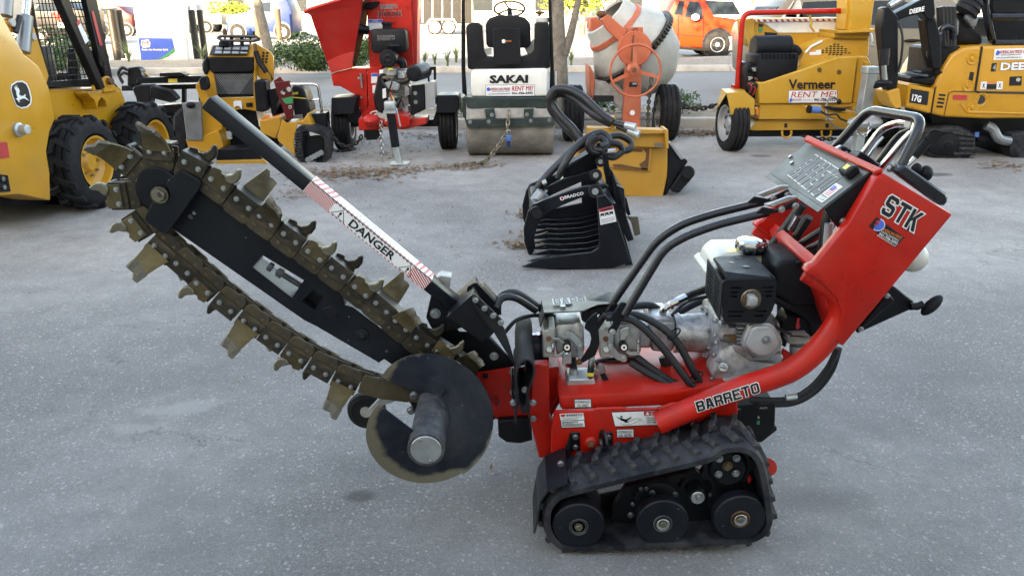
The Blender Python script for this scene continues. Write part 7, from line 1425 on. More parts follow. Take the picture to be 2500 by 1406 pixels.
H.plate('rust_patch', 'rust', q8([(445, 480), (500, 470), (510, 520), (470, 530), (450, 510)]), 7.016, .003, bev=0)
H.plate('data_plate', 'grey_metal', q8([(990, 438), (1052, 440), (1052, 460), (990, 458)]), 6.945, .006, bev=0)
H.plate('hose_bracket', 'yellow_rusty', q8([(676, 320), (684, 250), (712, 250), (708, 322), (695, 348), (684, 345)]), 6.86, .08, bev=.006)
H.plate('side_chute', 'black_paint', q8([(1084, 432), (1112, 440), (1232, 572), (1130, 705), (1075, 815), (1055, 828), (1080, 680)]), 7.05, .4, bev=.008); H.plate('chute_top', 'wheel_silver', q8([(1085, 430), (1110, 432), (1210, 548), (1180, 560)]), 7.03, .02)
H.plate('motor_box', 'black_clean', q8([(1105, 765), (1210, 610), (1270, 650), (1255, 700), (1165, 800), (1110, 785)]), 7.0, .2, bev=.012); H.part('motor', B().cyl(H.at(*q8([(1228, 650)])[0], 6.95), H.at(*q8([(1228, 650)])[0], 7.2), .06, n=20, bev=.012), 'black_clean')
for P in ([(458, 405, 7.0), (400, 330, 7.05), (320, 250, 7.1), (262, 170, 7.15), (242, 110, 7.15), (290, 55, 7.15), (390, 62, 7.1), (480, 110, 7.0), (600, 225, 6.9), (690, 290, 6.85)], [(450, 420, 7.1), (380, 350, 7.12), (300, 262, 7.2), (250, 190, 7.22), (260, 110, 7.22), (330, 85, 7.2), (430, 130, 7.1), (560, 235, 6.92), (680, 300, 6.87)]):
    H.tube('hose', 'hose', [(*q8([(x, y)])[0], d) for x, y, d in P], .036, n=12, cat=7)
for a_, b_ in (((700, 292), (855, 328)), ((720, 315), (880, 380))): H.tube('hose', 'hose', [(*q8([a_])[0], 6.85), (*q8([((a_[0]+b_[0])/2, (a_[1]+b_[1])/2)])[0], 6.8)], .024, n=10); H.tube('coupling', 'galvanised', [(*q8([((a_[0]+b_[0])/2, (a_[1]+b_[1])/2)])[0], 6.8), (*q8([b_])[0], 6.76)], [.028, .028, .034, .034], n=12)
# ------------------------------------------------------------------ black grapple bucket
Gr = Fr('grapple_bucket', 'black grapple bucket with tined floor and hoses, on the asphalt behind the trencher', 'grapple bucket', .75, 5.4)
cp = Gr.plate('side_plate', 'black_paint', q8([(578, 822), (640, 812), (688, 868), (822, 1286), (700, 1332), (330, 1346), (36, 1326), (170, 1266), (330, 1246), (540, 1222), (588, 1192), (597, 1150)]), 4.83, .03, bev=.004)
far = [p+V((0, 1.22, 0)) for p in Gr.poly(q8([(578, 822), (640, 812), (688, 868), (822, 1286), (36, 1326), (330, 1246), (588, 1192)]), 4.83)]
Gr.part('side_plate', B().prism(far, (0, .03, 0)), 'black_paint')
bx0 = Gr.at(*q8([(690, 870)])[0], 4.86); bx1 = Gr.at(*q8([(815, 1290)])[0], 4.86); bx2 = Gr.at(*q8([(600, 1300)])[0], 4.86)
Gr.part('back_wall', B().prism([bx0+V((-.02, 0, 0)), bx0+V((.02, 0, 0)), V((bx1.x+.02, bx1.y, .02)), V((bx1.x-.03, bx1.y, .02))], (0, 1.19, 0)), 'black_paint')
xL = Gr.at(*q8([(60, 1330)])[0], 4.83).x; xR = bx1.x
for k in range(9):
    y = 4.98+k*.132-5.4; x0 = xL+.02+.02*(k % 2)
    Gr.part('floor_tine', B().prism([V((x0, y, .012)), V((xR-.02, y, .012)), V((xR-.03, y, .11)), V((xR-.25, y, .055)), V((x0+.22, y, .045)), V((x0+.14, y, .05))], (0, .014, 0)), 'black_paint')
Gr.part('floor_bar', B().box((xL+.18, 4.88-5.4, .008), (xL+.26, 6.02-5.4, .022)), 'black_paint'); Gr.part('floor_bar', B().box((xR-.30, 4.88-5.4, .008), (xR-.22, 6.02-5.4, .022)), 'black_paint')
arm = [(570, 742), (640, 735), (664, 750), (600, 780), (560, 800), (450, 835), (330, 885), (250, 925), (200, 960), (150, 1040), (128, 1120), (138, 1185), (118, 1235), (92, 1242), (60, 1150), (54, 1050), (85, 930), (120, 880), (200, 845), (330, 800), (480, 752)]
a1 = Gr.plate('grapple_arm', 'black_paint', q8(arm), 5.02, .035, bev=.004)
Gr.text('BRADCO', q8([(348, 838)])[0], q8([(484, 806)])[0], q8([(344, 816)])[0], 5.018, 'decal_white', a1, .03, lift=.003); Gr.plate('emblem', 'decal_white', q8([(312, 828), (328, 822), (344, 826), (344, 842), (332, 850), (316, 845)]), 5.017, .003, bev=0, parent=a1); Gr.plate('emblem_mark', 'decal_red', q8([(318, 830), (330, 826), (338, 830), (336, 842), (326, 845)]), 5.014, .003, bev=0, parent=a1)
Gr.part('grapple_arm', B().prism([p+V((0, .62, 0)) for p in Gr.poly(q8(arm), 5.02)], (0, .035, 0), bev=.004), 'black_paint')
Gr.plate('upper_arm', 'black_paint', q8([(540, 640), (580, 640), (590, 690), (470, 715), (300, 790), (220, 830), (150, 930), (110, 960), (140, 850), (210, 760), (330, 700)]), 5.35, .04, bev=.004)
p0_, p1_ = Gr.at(*q8([(148, 940)])[0], 4.98), Gr.at(*q8([(148, 940)])[0], 4.98)+V((0, .75, 0)); Gr.part('cross_tube', B().cyl(p0_, p1_, .042, n=22), 'black_paint'); Gr.part('tube_bore', B().cyl(p0_+V((0, -.001, 0)), p0_+V((0, -.003, 0)), .032, n=20), 'decal_black')
Gr.tube('arm_cylinder', 'grey_metal', [(*q8([(205, 800)])[0], 5.25), (*q8([(150, 870)])[0], 5.25)], .06, n=14)
Gr.plate('cylinder_cover', 'black_paint', q8([(330, 662), (345, 610), (520, 515), (600, 512), (625, 560), (560, 630), (420, 680), (340, 690)]), 5.45, .16, bev=.012)
for x, y, d, r2 in ((566, 785, 4.99, .048), (570, 668, 5.2, .042), (604, 572, 5.35, .036), (214, 782, 5.32, .024)):
    hb2_ = Gr.part('pivot', B().cyl(Gr.at(*q8([(x, y)])[0], d), Gr.at(*q8([(x, y)])[0], d+.12), r2, n=20, bev=.006), 'black_clean'); Gr.part('pin_end', B().cyl(Gr.at(*q8([(x, y)])[0], d-.002), Gr.at(*q8([(x, y)])[0], d-.012), r2*.45, n=14), 'grey_metal', hb2_)
gd_ = Gr.plate('hose_guard', 'black_plastic', q8([(618, 520), (655, 512), (668, 640), (690, 760), (694, 860), (672, 850), (650, 740), (630, 640)]), 5.3, .05, bev=.006)
for k in range(26):
    t = k/25; x = lerp(636, 682, t); y = lerp(522, 845, t); Gr.part('rib', B().cyl(Gr.at(*q8([(x-18, y)])[0], 5.295), Gr.at(*q8([(x+18, y-2)])[0], 5.295), .007, n=6), 'black_clean', gd_)
Gr.plate('rear_frame', 'black_paint', q8([(690, 640), (720, 720), (770, 770), (790, 960), (845, 1130), (800, 1145), (740, 1000), (700, 870)]), 5.2, .5, bev=.006); Gr.plate('mount_plate', 'black_paint', q8([(720, 740), (775, 765), (785, 930), (755, 900)]), 5.1, .04, bev=.004)
Gr.plate('foot_plate', 'worn_steel', q8([(788, 962), (875, 965), (890, 1090), (850, 1106), (822, 1000)]), 5.25, .012, bev=.002); Gr.plate('rear_frame', 'black_paint', q8([(790, 830), (820, 950), (800, 960), (770, 860)]), 5.3, .25)
sk = Gr.plate('danger_label', 'decal_white', q8([(592, 912), (694, 888), (718, 998), (604, 1024)]), 4.827, .003, bev=0, parent=cp); Gr.plate('danger_band', 'decal_red', q8([(593, 912), (693, 889), (697, 910), (597, 934)]), 4.825, .003, bev=0, parent=sk); Gr.text('DANGER', q8([(616, 926)])[0], q8([(688, 909)])[0], q8([(613, 911)])[0], 4.824, 'decal_black', sk, .03, lift=.002)
for k in range(3): Gr.plate('pictogram', 'decal_black', q8([(602+k*32, 945-k*7), (628+k*32, 939-k*7), (632+k*32, 962-k*7), (615+k*32, 955-k*7), (606+k*32, 968-k*7)]), 4.825, .002, bev=0, parent=sk)
for k in range(3): Gr.plate('print_line', 'decal_grey', q8([(606+k*2, 985+k*11), (700+k*2, 963+k*11), (700+k*2, 967+k*11), (606+k*2, 989+k*11)]), 4.825, .002, bev=0, parent=sk)
for P, r_ in (([(300, 690, 5.3), (340, 600, 5.3), (420, 480, 5.35), (510, 400, 5.4), (590, 365, 5.45), (650, 390, 5.45), (660, 440, 5.42), (600, 505, 5.38), (530, 490, 5.36), (520, 430, 5.36), (570, 390, 5.38)], .025), ([(110, 900, 5.35), (140, 800, 5.35), (200, 700, 5.35), (330, 570, 5.4), (430, 480, 5.42), (520, 420, 5.45)], .023), ([(150, 760, 5.45), (230, 660, 5.45), (350, 540, 5.48), (480, 410, 5.5)], .025), ([(660, 395, 5.5), (740, 385, 5.52), (815, 425, 5.52), (815, 480, 5.5), (750, 500, 5.48)], .023), ([(660, 430, 5.42), (740, 450, 5.42), (755, 500, 5.42), (700, 540, 5.4), (650, 530, 5.38)], .023), ([(590, 460, 5.36), (640, 440, 5.4), (600, 400, 5.42), (545, 440, 5.4), (560, 480, 5.38), (620, 490, 5.36)], .023)):
    Gr.tube('hose', 'hose', [(*q8([(x, y)])[0], d) for x, y, d in P], r_, n=10, cat=7)
Gr.tube('coupling', 'chrome', [(*q8([(655, 500)])[0], 5.38), (*q8([(710, 495)])[0], 5.38)], .022, n=10)
for x, y in ((205, 720), (325, 690)): Gr.tube('fitting', 'chrome', [(*q8([(x-14, y+8)])[0], 5.3), (*q8([(x+14, y-6)])[0], 5.3)], .02, n=8)
# ================================================================== vehicles, sign, posts, planting beyond
def car(name, label, cat, px_side, Y, W, body, belt_y, mat, wheels, glass, roof=None, lamps=(), yaw=0., extra=None, wr=.34, group=None):
    """body: side outline in pixels at depth Y; glass: list of window outlines; wheels: px centres"""
    ox = ground_at(px_side, 60).x; ox = (px_side-1250)/FPX*(Y*math.cos(PITCH))
    f = Fr(name, label, cat, ox, Y, 0., group)
    bd = f.plate('body', mat, body, Y, W, bev=.028*W/1.8, seg=2)
    for g in glass: f.plate('window', 'car_glass', g, Y-.006, .02, bev=0, parent=bd)
    for x, y in wheels:
        c = f.at(x, y, Y-.02); c.z = wr
        f.part('wheel_arch', B().cyl((c.x, c.y+.005, wr+.02), (c.x, c.y+.3, wr+.02), wr*1.18, n=28), 'decal_black', bd)
        wheel(f, (c.x, c.y-.02, wr), (0, 1, 0), wr, .24, wr*.54, bolts=5, dish=.03, tread=False)
        c2 = f.at(x, y, Y-.02); wheel(f, (c.x, c.y+W+.02, wr), (0, -1, 0), wr, .24, wr*.54, bolts=0, dish=.03)
    for P, m_ in lamps: f.plate('lamp' if 'lamp' in m_ else 'trim', m_, P, Y-.02, .06, bev=.006, parent=bd)
    if extra: extra(f, bd)
    return f
# tan SUV in the shade, on the road
def suv_x(f, bd):
    f.plate('door_seam', 'decal_black', [(2290, 78), (2293, 78), (2285, 190), (2282, 190)], 14.595, .004, bev=0, parent=bd); f.plate('door_seam', 'decal_black', [(2078, 72), (2080, 72), (2100, 190), (2098, 190)], 14.595, .004, bev=0, parent=bd)
    f.part('door_handle', B().ell(f.at(2229, 100, 14.57), (.16, .03, .028)), 'black_plastic', bd); f.part('handle_cup', B().cyl(f.at(2229, 101, 14.595), f.at(2229, 101, 14.59), .09, n=20), 'tan_car', bd)
    f.plate('sill', 'black_plastic', [(1876, 196), (2500, 198), (2500, 214), (1882, 212)], 14.58, .1, parent=bd)
    f.plate('spoiler', 'black_plastic', [(1890, 30), (1898, 18), (1940, 8), (1955, 12), (1912, 26)], 14.7, 1.3, parent=bd); f.plate('white_sticker', 'white_car', [(1908, 44), (1936, 4), (1954, 2), (1962, 44)], 14.594, .004, bev=0, parent=bd)
car('tan_suv', 'tan sport utility vehicle parked in shade behind the yellow chipper and the excavator', 'car', 2100, 14.6, 1.85,
    [(1852, 84), (1860, 62), (1876, 52), (1892, 32), (1945, -22), (1990, -34), (2300, -30), (2370, 40), (2480, 62), (2560, 80), (2570, 190), (2550, 206), (1872, 206), (1854, 182)], 70, 'tan_car', [(1950, 190), (2440, 196)],
    [[(1950, 46), (1962, 6), (2068, 2), (2076, 52)], [(2082, 52), (2078, 4), (2200, 2), (2262, 20), (2280, 70), (2180, 70)], [(1916, 42), (1940, 4), (1952, 4), (1944, 44)]], extra=suv_x, wr=.36)
# orange pickup in the sun
def pick_x(f, bd):
    f.plate('door_seam', 'maroon_car', [(1655, 40), (1657, 40), (1658, 112), (1655, 112)], 25.395, .004, bev=0, parent=bd); f.plate('door_seam', 'maroon_car', [(1716, 40), (1718, 40), (1720, 118), (1717, 118)], 25.395, .004, bev=0, parent=bd)
    f.part('mirror', B().ell(f.at(1698, 43, 25.2), (.13, .06, .10)), 'lamp_clear', bd); f.plate('running_board', 'chain_dark', [(1648, 114), (1730, 120), (1730, 126), (1648, 120)], 25.3, .2, parent=bd)
    f.plate('body_crease', 'maroon_car', [(1640, 84), (1725, 89), (1725, 91), (1640, 86)], 25.394, .005, bev=0, parent=bd)
car('orange_pickup', 'orange pickup truck in sunlight between the mixer and the yellow chipper', 'truck', 1700, 25.4, 2.0,
    [(1460, 66), (1464, 44), (1622, 44), (1634, 30), (1650, -4), (1665, -22), (1706, -24), (1732, 8), (1742, 40), (1790, 46), (1830, 58), (1840, 78), (1838, 128), (1800, 132), (1790, 110), (1765, 90), (1738, 92), (1722, 118), (1650, 114), (1550, 108), (1540, 95), (1505, 92), (1490, 105), (1462, 102)], 40, 'orange_car', [(1751, 119), (1520, 104)],
    [[(1646, 36), (1658, 4), (1671, 2), (1666, 38)], [(1672, 42), (1682, 4), (1704, 4), (1714, 20), (1716, 48)], ], lamps=(([(1776, 92), (1800, 88), (1832, 92), (1836, 118), (1778, 124)], 'white_car'), ([(1780, 98), (1790, 96), (1790, 110), (1781, 112)], 'lamp_amber'), ([(1720, 2), (1742, 38), (1808, 36), (1790, 4)], 'car_glass')), extra=pick_x, wr=.40)
car('maroon_sedan', 'dark red sedan seen from behind beside the left pair of brown bollards', 'car', 290, 47., 1.8, [(228, 70), (228, 42), (240, 24), (262, 15), (290, 17), (308, 32), (322, 38), (324, 72)], 30, 'maroon_car', [(250, 70), (308, 72)], [[(236, 38), (246, 22), (284, 20), (298, 34)]], lamps=(([(231, 40), (246, 40), (246, 47), (231, 47)], 'lamp_red'), ([(252, 48), (266, 48), (266, 54), (252, 54)], 'white_car')))
car('dark_sedan', 'dark car with lit red tail lamp behind the loader screen', 'car', 150, 36., 1.8, [(60, 70), (64, 30), (96, 6), (150, 4), (176, 20), (205, 28), (212, 84), (70, 84)], 30, 'dark_car', [(96, 86), (190, 88)], [[(80, 28), (100, 10), (146, 8), (160, 28)]], lamps=(([(124, 30), (150, 32), (150, 52), (132, 50)], 'lamp_red'), ([(140, 56), (180, 58), (180, 70), (142, 68)], 'white_car')))
car('silver_pickup', 'silver pickup truck far off between the price sign and the blue truck', 'truck', 500, 52., 1.9, [(440, 62), (440, 16), (466, 10), (478, 14), (484, 34), (540, 36), (541, 60)], 30, 'silver_car', [(503, 62), (448, 62)], [[(452, 30), (454, 16), (464, 15), (467, 30)]], wr=.36)
car('blue_pickup', 'blue pickup truck with pale wheel far off behind the brown posts', 'truck', 620, 41., 1.9, [(553, 76), (554, 48), (565, 36), (606, 30), (620, 14), (640, 2), (700, 0), (712, 30), (715, 80)], 30, 'blue_car', [(580, 80), (690, 82)], [[(622, 28), (636, 8), (660, 6), (660, 30)]], lamps=(([(553, 48), (562, 44), (564, 54), (554, 56)], 'lamp_clear'),), wr=.38)
car('white_hatchback', 'small white car far off behind the excavator boom', 'car', 2410, 40., 1.75, [(2376, 60), (2378, 20), (2400, 0), (2440, -2), (2470, 20), (2474, 66)], 30, 'white_car', [(2394, 50), (2455, 54)], [[(2384, 20), (2402, 4), (2430, 2), (2440, 20)]])
car('white_van', 'white van roof showing far off above the tan vehicle', 'van', 1900, 44., 1.9, [(1820, 60), (1822, 2), (1850, -14), (1960, -14), (1990, 60)], 30, 'white_car', [(1850, 58), (1960, 60)], [[(1830, 20), (1834, 0), (1856, -2), (1858, 20)]])
# cargo trailer, far
TR = Fr('cargo_trailer', 'dark enclosed cargo trailer with pale wheel far off behind the red chipper', 'trailer', -4.2, 47.)
TR.plate('body', 'black_clean', [(1012, -60), (1150, -60), (1150, 58), (1016, 60)], 47., 2.2, bev=.02)
for x in (1061, 1095):
    c = TR.at(x, 64, 46.9); wheel(TR, (c.x, c.y, .40), (0, 1, 0), .40, .24, .3, rim='white_paint', bolts=0)
for k in range(5): TR.plate('side_rib', 'wheel_silver', [(1030+k*24, -60), (1033+k*24, -60), (1033+k*24, 56), (1030+k*24, 56)], 46.96, .03, bev=0)
TR.plate('fender', 'wheel_silver', [(1040, 58), (1050, 46), (1108, 46), (1116, 58), (1112, 60), (1104, 50), (1054, 50), (1046, 60)], 46.8, .2)
# ------------------------------------------------------------------ fuel price sign
N = Fr('fuel_price_sign', 'white and blue fuel station monument sign with red letter logo, beyond the road', 'sign', -11.2, 23.5)
q9 = cv(0, 0, 2.703)
bs_ = N.plate('sign_body', 'white_paint', q9([(840, -220), (1140, -220), (1235, 420), (930, 418)]), 23.5, .5, bev=.02)
N.plate('sign_pillar', 'white_paint', q9([(1130, -220), (1200, -220), (1245, 418), (1190, 420)]), 23.35, .25, bev=.03)
N.plate('price_window', 'decal_white', q9([(885, 36), (986, 34), (994, 220), (902, 232)]), 23.48, .03, parent=bs_)
bp_ = N.plate('blue_panel', 'decal_blue', q9([(912, 250), (1134, 254), (1152, 340), (1110, 372), (1040, 400), (980, 414), (934, 414)]), 23.48, .03, bev=0, parent=bs_); N.plate('green_swoosh', 'decal_green', q9([(1145, 316), (1152, 340), (1110, 372), (1040, 400), (980, 414), (968, 414), (1060, 385), (1120, 345)]), 23.47, .03, bev=0, parent=bs_)
em = N.plate('logo_hexagon', 'decal_white', q9([(932, 270), (976, 264), (992, 284), (988, 314), (942, 318), (930, 296)]), 23.465, .02, bev=0, parent=bp_); N.text('M', q9([(940, 298)])[0], q9([(980, 296)])[0], q9([(940, 274)])[0], 23.462, 'decal_red', em, .03, lift=.008); N.text('MARATHON', q9([(936, 310)])[0], q9([(988, 306)])[0], q9([(936, 301)])[0], 23.462, 'decal_black', em, .02, lift=.008)
N.text('Fueling the American Spirit.', q9([(938, 340)])[0], q9([(1112, 340)])[0], q9([(938, 322)])[0], 23.47, 'decal_white', bp_, .03, lift=.012)
for k, (x, y, h_) in enumerate(((1018, 420, 56), (992, 420, 24))): 
    g = ground_at(x/2.703, y/2.703); f = Fr('marker_stub', ('taller' if k == 0 else 'shorter')+' white pipe stub standing in front of the blue sign panel', 'marker', g.x, 22.9, 0.)
    f.part('pipe', B().cyl((0, 0, .1), (0, 0, .1+h_/2.703*22.5/FPX), .09, n=14), 'white_paint'); f.part('pipe_cap', B().cyl((0, 0, .1+h_/2.703*22.5/FPX), (0, 0, .13+h_/2.703*22.5/FPX), .10, n=14), 'white_paint')
# ------------------------------------------------------------------ bollards and posts
def post(name, label, cat, px, base_y, top_y, wpx, mat, grp, lean=0., cap=True):
    g = ground_at(px, base_y); f = Fr(name, label, cat, g.x, g.y, 0., grp); dep = g.y*math.cos(PITCH)+1.6*math.sin(PITCH); r_ = wpx/2*dep/FPX; h_ = (base_y-top_y)*dep/FPX/math.cos(PITCH)*.96
    f.part('shaft', B().lathe((0, 0, 0), (lean, 0, 1), [(-.05, r_), (h_-.05, r_)], n=20), mat); f.part('cap', B().lathe((lean*(h_-.05), 0, h_-.05), (lean, 0, 1), [(0, r_*1.04), (.04, r_*1.04), (.07, r_*.8), (.08, 0)], n=20), mat); return f
gb_ = 'brown bollards beside the fuel station'
post('bollard', 'wide brown bollard left of the price sign, nearer the loader', 'bollard', 290, 150, 34, 21, 'bollard_brown', gb_); post('bollard', 'slim brown bollard left of the price sign, nearer the sign', 'bollard', 309, 148, 35, 15, 'bollard_brown', gb_)
post('bollard', 'left brown bollard of the pair right of the price sign', 'bollard', 484, 156, 36, 17, 'bollard_brown', gb_); post('bollard', 'right brown bollard of the pair right of the price sign', 'bollard', 503, 154, 36, 15, 'bollard_brown', gb_)
post('fence_post', 'thick brown post beside the pale spotted tree trunk', 'post', 634, 98, 31, 19, 'wood_post', 'brown posts far behind the stand-on loader'); post('fence_post', 'brown post between the pale trunk and the red hopper', 'post', 684, 100, 30, 13, 'wood_post', 'brown posts far behind the stand-on loader'); post('fence_post', 'dark brown double post nearest the red hopper', 'post', 712, 96, 4, 18, 'wood_post', 'brown posts far behind the stand-on loader')
# ------------------------------------------------------------------ buildings far behind
def building(name, label, x0, x1, Y, h, mat, wins, trim='white_paint'):
    f = Fr(name, label, 'building', (x0+x1)/2, Y); hw_ = (x1-x0)/2
    wl_ = f.part('wall', B().box((-hw_, 0, 0), (hw_, 10, h)), mat); f.part('roof', B().box((-hw_-.4, -.5, h), (hw_+.4, 10.4, h+.5), bev=.05), trim)
    f.part('plinth', B().box((-hw_-.02, -.06, 0), (hw_+.02, 0, .5)), 'wall_grey', wl_)
    for k in range(wins):
        x = -hw_+(k+.5)*(2*hw_/wins); w_ = f.part('window', B().box((x-.9, -.05, 1.0), (x+.9, .02, 2.5)), 'window_dark', wl_)
        f.part('frame', B().box((x-1.0, -.08, 2.5), (x+1.0, .0, 2.6)).box((x-1.0, -.08, .9), (x+1.0, .0, 1.0)), trim, w_)
    for k in range(wins+1): x = -hw_+k*(2*hw_/wins); f.part('pilaster', B().box((x-.2, -.15, 0), (x+.2, 0, h)), mat, wl_)
building('pale_store', 'long pale store building across the sunlit lot behind the red chipper', -34, 6, 78, 5.5, 'wall_cream', 7); building('cream_shop', 'cream shop building across the sunlit lot behind the orange pickup', 9, 60, 84, 5., 'wall_cream', 8); building('grey_shop', 'grey building far off at the left behind the loader cab', -75, -38, 62, 5., 'wall_grey', 6)
# ------------------------------------------------------------------ vegetation
def leaf_mesh(n, rx, ry, rz, size, seed, shell=.55, zmin=None):
    r = random.Random(seed); vs, fs = [], []
    cl = [(r.gauss(0, .5), r.gauss(0, .5), r.gauss(0, .45)) for _ in range(26)]
    for i in range(n):
        c = r.choice(cl); p = V((c[0]+r.gauss(0, .24), c[1]+r.gauss(0, .24), c[2]+r.gauss(0, .22)))
        if p.length > 1.25: p = p*(1.2/p.length)
        p = V((p.x*rx, p.y*ry, p.z*rz))
        if zmin is not None and p.z < zmin: p.z = zmin+r.random()*.1
        a = V((r.gauss(0, 1), r.gauss(0, 1), r.gauss(0, 1))).normalized(); b_ = a.orthogonal().normalized(); s_ = size*(.6+.8*r.random()); k = len(vs)
        vs += [p-a*s_, p+b_*s_*.45, p+a*s_, p-b_*s_*.45]; fs.append((k, k+1, k+2, k+3))
    me = bpy.data.meshes.new('leaves'); me.from_pydata(vs, [], fs); me.update(); return me
def shrub(px, base_y, w_, h_, seed, label, n=3600, mat='leaf_green', size=.034):
    g = ground_at(px, base_y, .18); f = Fr('shrub', label, 'shrub', g.x, g.y, 0., 'shrubs on the verge', oz=.18)
    me = leaf_mesh(n, w_/2.1, w_/2.6, h_/2.1, size, seed, zmin=-h_*.48); o = f.part('foliage', me, mat); o.location = (0, 0, h_*.48)
    b = B(); r = random.Random(seed)
    for k in range(6): a = r.random()*6.28; b.tube([(0, 0, 0), (math.cos(a)*w_*.15, math.sin(a)*w_*.15, h_*.4), (math.cos(a)*w_*.3, math.sin(a)*w_*.3, h_*.75)], [.02, .012, .006], n=5)
    f.part('stem', b, 'bark')
shrub(734, 174, 1.15, .80, 1, 'round green shrub left of the red hopper, nearest the stand-on loader'); shrub(786, 173, .95, .72, 2, 'round green shrub touching the left of the red hopper'); shrub(882, 172, .9, .85, 3, 'dark green shrub seen between the hopper and the red chute')
shrub(130, 175, 2.2, .9, 8, 'broad green shrub seen through the loader cab screen'); shrub(180, 172, 1.4, .6, 9, 'low green shrub behind the front post of the loader')
def tuft(px, base_y, h_, seed, label, n=22, spread=.5, mat='leaf_blade', z=.16):
    g = ground_at(px, base_y, z); f = Fr('spiky_plant', label, 'plant', g.x, g.y, 0., 'spiky plants on the verge', oz=z); r = random.Random(seed)
    for k in range(n):
        a = r.random()*6.28; L_ = h_*(.6+.5*r.random()); s_ = spread*(.3+.8*r.random()); wd_ = .018+.012*r.random(); d = V((math.cos(a), math.sin(a), 0)); sd_ = V((-d.y, d.x, 0)); vs = []; 
        for t in (0, .35, .7, 1.): p = d*(s_*h_*t*t*1.1)+V((0, 0, L_*(t-.18*t*t))); ww = wd_*(1-t*.95); vs += [p-sd_*ww, p+sd_*ww+V((0, 0, .0))]
        me = bpy.data.meshes.new('blade'); me.from_pydata(vs, [], [(0, 1, 3, 2), (2, 3, 5, 4), (4, 5, 7, 6)]); me.update(); f.part('blade', me, mat)
for i, (x, y, h_, lb) in enumerate(((1037, 160, .55, 'spiky plant right of the red chipper chute'), (1062, 158, .42, 'small spiky plant between two larger ones behind the roller'), (1093, 162, .5, 'spiky plant left of the roller post'), (1114, 155, .66, 'tall spiky plant touching the left roller post'), (676, 152, .62, 'spiky plant beside the pale tree trunk'), (702, 156, .5, 'low spiky plant left of the round shrub'), (316, 156, .72, 'spiky plant in front of the left bollards'), (496, 152, .62, 'spiky plant in front of the right bollards'), (1395, 160, .5, 'spiky plant right of the grey tree trunk'))): tuft(x, y, h_, i+11, lb)
def weed(px, base_y, h_, seed, label):
    g = ground_at(px, base_y, .11); f = Fr('weed', label, 'plant', g.x, g.y, 0., 'weeds in the kerb bed', oz=.11); me = leaf_mesh(420, .22, .2, h_/2, .03, seed, zmin=-h_*.45); o = f.part('foliage', me, 'leaf_green'); o.location = (0, 0, h_/2); f.part('stem', B().tube([(0, 0, 0), (.02, 0, h_*.5)], .006, n=5), 'bark')
weed(1462, 283, .45, 4, 'leafy weed under the mixer frame'); weed(1664, 280, .32, 5, 'leafy weed right of the mixer wheel'); weed(1428, 284, .3, 6, 'small weed left of the mixer frame'); weed(1126, 285, .3, 7, 'leafy weed left of the roller drum')
def tree(name, label, px, base_y, path, radii, forks, crown, seed, leafmat='leaf_yellow_green', n=2600, z=.11):
    g = ground_at(px, base_y, z); f = Fr(name, label, 'tree', g.x, g.y, 0., None, oz=z)
    tr_ = f.part('trunk', B().tube(catmull([V(p) for p in path], 8), [radii[0]+(radii[1]-radii[0])*i/(8*(len(path)-1)) for i in range(8*(len(path)-1)+1)], n=16), 'bark')
    for P, r0, r1 in forks: f.part('limb', B().tube(catmull([V(p) for p in P], 6), [r0+(r1-r0)*i/(6*(len(P)-1)) for i in range(6*(len(P)-1)+1)], n=10), 'bark', tr_)
    (cx, cy, cz), (rx, ry, rz), sz = crown; o = f.part('crown', leaf_mesh(n, rx, ry, rz, sz, seed), leafmat); o.location = (cx, cy, cz); return f
tree('grey_tree', 'grey-barked tree with forked trunk right of the roller', 1372, 280, [(0, 0, -.1), (-.03, 0, .6), (-.07, 0, 1.2), (-.09, .05, 2.0), (-.15, .1, 3.2), (-.1, .1, 5.0)], (.115, .05), [([(-.02, 0, .72), (.08, 0, 1.0), (.16, 0, 1.35), (.24, .02, 1.75), (.36, .1, 2.6), (.6, .1, 4.2)], .062, .03), ([(-.10, .05, 1.0), (-.16, .0, 1.5), (-.25, 0, 2.2), (-.6, .1, 3.6)], .05, .03)], ((0, .2, 5.6), (2.2, 2.2, 1.3), .09), 21)
tree('pale_tree', 'pale spotted tree trunk standing behind the stand-on loader', 664, 160, [(0, 0, -.1), (-.1, 0, .8), (-.2, 0, 1.6), (-.15, 0, 2.6), (-.3, 0, 4.4)], (.13, .08), [([(-.2, 0, 1.5), (.1, 0, 2.4), (.6, 0, 3.8)], .07, .04), ([(-.2, 0, 1.9), (-.7, 0, 2.8), (-1.0, .2, 3.9)], .06, .03)], ((-.1, 0, 5.4), (2.6, 2.6, 1.5), .10), 22, z=.2)
tree('far_tree', 'yellow-green tree hanging over the far cargo trailer', 985, 74, [(0, 0, 0), (.1, 0, 1.2), (0, 0, 3.2)], (.22, .12), [([(.05, 0, 1.0), (.8, -.5, 1.9), (1.6, -1., 2.4)], .08, .04)], ((1.4, -.8, 3.4), (2.6, 2., 1.6), .16), 23, n=2400, z=0.)
tree('far_tree', 'sunlit yellow-green tree behind the orange pickup cab', 1836, 110, [(0, 0, 0), (.05, 0, 1.2), (0, 0, 3.2)], (.20, .12), [([(0, 0, 1.2), (-.5, 0, 2.2), (-.9, 0, 2.8)], .08, .04)], ((-.3, 0, 2.9), (1.5, 1.5, 1.3), .12), 24, n=1800, z=0.)
tree('far_tree', 'sunlit yellow-green tree far behind the mixer', 1420, 86, [(0, 0, 0), (.05, 0, 1.2), (0, 0, 3.2)], (.2, .12), [([(0, 0, 1.2), (-.5, 0, 2.2), (-.9, 0, 2.8)], .08, .04)], ((0, 0, 2.4), (2.4, 2., 1.4), .15), 25, n=1800, z=0.)
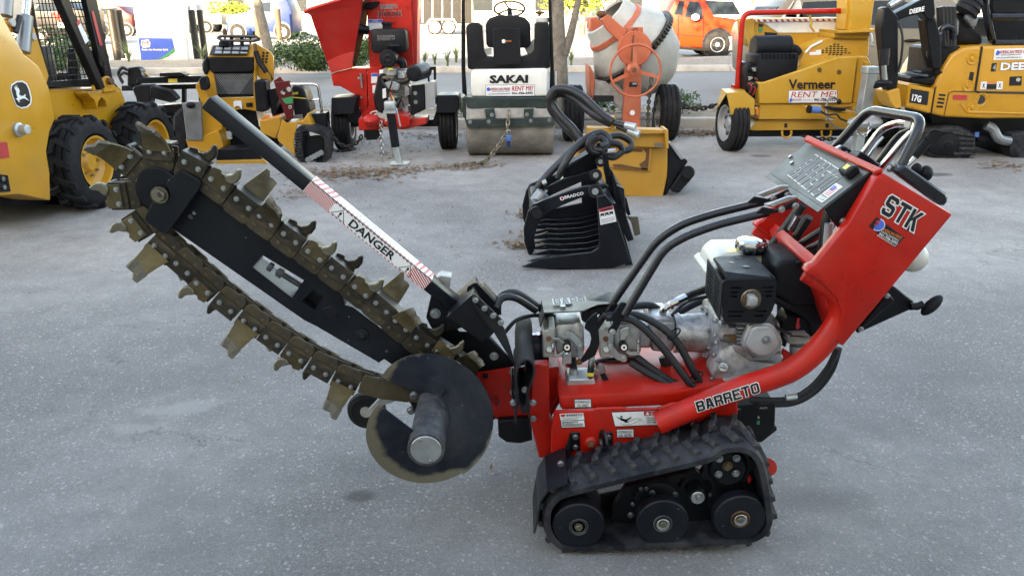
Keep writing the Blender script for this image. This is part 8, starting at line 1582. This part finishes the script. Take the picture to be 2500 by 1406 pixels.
tree('far_tree', 'low yellow-green tree far off above the silver pickup', 560, 66, [(0, 0, 0), (.05, 0, .8), (0, 0, 2.0)], (.2, .12), [([(0, 0, .8), (-.5, 0, 1.4), (-.9, 0, 1.8)], .08, .04)], ((0, 0, 1.1), (2.2, 1.5, .8), .15), 26, n=1500, z=0.)
# ------------------------------------------------------------------ chains and padlock
def PT(px, py, Y): r = ray(px, py); return CAMP+r*(Y/r.y)
chain_line('kerb_chain', 'dark chain hanging between the mixer wheel and the yellow chipper', [PT(1648, 240, 9.9), PT(1668, 258, 9.8), PT(1700, 266, 9.7), PT(1730, 262, 9.6), PT(1756, 252, 9.45)], .085, .011)
chain_line('tie_down_chain', 'dark chain from the stand-on loader guard to the red chipper wheel', [PT(785, 275, 8.9), PT(800, 305, 8.85), PT(822, 345, 8.8), PT(848, 358, 8.75), PT(875, 345, 8.7), PT(886, 322, 8.68)], .07, .010)
chain_line('ground_chain', 'chain lying on the asphalt beside the stand-on loader track', [V((ground_at(800, 366).x, ground_at(800, 366).y, .012)), V((ground_at(830, 372).x, ground_at(830, 372).y, .012)), V((ground_at(868, 366).x, ground_at(868, 366).y, .012))], .07, .010)
chain_line('safety_chain', 'bright safety chain hanging with its hook from the red chipper tongue', [PT(929, 298, 8.62), PT(931, 340, 8.6), PT(933, 385, 8.58), PT(935, 400, 8.58)], .06, .007, 'chrome')
chain_line('drum_chain', 'chain hanging over the roller drum from its rear panel to the padlock', [PT(1243, 272, 8.66), PT(1240, 300, 8.62), PT(1238, 322, 8.6)], .075, .010, 'worn_steel')
chain_line('drum_chain', 'chain running from the blue padlock down to the ground before the roller', [PT(1238, 322, 8.58), PT(1220, 352, 8.52), PT(1195, 384, 8.45), PT(1178, 398, 8.36), V((ground_at(1155, 403).x, ground_at(1155, 403).y, .012)), V((ground_at(1090, 410).x, ground_at(1090, 410).y, .012))], .075, .010, 'worn_steel')
chain_line('mixer_chain', 'rusty chain hanging from the mixer hand wheel', [PT(1590, 190, 9.3), PT(1586, 230, 9.35), PT(1582, 280, 9.5), PT(1582, 318, 9.6)], .07, .010, 'worn_steel'); chain_line('mixer_chain', 'dark chain hanging from the mixer frame beside its right wheel', [PT(1606, 236, 9.7), PT(1598, 262, 9.7), PT(1594, 300, 9.7), PT(1593, 318, 9.7)], .07, .010)
chain_line('coupler_chain', 'bright chain bunched under the yellow chipper coupler', [PT(2080, 300, 8.5), PT(2095, 325, 8.5), PT(2112, 330, 8.5), PT(2125, 310, 8.5), PT(2118, 300, 8.5)], .06, .008, 'chrome'); chain_line('belly_chain', 'dark chain hanging under the yellow chipper belly', [PT(1955, 332, 9.2), PT(1985, 338, 9.2), PT(2020, 340, 9.2), PT(2050, 338, 9.2)], .07, .010)
pl = Fr('padlock', 'blue padlock hanging on the chain over the roller drum', 'padlock', PT(1241, 330, 8.56).x, 8.56, 0., oz=PT(1241, 330, 8.56).z-.06)
pl.part('body', B().box((-.033, -.018, 0), (.033, .018, .06), bev=.008, seg=2), 'padlock_blue'); pl.part('shackle', B().tube(fillet([(-.02, 0, .05), (-.02, 0, .11), (.02, 0, .11), (.02, 0, .05)], .02), .007, n=8), 'chrome'); pl.part('tag', B().box((-.018, -.012, -.07), (.022, .012, -.005), bev=.008), 'blue_car')
# ------------------------------------------------------------------ fallen leaves
def litter(name, label, spots, n, seed, size=.022, z=.006):
    r = random.Random(seed); vs, fs = [], []
    for (x0, y0, x1, y1, wdt, k_) in spots:
        a, c = ground_at(x0, y0), ground_at(x1, y1)
        for i in range(int(n*k_)):
            t = r.random(); p = lerp(a, c, t)+V((r.gauss(0, wdt), r.gauss(0, wdt), 0)); an = r.random()*6.28; L_ = size*(.6+.9*r.random()); d = V((math.cos(an), math.sin(an), 0)); s_ = V((-d.y, d.x, 0)); zz = z+r.random()**3*.03; tl = (r.random()-.4)*.034; k = len(vs)
            vs += [p-d*L_+V((0, 0, zz+max(0, tl))), p+s_*L_*.34+V((0, 0, zz+.004)), p+d*L_+V((0, 0, zz+max(0, -tl))), p-s_*L_*.34+V((0, 0, zz+.004)), p+V((0, 0, zz))]; fs += [(k, k+1, k+4), (k+1, k+2, k+4), (k+2, k+3, k+4), (k+3, k, k+4)]
    me = bpy.data.meshes.new(name); me.from_pydata(vs, [], fs); me.update(); o = obj(name, me, 'leaf_litter'); o['kind'] = 'stuff'; o['label'] = label; o['category'] = 'leaves'
litter('leaf_litter', 'brown fallen leaves drifted along the seams and kerb of the yard', [(790, 425, 960, 428, .16, .35), (900, 420, 1210, 405, .10, .30), (760, 440, 800, 410, .2, .10), (700, 482, 745, 470, .12, .05), (1640, 330, 1750, 326, .14, .35), (1340, 336, 1430, 334, .12, .15), (1655, 325, 1760, 326, .1, .2), (2150, 404, 2180, 404, .08, .03), (2440, 406, 2500, 410, .12, .08), (810, 350, 900, 345, .2, .1), (1000, 335, 1120, 335, .2, .2), (860, 375, 960, 372, .25, .08), (1240, 604, 1290, 600, .05, .05), (1275, 530, 1290, 520, .05, .04), (1290, 560, 1310, 620, .06, .03)], 850, 9, .032)
litter('loose_leaf', 'single small dry leaves scattered over the asphalt', [(380, 815, 420, 820, .03, .012), (1200, 1163, 1215, 1164, .004, .02), (300, 700, 1200, 560, .9, .35), (1000, 500, 1250, 620, .3, .2), (2100, 1050, 2100, 1052, .01, .008), (1500, 500, 2000, 440, .9, .3), (1150, 640, 1300, 700, .15, .08)], 120, 10, .012)
bed = litter('bed_litter', 'brown leaves and chips lying on the kerb bed', [(300, 285, 2400, 282, .28, 1.)], 3000, 12, .026, .115)
